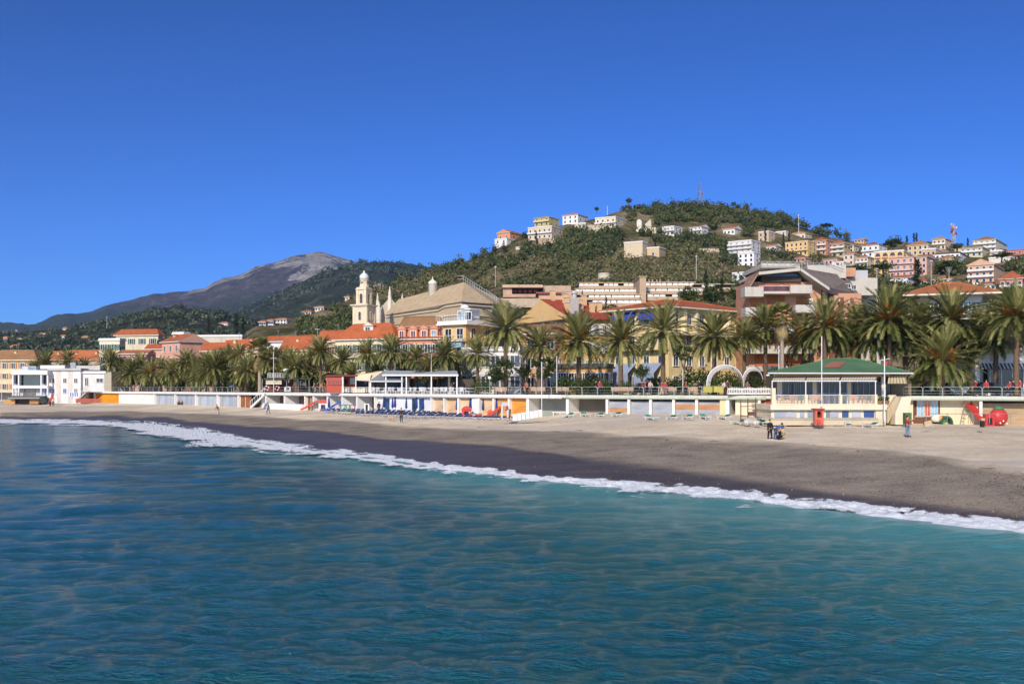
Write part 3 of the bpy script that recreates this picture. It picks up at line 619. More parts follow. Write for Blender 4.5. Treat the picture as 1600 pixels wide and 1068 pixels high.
def roof_mesh(kind, w, d, h, rh, o, mats, t=.22):
    """mats = [covering, eave board]; the roof sits on z=h"""
    b = MB(); x0, x1, y0, y1 = -o, w+o, -o, d+o
    if kind == 'flat':
        b.box(x0, x1, y0, y1, h, h+t, 1); p = .45
        b.box(x0+.15, x1-.15, y0+.15, y0+.35, h+t, h+t+p, 1).box(x0+.15, x1-.15, y1-.35, y1-.15, h+t, h+t+p, 1).box(x0+.15, x0+.35, y0+.351, y1-.351, h+t, h+t+p, 1).box(x1-.35, x1-.15, y0+.351, y1-.351, h+t, h+t+p, 1); return b
    b.box(x0, x1, y0, y1, h, h+t, 1); z = h+t+.003; W, D = x1-x0, y1-y0; x0 -= .06; x1 += .06; y0 -= .06; y1 += .06
    c = [(x0, y0, z), (x1, y0, z), (x1, y1, z), (x0, y1, z)]
    if kind == 'hip':
        if W >= D: r0, r1 = (x0+D*.5, (y0+y1)/2, z+rh), (x1-D*.5, (y0+y1)/2, z+rh)
        else: r0, r1 = ((x0+x1)/2, y0+W*.5, z+rh), ((x0+x1)/2, y1-W*.5, z+rh)
        if W >= D: b.q([c[0], c[1], r1, r0]).q([c[1], c[2], r1]).q([c[2], c[3], r0, r1]).q([c[3], c[0], r0])
        else: b.q([c[0], c[1], r0]).q([c[1], c[2], r1, r0]).q([c[2], c[3], r1]).q([c[3], c[0], r0, r1])
        b.tube(r0, r1, .11, .11, 6)
        for k, rr in ((0, r0), (1, r1 if W >= D else r0), (2, r1), (3, r0 if W >= D else r1)): b.tube(c[k], rr, .09, .09, 5)
        b.q(c[::-1], 1)
    elif kind == 'gable':
        r0, r1 = (x0, (y0+y1)/2, z+rh), (x1, (y0+y1)/2, z+rh); b.q([c[0], c[1], r1, r0]).q([c[2], c[3], r0, r1]); b.q([c[1], c[2], r1], 2).q([c[3], c[0], r0], 2); b.q(c[::-1], 1); b.tube(r0, r1, .12, .12, 6)
    elif kind == 'gablef':
        r0, r1 = ((x0+x1)/2, y0, z+rh), ((x0+x1)/2, y1, z+rh); b.q([c[1], c[2], r1, r0]).q([c[3], c[0], r0, r1]); b.q([c[0], c[1], r0], 2).q([c[2], c[3], r1], 2); b.q(c[::-1], 1); b.tube(r0, r1, .12, .12, 6)
    elif kind == 'shed':
        e, f = (x1, y1, z+rh), (x0, y1, z+rh); b.q([c[0], c[1], e, f]).q([c[1], c[2], e], 2).q([c[3], c[0], f], 2).q([c[2], c[3], f, e], 2).q(c[::-1], 1)
    return b
def house(label, x0, xs, x1, ye, yb, Y=None, yaw=-30, wall='d9c08c', roof='hip', ry=None, rc='b8532f', front=(2, 3), side=(2, 2), dep=None, ext=2.5, win=(1.0, 1.4), shut=None, closed=0.0,
          balc=(), bcol='d8d4cc', far=None, chim=0, cat='house', name='house', over=.5, group=None, ccol=None, gl='20282e', frame='e4e0d6', side_wall=None, arch=False, clear=True):
    hill = Y is None
    if hill: Y = hillY(xs, yb)
    if far is None: far = hill
    th = R(yaw); c, s = math.cos(th), math.sin(th); k0, ks = (x0-800)/F, (xs-800)/F
    B = Vector((ks*Y, Y, 0)); w = (B.x-k0*B.y)/(c-k0*s)
    if dep is None:
        k1 = (x1-800)/F; den = -s-k1*c; dep = (k1*B.y-B.x)/den if den > .02 else w*.7
        dep = min(max(dep, 2.0), 40)
    A = B-Vector((c, s, 0))*w; z0 = Zp(yb, Y); h = Zp(ye, Y)-z0
    o = empty(name, (A.x, A.y, z0), th, label, cat, group)
    wm = paint(wall, .85, .16, .5)
    MB().box(0, w, 0, dep, -ext, h).build('wall', wm, o)
    rh = (Zp(ry, Y+dep*.25)-Zp(ye, Y)-.2)*.9 if ry is not None else 0
    if roof == 'flat': r = roof_mesh('flat', w, dep, h, 0, over*.5, None).build('roof', [wm, paint(bcol, .8, .12)], o)
    else: r = roof_mesh(roof, w, dep, h, max(rh, .8), over, None).build('roof', [tiles(rc), paint('d5cbb4', .8), wm], o)
    sh = h/max(1, front[0])
    for rr in range(front[0]):
        for q in range(front[1]):
            ww = win; zc = sh*(rr+.5)+ (.0 if rr not in balc else -.05)
            window(o, w*(q+.5)/front[1], -.002, zc, 0, ww[0], min(ww[1], sh*.6), frame, gl, shut, random.random() < closed, arch, far)
    for rr in range(side[0]):
        for q in range(side[1]):
            window(o, w+.002, dep*(q+.5)/side[1], h/side[0]*(rr+.5), math.pi/2, win[0], min(win[1], sh*.6), frame, gl, shut, random.random() < closed, False, far)
    for rr in balc:
        b = MB(); zb = sh*rr+.02; b.box(-.1, w+.1, -1.25, -.006, zb, zb+.16); bl = b.build('balcony', paint(bcol, .8, .12), o)
        b = MB(); b.box(-.1, w+.1, -1.25, -1.2, zb+.9, zb+.97)
        if far: b.box(-.1, w+.1, -1.235, -1.215, zb+.2, zb+.88, 1)
        else: [b.box(-.1+i*(w+.17)/max(2, int(w/.35)), -.07+i*(w+.17)/max(2, int(w/.35)), -1.24, -1.21, zb+.16, zb+.9) for i in range(max(2, int(w/.35))+1)]
        b.build('railing', [paint(ccol or 'c9c6c0', .6), paint(bcol, .7)], bl)
    for i in range(chim):
        cx = w*(i+.6)/(chim+.2); cy = dep*(.3+.25*(i % 2)); cz = h+.2+max(rh, .3)*.4
        b = MB(); b.box(cx-.3, cx+.3, cy-.25, cy+.25, h, cz+1.1).box(cx-.38, cx+.38, cy-.33, cy+.33, cz+1.1, cz+1.22, 1); b.build('chimney', [wm, tiles(rc)], r)
    if hill and clear: HOUSE_CLEAR.append((x0-1, max(xs, x1 or xs)+1, ye-3, yb))
    if not hill and far is False or (not hill and random.random() < .5):
        ax, ay = w*random.uniform(.2, .8), dep*random.uniform(.3, .7); b = MB(); zt = h+max(rh, 0)+random.uniform(1.2, 2.2); b.tube((ax, ay, h), (ax, ay, zt), .03, .025, 4); [b.tube((ax-.4+.05*j, ay, zt-.15*j-.05), (ax+.4-.05*j, ay, zt-.15*j-.05), .015, .015, 4) for j in range(4)]; b.build('aerial', metal('9a9a96'), r)
    o['_w'] = w; o['_d'] = dep; o['_h'] = h
    return o
def dims(o): return o['_w'], o['_d'], o['_h']
WHT, CRM, YLW, PNK, SAL = 'dcd8d0', 'd9c8a4', 'd9b264', 'cf9a86', 'cc8560'
G1 = 'houses on the hillside'
house('orange villa with two low gables at the left end of the hilltop houses', 777, 797, 818, 363, 376, yaw=-35, wall='cf8a5c', roof='gablef', ry=358, front=(1, 2), side=(1, 2), group=G1)
house('white terrace building below the orange gabled villa', 773, 792, 806, 373, 380, yaw=-35, wall=WHT, roof='flat', front=(1, 2), side=(1, 1), group=G1)
house('olive yellow apartment house on the left shoulder of the hill', 835, 858, 873, 339, 352, yaw=-35, wall='b8a860', roof='hip', ry=335, rc='9a6a50', front=(2, 3), side=(2, 2), balc=(1,), bcol='d2c890', group=G1)
house('large cream house with brown parapet under the olive yellow apartment house', 825, 862, 880, 354, 373, yaw=-30, wall='d0bd9c', roof='flat', front=(2, 5), side=(2, 2), balc=(1,), group=G1)
house('white stepped villa with red roof right of the olive yellow apartment house', 879, 903, 918, 335, 348, yaw=-32, wall=WHT, roof='hip', ry=330, rc='b8604a', front=(2, 3), side=(1, 2), group=G1)
house('cream villa with long balconies and square top floor, near the middle of the hill', 930, 962, 979, 339, 357, yaw=-30, wall=CRM, roof='flat', front=(2, 4), side=(2, 2), balc=(1,), group=G1)
o = house('low stone terrace house beneath the cream villa with long balconies', 898, 915, 925, 349, 358, yaw=-30, wall='cdbfa6', roof='flat', front=(1, 3), side=(1, 1), group=G1)
house('white villa with tower room, first right of the ruined chapel', 1035, 1053, 1066, 354, 367, yaw=-38, wall=WHT, roof='flat', front=(2, 3), side=(2, 2), balc=(1,), group=G1)
house('white house with thin brown roof, second right of the ruined chapel', 1078, 1096, 1107, 354, 366, yaw=-38, wall=WHT, roof='gable', ry=350, rc='7a4a3c', front=(2, 3), side=(1, 1), balc=(1,), group=G1)
house('white cottage with bright red roof under the summit trees', 1130, 1148, 1158, 357, 367, yaw=-38, wall=WHT, roof='gable', ry=352, rc='b4553c', front=(1, 3), side=(1, 1), group=G1)
house('pale stone fort with two small openings halfway up the hill', 975, 1004, 1012, 378, 404, yaw=-30, wall='cdb892', roof='flat', front=(0, 0), side=(0, 0), group=G1, cat='fort', name='fort')
house('low stone annexe with round end beside the pale fort', 1011, 1030, 1040, 387, 405, yaw=-30, wall='c8ac82', roof='flat', front=(1, 1), side=(0, 0), group=G1)
house('upper white apartment block with four floors of balconies', 1138, 1174, 1188, 376, 400, yaw=-38, wall='dcd6c8', roof='flat', front=(4, 4), side=(4, 2), balc=(1, 2, 3), group=G1, cat='apartment block', name='apartment_block')
house('lower white cube of flats stepping out below the four floor block', 1153, 1178, 1188, 395, 416, yaw=-38, wall='e0dedc', roof='flat', front=(3, 3), side=(3, 1), group=G1, cat='apartment block', name='apartment_block')
house('white terrace house with green shutters above the brick apartment house', 1144, 1172, 1184, 426, 446, yaw=-38, wall=WHT, roof='flat', front=(2, 3), side=(1, 1), shut='4f7a6a', group=G1)
house('tan house with flat roofs behind cypresses', 1185, 1201, 1211, 362, 377, yaw=-40, wall='c8ac88', roof='flat', front=(2, 2), side=(2, 1), group=G1)
house('cream villa with low red roof above the big yellow house', 1232, 1258, 1268, 364, 374, yaw=-40, wall=CRM, roof='hip', ry=359, rc='b8664a', front=(1, 4), side=(1, 2), group=G1)
house('pale long house partly hidden left of the cream villa with low red roof', 1212, 1228, 1234, 362, 372, yaw=-40, wall='c9c2a6', roof='flat', front=(1, 2), side=(1, 1), group=G1)
house('big yellow house with three floors on the right shoulder of the hill', 1227, 1262, 1276, 377, 398, yaw=-42, wall='dcb464', roof='flat', front=(3, 5), side=(3, 2), balc=(1,), bcol='dcb878', group=G1)
house('salmon house with red hip roof touching the big yellow house', 1268, 1291, 1302, 375, 398, yaw=-42, wall='c98a68', roof='hip', ry=368, rc='a84e3c', front=(3, 3), side=(3, 2), balc=(1, 2), group=G1)
house('tan house with green shuttered attic and red roof right of the salmon house', 1299, 1319, 1329, 380, 400, yaw=-42, wall='bfa582', roof='hip', ry=374, rc='b45a48', front=(3, 2), side=(2, 2), shut='4f7450', balc=(1, 2), group=G1)
house('low pink terrace house behind the left of the brick apartment roof', 1282, 1308, 1319, 404, 414, yaw=-42, wall='c99a88', roof='flat', front=(1, 4), side=(1, 1), bcol='8a7a70', group=G1)
house('cream house with pinkish roof behind the middle of the brick apartment roof', 1318, 1334, 1344, 397, 414, yaw=-42, wall='d4c2a6', roof='hip', ry=391, rc='b06a58', front=(2, 2), side=(2, 1), group=G1)
house('white villa with maroon roof at the skyline left of the dark pines', 1347, 1373, 1386, 382, 401, yaw=-42, wall=WHT, roof='hip', ry=376, rc='9c4438', front=(2, 3), side=(2, 2), balc=(1,), group=G1)
house('low hut at the ridge below the summit', 1335, 1350, 1356, 374, 378, yaw=-42, wall='c4a07a', roof='gable', ry=372, rc='b8704e', front=(1, 3), side=(0, 0), group=G1)
o = house('yellow apartment house with stacked arched loggias', 1366, 1412, 1430, 392, 432, yaw=-32, wall='dcbc72', roof='flat', front=(0, 0), side=(4, 2), group=G1, cat='apartment block', name='apartment_block', far=False)
w_, d_, h_ = dims(o)
for r_ in range(4):
    for q in range(4 if r_ > 1 else 2): window(o, w_*(q+.5)/4, -.002, h_*(r_+.5)/4, 0, 2.2, 2.3, 'd8b06a', '4a3a2c', arch=True, name='loggia'); MB().box(w_*(q+.5)/4-1.2, w_*(q+.5)/4+1.2, -.9, -.12, h_*(r_+.5)/4-1.2, h_*(r_+.5)/4-.5).build('balcony', paint('d8a070'), o)
house('pink apartment house with white balconies in front of the arched loggias', 1389, 1428, 1446, 401, 432, yaw=-32, wall='d09c88', roof='shed', ry=394, rc='b05a48', front=(3, 4), side=(3, 2), balc=(1, 2), bcol='dcd6d0', group=G1, far=False, cat='apartment block', name='apartment_block')
house('pink gabled house behind the dark cedar', 1431, 1448, 1460, 401, 428, yaw=-36, wall='cf9e86', roof='gable', ry=396, rc='a85a4a', front=(3, 2), side=(3, 2), group=G1)
house('white cottage with red roof below the pink apartment house', 1391, 1418, 1430, 434, 450, yaw=-36, wall=WHT, roof='gable', ry=428, rc='b4593f', front=(1, 3), side=(1, 2), group=G1)
house('tan villa with wide brown roof left of the skyline mast', 1418, 1450, 1466, 382, 397, yaw=-38, wall='cfb47e', roof='hip', ry=373, rc='a8694a', front=(2, 4), side=(2, 2), group=G1)
house('cream upper villa with flat brown roof just left of the skyline mast', 1457, 1477, 1489, 373, 390, yaw=-38, wall='d4bc94', roof='hip', ry=368, rc='a87a58', front=(2, 3), side=(2, 2), balc=(1,), group=G1)
house('tan retaining house between pink gable and skyline villas', 1440, 1462, 1472, 389, 401, yaw=-38, wall='c4a486', roof='flat', front=(1, 3), side=(1, 1), group=G1)
house('long white house with thin dark roof under the skyline mast', 1461, 1500, 1520, 395, 412, yaw=-34, wall='dcdcda', roof='flat', front=(2, 5), side=(2, 3), balc=(1,), bcol='5a4a44', group=G1)
house('green grey low flats between the long white house and the four storey block', 1500, 1535, 1549, 386, 400, yaw=-36, wall='c4bc92', roof='hip', ry=381, rc='8a6450', front=(2, 4), side=(1, 2), balc=(1,), group=G1)
house('cream apartment block with overhanging brown roof on the right skyline', 1521, 1556, 1573, 374, 393, yaw=-36, wall='d2caa6', roof='hip', ry=368, rc='96604a', front=(3, 4), side=(3, 2), balc=(1, 2), group=G1, cat='apartment block', name='apartment_block')
house('brick red flats at the right edge of the skyline', 1573, 1606, 1625, 390, 406, yaw=-36, wall='b87658', roof='flat', front=(2, 4), side=(1, 1), balc=(1,), bcol='a86850', group=G1)
house('peach gabled apartment house with stacked balconies, right of the white house', 1512, 1553, 1568, 413, 442, yaw=-34, wall='d2a27c', roof='gablef', ry=405, rc='8a5244', front=(3, 4), side=(3, 2), balc=(1, 2), group=G1, cat='apartment block', name='apartment_block')
house('low cream house with brown roof just above the orange hip roof', 1459, 1486, 1501, 436, 452, yaw=-36, wall='d8caa8', roof='hip', ry=429, rc='a8644a', front=(1, 3), side=(1, 2), shut='b06a48', group=G1)
house('terracotta house with red hip roof at the far right', 1562, 1598, 1620, 435, 462, yaw=-32, wall='b87464', roof='hip', ry=424, rc='b4503a', front=(2, 4), side=(2, 2), balc=(1,), group=G1)
house('long pale wall of terraces right of the peach gable', 1545, 1585, 1600, 402, 408, yaw=-30, wall='cfc6b4', roof='flat', front=(0, 0), side=(0, 0), group=G1)
house('cream flats squeezed between the maroon roofed villa and the arched loggias', 1338, 1356, 1366, 402, 418, yaw=-40, wall='d6c29c', roof='hip', ry=397, rc='a86048', front=(2, 3), side=(2, 1), balc=(1,), group=G1)
house('white low house below the tan house with green shuttered attic', 1300, 1318, 1328, 410, 419, yaw=-40, wall=WHT, roof='flat', front=(1, 3), side=(1, 1), group=G1)
house('ochre house under the tan villa with wide brown roof', 1468, 1490, 1500, 402, 414, yaw=-38, wall='cfa878', roof='hip', ry=397, rc='a0604a', front=(1, 3), side=(1, 1), group=G1)
house('salmon block between the green grey flats and the right skyline block', 1548, 1566, 1574, 392, 404, yaw=-36, wall='cf9a7c', roof='flat', front=(2, 3), side=(1, 1), balc=(1,), group=G1)
house('pale house low between the orange hip roof and the terracotta house', 1532, 1556, 1566, 444, 460, yaw=-34, wall='d8cdb4', roof='gable', ry=438, rc='b05c42', front=(2, 3), side=(1, 1), group=G1)
house('white house with red roof just left of the low cream one', 1432, 1450, 1460, 440, 454, yaw=-36, wall=WHT, roof='hip', ry=434, rc='b0533c', front=(2, 2), side=(1, 1), group=G1)
house('pink house on the slope below the big yellow house', 1238, 1258, 1268, 403, 414, yaw=-40, wall='cf9c84', roof='hip', ry=398, rc='a8543e', front=(2, 3), side=(1, 1), group=G1)
house('cream villa on the ridge left of the maroon roofed villa', 1320, 1334, 1342, 383, 393, yaw=-40, wall='d6c8a8', roof='hip', ry=379, rc='ac6048', front=(2, 2), side=(1, 1), group=G1)
house('small yellow house between the cream upper villa and the mast', 1492, 1506, 1514, 386, 394, yaw=-36, wall='d8b878', roof='hip', ry=382, rc='a0604a', front=(1, 2), side=(1, 1), group=G1)
house('pale terrace house under the peach gabled apartments', 1503, 1530, 1540, 444, 456, yaw=-34, wall='d0c4b0', roof='flat', front=(1, 4), side=(1, 1), group=G1)
house('small white house above the trees right of the upper white apartments', 1197, 1212, 1220, 384, 392, yaw=-40, wall='d4cebc', roof='gable', ry=380, rc='a8644c', front=(1, 2), side=(1, 1), group=G1)
# ruined chapel with two curved stubs on the hill
Yc = hillY(1005, 360); o = empty('ruined_chapel', (Xp(995, Yc), Yc, Zp(360, Yc)), R(-30), 'white ruined chapel of two curved walls in the middle of the hill', 'chapel')
k = Yc/F; b = MB(); b.prism([(0, -2), (0, 15*k), (2*k, 17*k), (5*k, 17*k), (8*k, 14*k), (8*k, -2)], 0, 1.2); b.build('curved_wall', paint('d8cfbb'), o)
MB().prism([(14*k, -2), (14*k, 9*k), (23*k, 16*k), (24*k, 4*k), (24*k, -2)], 0, 1.5).build('pointed_wall', paint('cdbd9c'), o); MB().box(-3*k, 30*k, 1.6, 6, -3, 3*k).build('base', paint('cdbd9c'), o)
HOUSE_CLEAR.append((993, 1022, 338, 360)); HOUSE_CLEAR.append((880, 1000, 352, 358))
# retaining terraces, tank
def lump(label, name, x0, x1, yt, yb, dep, wall, cat, Y=None):
    Y = Y or hillY((x0+x1)/2, yb); z0 = Zp(yb, Y); hh = Zp(yt, Y)-z0
    o = empty(name, (Xp(x0, Y), Y, z0), 0, label, cat); w = Xp(x1, Y)-Xp(x0, Y)
    MB().box(0, w, 0, dep, -3, hh).build('wall', paint(wall, .9, .25, .3), o); MB().box(-.15, w+.15, -.15, dep+.15, hh, hh+.25).build('coping', paint(scale(wall, 1.1), .9), o); HOUSE_CLEAR.append((x0, x1, yt, yb)); return o
lump('long pale retaining wall between the fort and the white flats', 'retaining_wall', 1092, 1124, 389, 393, 3, 'bfae90', 'wall')
lump('stone retaining wall under the stepped villa with red roof', 'retaining_wall', 918, 946, 352, 361, 3, 'c2b292', 'wall')
lump('ochre retaining wall under the large cream house', 'retaining_wall', 836, 868, 373, 380, 3, 'b09a7a', 'wall')
lump('broken white terrace wall among shrubs under the orange villa', 'retaining_wall', 806, 817, 386, 389, 2, 'd0c8b8', 'wall')
Yc = hillY(945, 437); z0 = Zp(437, Yc); hh = Zp(426, Yc)-z0; o = empty('water_tank', (Xp(945, Yc), Yc+3, z0), 0, 'round concrete water tank above the terraced apartments', 'tank')
b = MB(); rr = 9.5*Yc/F; b.lathe([(rr, -3), (rr, hh*.86)], 20).build('drum', paint('c0b49a'), o, True); MB().lathe([(rr*1.06, hh*.86), (rr*1.06, hh), (rr*.3, hh*1.08)], 20).build('cover', paint('cfc4aa'), o); HOUSE_CLEAR.append((934, 957, 424, 437))
# terraced apartment complex
Yt = 262; o = empty('terraced_apartments', (Xp(893, Yt), Yt, Zp(478, Yt)), 0, 'long terraced apartment complex with four tiers of white arches', 'apartment block', None)
org = o.location.copy(); tan, wh, dk = paint('b49a78', .9, .2), paint('e0dcd2', .7, .08), paint('3a2e26', .9)
def tier(par, x0, x1, yt, yb, Y, n, openp=.25):
    X0, X1 = Xp(x0, Y)-org.x, Xp(x1, Y)-org.x; z0, z1 = Zp(yb, Y)-org.z, Zp(yt, Y)-org.z; y = Y-org.y; zm = z0+(z1-z0)*.42
    t = MB().box(X0, X1, y, y+9, z0-.4, zm).box(X0, X1, y+.9, y+9, zm+.002, z1-.25, 1).box(X0-.2, X1+.2, y-.2, y+9.2, z1-.248, z1).build('tier', [tan, dk], par)
    st = (X1-X0)/n
    for i in range(n):
        if random.random() < openp*.4: continue
        a0 = X0+i*st; ww = st*random.uniform(.84, .99); b = MB(); hz = (z1-.25-zm)
        pts = [(a0, zm), (a0+ww, zm)]+[(a0+ww*(.5+.5*math.cos(j/6*math.pi)), zm+hz*(.62+.36*math.sin(j/6*math.pi))) for j in range(7)]
        b.prism(pts, y+.05, y+.35); ar = b.build('arch_panel', wh, t)
tier(o, 905, 998, 441, 450, Yt+24, 12); tier(o, 899, 999, 450, 459, Yt+16, 13); tier(o, 893, 1001, 459, 468, Yt+8, 12); tier(o, 897, 1003, 467, 478, Yt, 11)
tier(o, 1008, 1086, 440, 449, Yt+24, 9); tier(o, 1007, 1098, 449, 458, Yt+16, 10); tier(o, 1012, 1060, 458, 467, Yt+8, 5); tier(o, 1086, 1150, 443, 453, Yt+20, 6, 1.2)
a0, a1 = Xp(998, Yt+10)-org.x, Xp(1008, Yt+10)-org.x; MB().box(a0, a1, 8, 22, -4, Zp(434, Yt+10)-org.z).box(a0-.3, a1+.3, 7.7, 22.3, Zp(434, Yt+10)-org.z, Zp(432.6, Yt+10)-org.z).build('stair_tower', tan, o)
for cx in (1013, 1018, 1025, 1030, 1043): MB().box(Xp(cx, Yt+28)-org.x, Xp(cx+2, Yt+28)-org.x, 27.5, 28, 6, Zp(436.5, Yt+28)-org.z).build('chimney', paint('b07a60'), o)
Yt2 = 258; o = empty('terraced_villa', (Xp(784, Yt2), Yt2, Zp(470, Yt2)), 0, 'long pinkish terraced villa with a dark veranda left of the white arches', 'villa'); org = o.location.copy()
def blk(par, name, x0, x1, yt, yb, Y, dep, mt, pr=0): return MB().box(Xp(x0, Y)-org.x, Xp(x1, Y)-org.x, Y-org.y-pr, Y-org.y+dep, Zp(yb, Y)-org.z, Zp(yt, Y)-org.z).build(name, mt, par)
pw = paint('bd9478', .85, .2); blk(o, 'wall', 786, 800, 449, 464, Yt2+14, 10, pw); blk(o, 'veranda', 800.1, 846, 449, 459, Yt2+16, 8, dk); blk(o, 'roof', 785, 848, 444.5, 448.9, Yt2+13, 12, paint('bfa382', .85, .2)); blk(o, 'parapet', 786, 845, 459.2, 464, Yt2+13, 1, pw); blk(o, 'wall', 848.2, 892, 446, 456, Yt2+15, 12, paint('b59a7c', .85, .25)); blk(o, 'lower_wall', 842, 896, 458, 474, Yt2+4, 10, paint('c79f7a', .85, .2)); blk(o, 'roof', 838, 895, 456.2, 457.9, Yt2+3, 12, paint('a85a44'))
for i in range(5): blk(o, 'red_curtain', 802+i*8, 807+i*8, 453, 457, Yt2+15.6, .1, paint('a04a44'))
blk(o, 'terrace', 760, 842, 466, 480, Yt2, 8, paint('b8a486', .85, .25)); blk(o, 'cabin', 861, 874, 472, 480, Yt2-2, 3, paint('caa584'))
# church: long hall under a stone roof, apse, lantern and bell tower
Yc = 190; o = empty('church', (Xp(690, Yc), Yc, 5), 0, 'church hall with a huge tan roof and apse, left of the yellow flats', 'church'); org = o.location.copy()
E = [P(601, 490, 222), P(684, 483, 190), P(694, 475.5, 187), P(721, 473, 178), P(771, 476, 184), P(818, 480, 205)]
ez = sum(e.z for e in E)/6; back = [P(806, 478, 245), P(640, 488, 262)]
E = [Vector((e.x, e.y, ez+(e.z-ez)*.6))-org for e in E+back]; Rg = [P(622, 468, 240)-org, P(725, 440.6, 200)-org]
b = MB(); b.q([E[0], E[1], E[2], E[3], Rg[1], Rg[0]]).q([E[3], E[4], Rg[1]]).q([E[4], E[5], Rg[1]]).q([E[5], E[6], Rg[1]]).q([E[6], E[7], Rg[0], Rg[1]]).q([E[7], E[0], Rg[0]])
b.q([e-Vector((0, 0, .02)) for e in E][::-1], 1)
a = NT('stone_roof'); n = a.noise(.8, 5, .7); col = a.ramp(n, [(.3, 'b09a78'), (.5, 'c8b08a'), (.7, 'd6c29c')]); wv = a.n('ShaderNodeTexWave', Scale=1.3, Distortion=.3); wv.bands_direction = 'X'; a.l(a.tc.outputs['Object'], wv.inputs['Vector']); a.bump(wv.outputs['Fac'], .08, .6)
rf = b.build('roof', [a.set(col, .9, 0, .2), paint('8a7a66')], o)
cen = sum(E, Vector())/len(E); b = MB()
for i in range(len(E)):
    p, q = cen+(E[i]-cen)*.975, cen+(E[(i+1) % len(E)]-cen)*.975; b.q([(p.x, p.y, 0), (q.x, q.y, 0), (q.x, q.y, q.z-.03), (p.x, p.y, p.z-.03)])
b.build('wall', paint('cdb48a', .85, .16, .4), o)
b = MB()
for i in range(4): 
    p, q = cen+(E[i]-cen)*.985, cen+(E[i+1]-cen)*.985; b.tube((p.x, p.y, p.z-.5), (q.x, q.y, q.z-.5), .16, .16, 6); b.tube((p.x, p.y, p.z-2.2), (q.x, q.y, q.z-2.2), .1, .1, 6)
b.build('cornice', paint('d6c6a2'), o)
p = P(676, 449, 212)-org; rr = 6.5*212/F; b = MB(); b.lathe([(rr, -3), (rr, rr*.9), (rr*1.12, rr*.95), (rr*1.12, rr*1.1), (rr*.8, rr*1.5), (rr*.35, rr*1.8), (rr*.12, rr*2.1), (.05, rr*2.6)], 14, c=p); b.build('lantern', paint('dcd6c8', .7, .1), rf, True)
p0, p1 = P(724, 440, 200)-org, P(776, 473, 186)-org; b = MB()
for dz in (.5, 1.1): b.tube(p0+Vector((0, 0, dz)), p1+Vector((0, 0, dz)), .05, .05, 5)
for i in range(15): q = p0.lerp(p1, i/14); b.tube(q, q+Vector((0, 0, 1.15)), .05, .05, 5)
for dz in (.5, 1.1): b.tube(p0+Vector((0, 0, dz)), p0+Vector((-1.2, .6, dz+.1)), .05, .05, 5)
b.build('roof_railing', metal('b8b8b4'), rf)
# facade turrets behind the hall
b = MB(); p = P(609, 482, 240)-org
def pinn(px, yt, yb, rpx, Y):
    q = P(px, yb, Y)-org; h = (yb-yt)/F*Y; r = rpx/F*Y; return MB().lathe([(r*1.25, -8), (r*1.25, h*.12), (r*.95, h*.16), (r*1.1, h*.3), (r*.7, h*.45), (r*.75, h*.6), (r*.4, h*.8), (r*.12, h)], 10, c=q).build('pinnacle', paint('cfc4ac'), o, True)
pinn(590, 457, 476, 2.2, 238); pinn(609, 447, 472, 3.0, 238); pinn(628.5, 459, 468, 1.6, 238); pinn(592, 470, 486, 3, 236)
q = P(594, 482, 238)-org; k = 238/F; MB().prism([(q.x, q.z-6), (q.x+30*k, q.z-6), (q.x+26*k, q.z+4*k), (q.x+19*k, q.z+14*k), (q.x+12*k, q.z+14*k), (q.x+3*k, q.z+4*k), (q.x, q.z+1*k)], q.y, q.y+1.5).build('facade_gable', paint('b8aa92'), o)
Yc = 205; k = Yc/F; o = empty('bell_tower', (Xp(569, Yc), Yc, 5), R(-24), 'tall cream bell tower with white dome left of the church hall', 'bell tower'); zz = lambda y: Zp(y, Yc)-5
cw = paint('d8c6a0', .8, .14, .5); wl = 33*k/1.33; hw = wl/2; uw = hw*.66
def sq(b, r, z0, z1, m=0): return b.box(-r, r, -r, r, z0, z1, m)
sq(MB(), hw, 0, zz(478)).build('lower_shaft', cw, o); sq(sq(MB(), hw*1.28, zz(478), zz(476.2)), hw*1.14, zz(479.5), zz(478)-.002).build('cornice', paint('d2c4a6'), o)
sq(MB(), uw, zz(476.2), zz(453)).build('upper_shaft', cw, o); sq(sq(MB(), uw*1.2, zz(453), zz(451.2)), uw*1.05, zz(451.2)+.002, zz(449)).build('cornice', paint('d2c4a6'), o)
MB().lathe([(uw*.98, zz(449)), (uw*.8, zz(444)), (uw*.8, zz(439)), (uw*.95, zz(438.5)), (uw*.95, zz(437.4))], 8).build('drum', cw, o)
MB().lathe([(uw*.72, zz(437.4)), (uw*.88, zz(434)), (uw*.86, zz(431)), (uw*.6, zz(428)), (uw*.2, zz(426)), (uw*.14, zz(424.5)), (uw*.2, zz(423.8)), (.03, zz(422.5))], 16).build('dome', paint('d6d8d8', .4, .1), o, True)
b = MB(); b.tube((0, 0, zz(423)), (0, 0, zz(419.5)), .06, .06, 5).tube((-.45, 0, zz(420.6)), (.45, 0, zz(420.6)), .05, .05, 5); b.build('cross', metal('5a4a3a'), o)
for (r, yc, hh) in ((hw, 494, 13), (uw, 466.5, 15)):
    for rz in (0, math.pi/2): window(o, (0 if rz == 0 else r+.002), (-r-.002 if rz == 0 else 0), zz(yc), rz, hh*k*.36, hh*k, 'e0d2b2', '4a4038', arch=True, name='bell_opening')
for rz in (0, math.pi/2): MB().lathe([(.28, -.05), (.28, .05)], 10).build('oculus', glass(), o, loc=((-.0 if rz == 0 else uw*.82), (-uw*.82 if rz == 0 else 0), zz(441.5)))
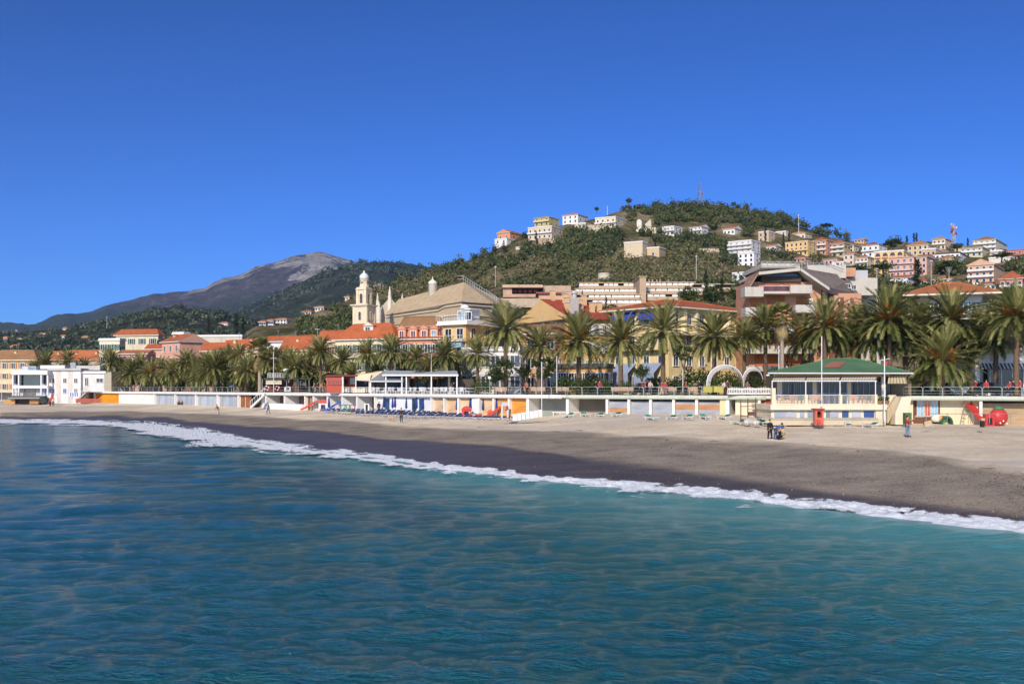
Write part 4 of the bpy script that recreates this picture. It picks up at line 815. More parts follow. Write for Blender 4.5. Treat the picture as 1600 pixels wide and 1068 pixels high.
for s in (-1, 1):
    for r, z0, z1 in ((hw, 0, zz(480)), (uw, zz(476), zz(453.2))): MB().box(s*r*.86-.25, s*r*.86+.25, -r-.12, -r-.003, z0, z1-.01).build('pilaster', paint('dccba6'), o); MB().box(r+.003, r+.12, s*r*.86-.25, s*r*.86+.25, z0, z1-.01).build('pilaster', paint('dccba6'), o)
# ---------------------------------------------------------------- the town behind the palms
class T:
    """a thing standing at a point, whose parts are given by photo columns / rows at a distance Y"""
    def __init__(s, name, px, Y, py, label, cat, group=None, kind=None):
        s.o = empty(name, P(px, py, Y), 0, label, cat, group, kind); s.g = s.o.location.copy()
    def L(s, px, py, Y): return P(px, py, Y)-s.g
    def b(s, name, x0, x1, yt, yb, Y, dep, mt, par=None):
        p, q = s.L(x0, yt, Y), s.L(x1, yb, Y); return MB().box(p.x, q.x, p.y, p.y+dep, q.z, p.z).build(name, mt, par or s.o)
    def poly(s, name, pts, Y, dep, mt, par=None):
        return MB().prism([(s.L(x, y, Y).x, s.L(x, y, Y).z) for x, y in pts], Y-s.g.y, Y-s.g.y+dep).build(name, mt, par or s.o)
    def rod(s, name, pts, r, mt, par=None, n=6):
        b = MB(); b.path([s.L(*p) for p in pts], r, n); return b.build(name, mt, par or s.o)
    def win(s, x0, x1, yt, yb, Y, frame='e4e0d6', gl='20282e', shut=None, closed=False, arch=False, name='window', par=None):
        p, q = s.L(x0, yt, Y), s.L(x1, yb, Y); return window(par or s.o, (p.x+q.x)/2, p.y-.004, (p.z+q.z)/2, 0, q.x-p.x, p.z-q.z, frame, gl, shut, closed, arch, False, name)
TG = 'houses of the town behind the palms'
house('cream villa with low tan tiled roof at the far left edge', -14, 56, 68, 563, 612, Y=262, yaw=-6, wall='d6bd8a', roof='hip', ry=545, rc='a0684e', front=(3, 5), side=(2, 2), shut='a06a3c', chim=1, group=TG, over=1.0)
house('long low block with weathered orange roof, left part, behind the bathing house', 80, 112, 122, 563, 612, Y=285, yaw=-12, wall='c9a988', roof='gable', ry=547, rc='b2603e', front=(2, 4), side=(1, 1), chim=2, group=TG)
house('long low block with orange roof and skylights touching the cream villa', 108, 158, 166, 563, 612, Y=275, yaw=-12, wall='c9a988', roof='gable', ry=545, rc='b85c3a', front=(2, 5), side=(1, 1), chim=3, group=TG)
house('cream villa with red hip roof and shaded front', 181, 247, 252, 524, 612, Y=268, yaw=-14, wall='d2c49e', roof='hip', ry=513, rc='b4502f', front=(5, 4), side=(4, 2), shut='3f6a50', group=TG, cat='villa', name='villa')
house('tall cream wing with flat parapet left of the red hip roof villa', 155, 187, 196, 532, 612, Y=258, yaw=-14, wall='dacb9e', roof='flat', front=(4, 3), side=(3, 1), shut='3f6a50', group=TG, cat='villa', name='villa')
house('low pink annexe with pinkish eaves below the cream villa', 187, 230, 240, 553, 612, Y=250, yaw=-14, wall='cf9c94', roof='gable', ry=546, rc='b4604c', front=(2, 5), side=(1, 1), group=TG)
house('small house with bright red roof between pink annexe and peach house', 230, 254, 260, 546, 612, Y=252, yaw=-14, wall='cfa088', roof='gable', ry=537, rc='b8482f', front=(2, 2), side=(1, 1), group=TG)
house('peach house with three arched windows and long pink gabled side', 253, 281, 322, 534, 612, Y=240, yaw=-44, wall='d0987c', roof='gable', ry=520, rc='b4593c', front=(4, 3), side=(0, 0), chim=2, group=TG, far=False)
house('small cream penthouse on the roofs above the peach house', 270, 287, 293, 522, 540, Y=262, yaw=-30, wall='d8cda4', roof='flat', front=(1, 2), side=(1, 1), group=TG, ext=8)
house('pale long building behind the orange roofs right of the pink gable', 308, 378, 384, 526, 600, Y=300, yaw=-8, wall='c9bd9e', roof='flat', front=(1, 6), side=(0, 0), group=TG)
house('house with plain orange roof right of the pink gable', 316, 350, 356, 549, 612, Y=228, yaw=-20, wall='d3a27c', roof='gable', ry=534, rc='b9502e', front=(2, 3), side=(1, 1), group=TG)
house('house with orange roof left of the pale chimney, behind the fan palm', 352, 378, 384, 545, 612, Y=232, yaw=-20, wall='d2b88c', roof='gable', ry=530, rc='b9502e', front=(2, 2), side=(1, 1), chim=1, group=TG)
house('house with orange roof right of the pale chimney, behind the fan palm', 377, 404, 410, 545, 612, Y=226, yaw=-24, wall='d2b88c', roof='gable', ry=528, rc='bb5430', front=(2, 2), side=(1, 1), chim=1, group=TG)
house('low cream shop block glimpsed between the palm trunks left of the kiosk mast', 330, 400, 406, 575, 612, Y=210, yaw=-20, wall='d6b070', roof='flat', front=(1, 5), side=(1, 1), gl='3a2a1c', group=TG)
house('white rooftop house with orange roof below the white hill villas', 418, 446, 452, 534, 560, Y=222, yaw=-26, wall=WHT, roof='gable', ry=524, rc='b8502e', front=(1, 3), side=(1, 1), group=TG, ext=12)
house('house with big plain orange roof and pale gable edge left of the church tower', 440, 481, 500, 548, 612, Y=205, yaw=-38, wall='dbbf8c', roof='gable', ry=521, rc='bb5430', front=(2, 4), side=(2, 2), chim=1, group=TG)
house('house with orange roof squeezed between two gables, behind the tall thin mast', 482, 505, 516, 543, 612, Y=212, yaw=-36, wall='dcc284', roof='gable', ry=528, rc='b9502e', front=(3, 2), side=(1, 1), group=TG)
house('yellow house with orange roof and small dormer left of the widest orange roof', 498, 532, 545, 534, 612, Y=196, yaw=-34, wall='dcc486', roof='gable', ry=514, rc='ba522f', front=(3, 3), side=(2, 2), shut='9a5a3a', group=TG)
o = house('cream house under the widest orange roof, with a green shuttered dormer', 524, 617, 640, 530, 612, Y=186, yaw=-26, wall='dccda0', roof='hip', ry=501, rc='c2552f', front=(3, 6), side=(3, 2), shut='5a7a66', group=TG, chim=1)
w_, d_, h_ = dims(o); b = MB(); b.box(w_*.42, w_*.42+2.1, 1.2, 4.2, h_+.3, h_+2.7).q([(w_*.42-.2, .9, h_+2.7), (w_*.42+2.3, .9, h_+2.7), (w_*.42+2.3, 5.5, h_+3.0), (w_*.42-.2, 5.5, h_+3.0)], 1).q([(w_*.42-.1, 1.1, h_+2.72), (w_*.42+2.2, 1.1, h_+2.72), (w_*.42+1.05, 1.1, h_+3.4)], 0); dm = b.build('dormer', [paint('d8ceb8'), tiles('b8532f')], o); window(dm, w_*.42+.95, 1.19, h_+1.6, 0, 1.0, 1.7, gl='35564a')
o = house('pink house with brown roof and a row of gabled dormers', 616, 686, 694, 530, 612, Y=176, yaw=-20, wall='cf8262', roof='shed', ry=524, rc='b9583c', front=(3, 6), side=(3, 1), shut='4a5a4c', group=TG, far=False)
w_, d_, h_ = dims(o); MB().box(.8, w_-.5, 1.6, d_, h_+.2, h_+2.3).build('attic', paint('cd8560'), o)
r = roof_mesh('hip', w_-1.3, d_-1.6, h_+2.3, 1.6, .4, None); r.build('roof', [tiles('94604a'), paint('b88a70'), WHITE], o, loc=(.8, 1.6, 0))
for i, fx in enumerate((.12, .38, .62, .84)):
    x = w_*fx; b = MB(); b.box(x-.75, x+.75, .9, 2.2, h_+.25, h_+1.9).prism([(x-.95, h_+1.9), (x+.95, h_+1.9), (x, h_+2.6)], .75, 3); dm = b.build('dormer', paint('d28a62'), o); window(dm, x, .898, h_+1.05, 0, .8, 1.1, gl='5a2f2a' if i < 3 else '7d8a92')
o = house('yellow flats with a white roof terrace, right of the pink dormer house', 692, 728, 772, 507, 612, Y=160, yaw=-34, wall='d8ac62', roof='flat', front=(4, 2), side=(4, 2), win=(1.2, 1.6), frame='e6dcc0', group=TG, balc=(1, 2, 3), bcol='e0dccf', far=False, over=1.6, cat='apartment house', name='apartment_house')
w_, d_, h_ = dims(o); b = MB(); b.box(2, w_-1.5, 3, d_-2, h_+.3, h_+2.6).box(1.6, w_-1, 2.6, d_-1.6, h_+2.6, h_+2.8); ph = b.build('penthouse', paint('dedcd6', .7, .08), o); window(ph, w_*.62, 2.99, h_+1.6, 0, 1.2, 1.2); window(ph, w_*.35, 2.99, h_+1.6, 0, 1.6, 1.6, gl='8a9aa6')
b = MB(); [b.box(-.8+i*.33, -.76+i*.33, -.75, -.71, h_+.67, h_+1.5) for i in range(int((w_+1.6)/.33))]; b.box(-.85, w_+.85, -.76, -.70, h_+1.5, h_+1.56); b.build('terrace_railing', paint('e0ded8', .6), o)
MB().lathe([(.75, 0), (.72, .3), (.5, .55), (.1, .7)], 10, c=(w_-2.5, d_*.4, h_+2.8)).build('satellite_dish', WHITE, o, True)
MB().box(w_*.5, w_*.95, -.9, -.05, h_*.66, h_*.66+.9).build('sunblind', paint('86a0a8', .7, .08), o)
house('low white building with grey glazed awning behind the two yellow flats palms', 722, 812, 822, 548, 612, Y=148, yaw=-20, wall='d2cfc8', roof='flat', front=(2, 6), side=(2, 1), win=(1.6, 1.6), gl='3a4248', group=TG)
o = house('yellow house with red roof and many chimneys, gable wall to the left', 893, 958, None, 502, 612, Y=154, yaw=27, wall='d8ad66', roof='gable', ry=None, rc='b03c30', front=(4, 5), side=(0, 0), dep=17, shut='2f4a3c', gl='c9c9c4', group=TG, over=.6, far=False)
w_, d_, h_ = dims(o); r_ = [c for c in o.children if c.name.startswith('roof')][0]; [bpy.data.objects.remove(c) for c in list(r_.children)]; bpy.data.objects.remove(r_); KIDS.clear()
rf = roof_mesh('gable', w_, d_, h_, 3.4, .5, None).build('roof', [tiles('b03c30'), paint('4a4440'), paint('d8ad66', .85, .16, .5)], o)
for i, (fx, fy) in enumerate(((.12, .15), (.22, .5), (.38, .12), (.42, .42), (.55, .25), (.62, .5), (.75, .18), (.86, .4), (.95, .2), (.3, .3))):
    x, y = w_*fx, d_*fy; zr = h_+.2+3.4*min(fy*2, 1); b = MB(); b.box(x-.35, x+.35, y-.3, y+.3, zr-1, zr+1.5).box(x-.45, x+.45, y-.4, y+.4, zr+1.5, zr+1.62, 1); b.build('chimney', [paint('d8b078'), paint('c8c0b0')], rf)
x = w_*.05; MB().box(x-.5, x+.5, -.6, .1, h_-4, h_+3.2).lathe([(.32, 0), (.32, .6), (.5, .7), (.3, 1.1)], 8, c=(x, -.25, h_+3.2)).build('flue', paint('b9b2a8'), o)
house('low house with brown roof and tiny dormer stepping down left of the red chimney roof', 822, 868, 882, 522, 612, Y=150, yaw=-24, wall='cf9c7c', roof='gable', ry=505, rc='8f5a4a', front=(3, 3), side=(1, 1), group=TG)
house('small white roof house under the church apse', 800, 838, 846, 512, 612, Y=172, yaw=-24, wall='d9cfc0', roof='gable', ry=497, rc='a88c74', front=(3, 3), side=(1, 1), group=TG)
o = house('yellow hotel with blue awnings under its eaves and an orange hip roof', 956, 1045, 1163, 481, 612, Y=140, yaw=-50, wall='dcc486', roof='hip', ry=463, rc='bb5230', front=(4, 4), side=(4, 6), shut=None, gl='3a4650', group=TG, over=1.3, balc=(2,), bcol='dcc486', far=False, cat='hotel', name='hotel')
w_, d_, h_ = dims(o); blue = paint('1f3f9a', .8, .08)
for x0_, x1_ in ((.06, .46), (.54, .94)): b = MB(); b.q([(w_*x0_, -.05, h_-.15), (w_*x1_, -.05, h_-.15), (w_*x1_, -1.1, h_-1.15), (w_*x0_, -1.1, h_-1.15)]); b.box(w_*x0_, w_*x1_, -1.12, -1.09, h_-1.5, h_-1.15); b.build('awning', blue, o)
for i in range(7): MB().box(w_+.01, w_+.75, d_*i/7+.2, d_*i/7+.6, h_-3.4, h_-.01).build('column', paint('e0cfa0'), o)
MB().box(w_+.01, w_+1.3, 0, d_, h_-3.7, h_-3.4).build('balcony', paint('e0d2aa'), o)
for i in range(2): b = MB(); b.q([(w_*(.1+.45*i), -.1, 4), (w_*(.45+.45*i), -.1, 4), (w_*(.45+.45*i), -1.8, 2.6), (w_*(.1+.45*i), -1.8, 2.6)]); b.box(w_*(.1+.45*i), w_*(.45+.45*i), -1.83, -1.8, 1.0, 2.6); b.build('shop_awning', paint('8c9eb8', .8, .2, 2), o)
# the shared front of the buildings in the shade at street level
house('ochre shop front with balcony tables under the chimney roof', 862, 950, 958, 575, 612, Y=141, yaw=-20, wall='d09a50', roof='flat', front=(1, 7), side=(1, 1), win=(1.4, 2.0), gl='2e2a26', group=TG, bcol='4a4844')
o = house('villa with wide orange hip roof and white walls behind the right hand palms', 1437, 1535, 1578, 461, 612, Y=124, yaw=-20, wall='dad2c4', roof='hip', ry=437, rc='b8603c', front=(4, 5), side=(4, 2), shut='5f8272', group=TG, over=2.0, balc=(1, 2, 3), bcol='d8d2c6', far=False, cat='villa', name='villa')
o = house('white corner house with arched shop openings and striped awnings at the right', 1524, 1640, None, 553, 612, Y=117, yaw=-8, wall='dcd8d2', roof='flat', front=(0, 0), side=(0, 0), dep=6, group=TG, bcol='d2b898', far=False)
w_, d_, h_ = dims(o)
for i in range(3):
    x = w_*(.2+.3*i); window(o, x, -.002, 1.5, 0, 2.3, 2.9, 'd8d4cc', '1c1816', arch=False, name='shop_opening'); b = MB()
    for k in range(12): b.q([(x-1.2+.2*k, -.1, 3.3), (x-1.0+.2*k, -.1, 3.3), (x-1.0+.2*k, -1.0, 2.6), (x-1.2+.2*k, -1.0, 2.6)], k % 2)
    b.build('striped_awning', [paint('d8d2c8'), paint('4a463f')], o)
for i in range(7): b = MB(); x = .6+i*.9; b.lathe([(.22, 0), (.28, .5)], 8, c=(x, .6, h_+.25)); pt = b.build('plant_pot', paint('a0603c'), o); V, Fc, T_ = leaf_cloud([(x, .6, h_+1.1)], [(.4, .4, .5)], 60, .12, RNG); link('foliage', npmesh('foliage', V, Fc, m_leaf, False, {'tint': T_}), pt)
house('white shop with one striped awning between the right hand palm trunks', 1470, 1512, 1516, 556, 612, Y=121, yaw=-8, wall='dad4cc', roof='flat', front=(1, 3), side=(0, 0), win=(1.5, 2.0), gl='1c1816', group=TG, bcol='d2c8b8', far=False)
# brick and concrete apartment house
Ya = 138; t = T('brick_apartment_house', 1165, Ya, 612, 'brick and concrete apartment house with a sloping grey roof slab', 'apartment house', TG)
brick, conc, rsh = paint('c48e68', .85, .2, .8), paint('c0b8a8', .85, .18, .5), wood('a86844', 6, True)
t.b('wall', 1170, 1283, 440, 612, Ya+2.2, 8, brick); t.b('side_wall', 1283.1, 1346, 458, 612, Ya+5, 22, brick); t.b('rear_wing', 1338, 1376, 462, 612, Ya+22, 18, conc)
def slab(name, a, b_, Y0, dep, th, mt): 
    p, q = t.L(*a, Y0), t.L(*b_, Y0); dz = th*Ya/F; n = MB(); n.prism([(p.x, p.z), (q.x, q.z), (q.x, q.z-dz), (p.x, p.z-dz)], p.y, p.y+dep); return n.build(name, mt, t.o)
slab('roof_slab', (1171, 447), (1186, 424), Ya, 6, 3, paint('a07a60', .85, .2)); slab('roof_slab', (1185.6, 424.5), (1251, 418), Ya, 12, 4.6, conc); slab('roof_slab', (1250.5, 418), (1296, 449), Ya, 12, 4.6, conc)
t.b('attic_wall', 1190, 1252, 425.5, 440, Ya+1.6, 14, paint('4a4038', .8, .1))
p = [t.L(1251, 418.5, Ya), t.L(1296, 449, Ya), t.L(1342, 459, Ya+18), t.L(1330, 432, Ya+20)]; b = MB(); b.q(p).q([x-Vector((0, 0, .3)) for x in p][::-1]); b.q([p[1], p[1]-Vector((0, 0, .8)), p[2]-Vector((0, 0, .8)), p[2]]); b.build('side_roof', paint('8a7a6c', .85, .2), t.o)
t.b('roof_house', 1190, 1250, 411, 418, Ya+6, 12, conc); t.b('roof_house', 1262, 1322, 414, 434, Ya+14, 10, conc); t.b('roof_house', 1310, 1337, 418, 432, Ya+17, 8, brick); t.b('roof_house', 1336, 1356, 422, 440, Ya+20, 6, paint('b0b0b4')); t.b('roof_parapet', 1325, 1371, 434, 461, Ya+18, 18, conc)
t.rod('roof_railing', [(1190, 408.5, Ya+5), (1236, 409, Ya+5), (1290, 411, Ya+8), (1318, 421, Ya+10)], .05, metal('b4b8ba')); t.rod('roof_railing', [(1190, 411, Ya+5), (1236, 411.5, Ya+5), (1290, 414, Ya+8), (1318, 425, Ya+10)], .04, metal('b4b8ba'))
for x in range(1190, 1320, 9): t.rod('railing_post', [(x, 408.6+max(0, x-1240)*.06, Ya+5.5), (x, 418, Ya+5.5)], .04, metal('b4b8ba'))
for k, (x0, x1, yt, yb) in enumerate(((1164, 1193, 448, 463), (1235, 1269, 445, 458), (1165, 1196, 480, 494), (1243, 1276, 476, 488))): t.b('balcony', x0, x1, yt, yb, Ya-.5-.3*(k % 2), 2.6, conc)
t.b('balcony', 1193.1, 1234.9, 455, 458.5, Ya-.3, 2.4, conc); t.b('balcony_railing', 1193.1, 1234.9, 446, 447, Ya-.2, .1, metal('b4b8ba')); t.b('balcony_glass', 1193.2, 1234.8, 447.2, 454.8, Ya-.18, .04, glass('5a3528')); t.b('balcony', 1165, 1272, 508, 520, Ya-.4, 2.5, conc); t.b('balcony', 1165, 1272, 540, 552, Ya-.4, 2.5, conc); t.b('balcony', 1165, 1272, 572, 580, Ya-.4, 2.5, conc)
for (x0, x1, yt, yb) in ((1195, 1219, 433, 446), (1225, 1247, 431, 446), (1172, 1194, 466, 478), (1198, 1226, 462, 478), (1245, 1263, 464, 475), (1175, 1195, 496, 508), (1200, 1230, 496, 508), (1238, 1265, 492, 507), (1175, 1200, 524, 540), (1205, 1240, 524, 540), (1180, 1262, 556, 572)): t.b('roller_shutter', x0, x1, yt, yb, Ya+2.0, .18, rsh)
t.b('window_band', 1191, 1249, 427, 431.5, Ya+1.45, .1, glass('2a3038'))
for i in range(5): t.b('pier', 1272+i*15.5, 1278+i*15.5, 456+i*2.6, 560, Ya+2.6, 2.3, brick); 
for i in range(4): t.b('roller_shutter', 1281+i*15.5, 1287+i*15.5, 468+i*2.6, 486, Ya+4.6, .2, rsh); t.b('lintel', 1279+i*15.5, 1287+i*15.5, 461+i*2.6, 466+i*2.6, Ya+4.2, .6, conc)
for i in range(5): t.win(1295+i*9, 1301+i*9, 437+i*2.2, 443+i*2.2, Ya+13.5, 'c8c4ba', '33241e', name='attic_window')
t.b('satellite_dish', 1265, 1270, 466, 473, Ya-.3, .15, WHITE)
# fans of distant villas on the low hills
def lowY(px, py):
    yr = float(np.interp(px, [-700,-100,0,50,100,170,220,260,300,340,380,420,470,560,700], [535,528,522,518,515,503,488,482,482,489,495,505,515,530,545])); return 430+820*min(1, max(0, (582-py)/(582-yr)))
def villa(label, x0, x1, ye, yb, ry, wall=WHT, rc='a8583c', Y=620, front=(1, 3), yaw=-20, roof='hip'):
    xm = (x0+x1)/2; Y = lowY(xm, yb+.5) if xm < 400 else hillY(xm, yb+.5); HOUSE_CLEAR.append((x0-2, x1+2, ye-3, yb+2))
    return house(label, x0, x0+(x1-x0)*.75, x1, ye, yb, Y=Y, yaw=yaw, wall=wall, roof=roof, ry=ry, rc=rc, front=front, side=(1, 1), far=True, ext=4, group='distant villas among the low hills')
villa('white cube villa with balcony among dark pines under the distant ridge', 342, 360, 505, 513, 502, Y=560, front=(2, 3))
villa('left one of the joined white villas above the orange roofs, with an orange roof', 405, 418, 503, 508, 500, Y=540); villa('middle one of the joined white villas, with arches', 417, 430, 501, 507, 498, Y=530); villa('right and largest of the joined white villas, on the pale rock', 428, 454, 499, 507, 495.5, Y=520, front=(2, 4))
villa('stepped white villa on the wooded slope above the joined villas', 473, 490, 487, 493, 484, Y=560, front=(1, 3)); villa('small pale villa just above the stepped white one', 492, 510, 480, 485, 477, Y=580, wall='d8c4b0')
villa('pavilion with wide grey tiled roof on the ridge behind the bell tower', 584, 604, 446, 449, 441.5, wall='c08a7c', rc='80706a', Y=640, front=(1, 3)); villa('tiny pale house on the ridge right of the pavilion', 644, 656, 438, 442, 436, Y=600, front=(1, 2)); villa('tiny pale house halfway down left of the bell tower', 539, 548, 464, 468, 462.5, wall='d8b8a0', Y=600, front=(1, 1))
for i, (x0, x1, ye, yb, ry, wl, lab) in enumerate([(69, 85, 531, 536, 529, 'd0a890', 'low pinkish villa on the green hill above the tiled villa'), (94, 104, 525, 531, 522.5, WHT, 'white villa on the green hill left of the red roofed one'), (128, 140, 527, 533, 524, 'd8c8b4', 'villa with bright red roof on the green hill'), (62, 73, 521, 524, 519.5, WHT, 'small flat white villa high on the green hill'), (26, 40, 529, 533, 527, 'd4ccbc', 'pale house low on the green hill at the far left'), (98, 107, 513, 516, 510.5, 'cfc4b0', 'pale house on the spur below the mountain ridge'), (5, 14, 527, 534, 525, 'c8a890', 'brown roofed house at the far left edge'), (112, 118, 534, 537, 532, 'd6c4a8', 'tiny ochre house between two hill villas'), (16, 30, 541, 548, 538, 'c9a080', 'salmon house just above the tiled villa roof'), (24, 28, 516, 518, 515, WHT, 'white speck of a villa on the far left crest')]):
    villa(lab, x0, x1, ye, yb, ry, wl, 'b0603f', Y=480+i*6 if ye > 522 else 760, front=(1, 2))
# masts and pylons
def pylon(label, px, Y, yt, yb, wb, c1, c2=None, name='lattice_mast', dishes=0):
    z0, z1 = Zp(yb, Y), Zp(yt, Y); o = empty(name, (Xp(px, Y), Y, z0), 0, label, 'mast'); hgt = z1-z0; wb = wb/F*Y/2; b = MB(); n = 12
    for s in range(4):
        sx, sy = ((-1, -1), (1, -1), (1, 1), (-1, 1))[s]; b.tube((sx*wb, sy*wb, -2), (sx*wb*.15, sy*wb*.15, hgt*.92), .16, .1, 5)
    for k in range(n):
        f0, f1 = k/n, (k+1)/n; w0, w1 = wb*(1-.85*f0*.92), wb*(1-.85*f1*.92)
        for (ax, ay, bx, by) in ((-1, -1, 1, -1), (1, -1, 1, 1), (1, 1, -1, 1), (-1, 1, -1, -1)): b.tube((ax*w0, ay*w0, f0*hgt*.92), (bx*w1, by*w1, f1*hgt*.92), .08, .08, 4, 1 if (c2 and k % 4 < 2) else 0)
    b.build('lattice', [metal(c1), metal(c2 or c1)], o); MB().tube((0, 0, hgt*.9), (0, 0, hgt), .1, .06, 5).build('antenna', metal(c1), o)
    for i in range(dishes): a_ = i*1.9; MB().tube((1.1*math.cos(a_), 1.1*math.sin(a_), hgt*(.45+.09*i)), (1.7*math.cos(a_), 1.7*math.sin(a_), hgt*(.45+.09*i)), .75, .75, 10).build('dish', metal('d8d0c8' if i % 2 else 'b05a4a'), o)
pylon('tall grey lattice mast on the summit', 1094, 665, 282, 318, 9, '8a9298', dishes=2); pylon('short red and white lattice mast crowded with dishes on the right skyline', 1490, 520, 348, 378, 5, 'c8c4c0', 'a84a44', dishes=6)
for px, Y, yt, yb, lab in ((868, 520, 396, 436, 'thin white pole among scrub left of the pale fort'), (774, 480, 415, 448, 'thin pole among scrub above the church apse'), (1088, 420, 398, 440, 'thin pole above the right end of the terraced apartments'), (1455, 300, 405, 452, 'thin grey pole right of the dark cedar'), (949, 660, 322, 334, 'small antenna post on the hill crest left of the summit'), (1248, 560, 335, 360, 'thin dark pole on the crest right of the summit'), (1370, 300, 418, 450, 'thin pole at the foot of the arched loggias'), (167, 900, 494, 508, 'far pylon on the dark slope above the cream villa'), (496, 200, 513, 534, 'white finial pole on the roof between two orange gables')):
    o = empty('pole', (Xp(px, Y), Y, Zp(yb, Y)), 0, lab, 'pole'); h = Zp(yt, Y)-Zp(yb, Y); MB().tube((0, 0, -3), (0, 0, h), .12*Y/400, .08*Y/400, 6).build('shaft', metal('b8b4ac'), o); MB().box(-.5, .5, -.06, .06, h*.93, h*.96).build('crossbar', metal('b8b4ac'), o)
# ---------------------------------------------------------------- woods, planted clear of the houses
def okhill(px, py, f):
    for (a0, a1, t0, t1) in HOUSE_CLEAR:
        if a0-2 < px < a1+2 and t0-2 < py < t1+8: return False
    bare = .50 if px < 820 else (.42 if py > 372 else .30)
    if px > 1140 and py > 350: bare = .36
    if 880 < px < 1140 and py > 360: bare = .30
    if px < 760: bare = .56-.12*(py > 440)
    return f > bare or RNG.random() < (.20 if px < 820 else .3)
woods('hill_woods', 2600, (470, 1640), (.12, 1.0), okhill, (2.2, 5.2), m_wood, 21, 84, .6)

def lowpos(px, t):
    yr = float(np.interp(px, [-700,-100,0,50,100,170,220,260,300,340,380,420,470,560,700], [535,528,522,518,515,503,488,482,482,489,495,505,515,530,545])); py = 582+(yr-582)*t; Y = 430+820*t; return py, Y, Xp(px, Y), Zp(py, Y)
def oklow(px, py, f):
    for (a0, a1, t0, t1) in HOUSE_CLEAR:
        if a0-1 < px < a1+1 and t0-1 < py < t1+4: return False
    return f > .46 or RNG.random() < .25
woods('low_hill_woods', 1500, (-60, 560), (.12, 1.0), oklow, (3.5, 7.0), leafmat('low_hill_foliage', [(.10, '232c18'), (.40, '35402a'), (.70, '4c5636'), (.9, '6a6a50')], .15, .03), 33, 26, 1.5, pos=lowpos)
def ridgepos(px, t):
    yr = float(np.interp(px, [-200,100,200,300,370,400,420,440,470,500,530,560,575,600,640,680,700,760,1000], [560,545,530,500,486,476,466,455,440,426,419,411,409,410,413,418,420,430,470])); py = 575+(yr-575)*t; Y = 1150+1350*t; return py, Y, Xp(px, Y), Zp(py, Y)
woods('ridge_woods', 2200, (300, 740), (.3, 1.0), lambda px, py, f: f > .42, (6, 12), leafmat('ridge_foliage', [(.10, '252e1e'), (.40, '323c28'), (.70, '444e36'), (.9, '5c6048')], .1, .02), 34, 18, 3.0, pos=ridgepos)
# ---------------------------------------------------------------- sea front: beam, cabins, kiosks, restaurant
wbeam, gbeam = paint('dedcd4', .7, .12), paint('bcc2ac', .75, .16)
def beam(name, lab, p0, p1, mt, zt=ZP+.02, zb=ZP-.42, cat='ledge'):
    o = empty(name, P(p0, YH, Yw(p0))*1.0, 0, lab, cat); o.location.z = zb; g = o.location.copy(); V = []; Fq = []; ps = np.arange(p0, p1+.1, min(12, (p1-p0)/2))
    for p in ps:
        for f, z in ((-.14, zb), (-.14, zt), (.35, zt), (.35, zb)): V.append((Xp(p, Yw(p))-g.x, Yw(p)+f-g.y, z-g.z))
    for i in range(len(ps)-1):
        for k in range(4): a0 = i*4+k; b0 = i*4+(k+1) % 4; Fq.append((a0, b0, b0+4, a0+4))
    Fq += [(0, 1, 2, 3)]; n = len(V); Fq += [(n-1, n-2, n-3, n-4)]
    link('edge_beam', npmesh('edge_beam', np.array(V), np.array(Fq), mt), o); return o
beam('promenade_edge', 'long white painted promenade edge above the left and middle cabins', 146, 884, wbeam)
beam('promenade_edge', 'pale cream green promenade edge above the grey shutters', 884.2, 1203, gbeam)
beam('promenade_edge', 'pale green promenade edge above the playground at the right', 1408, 1700, gbeam)
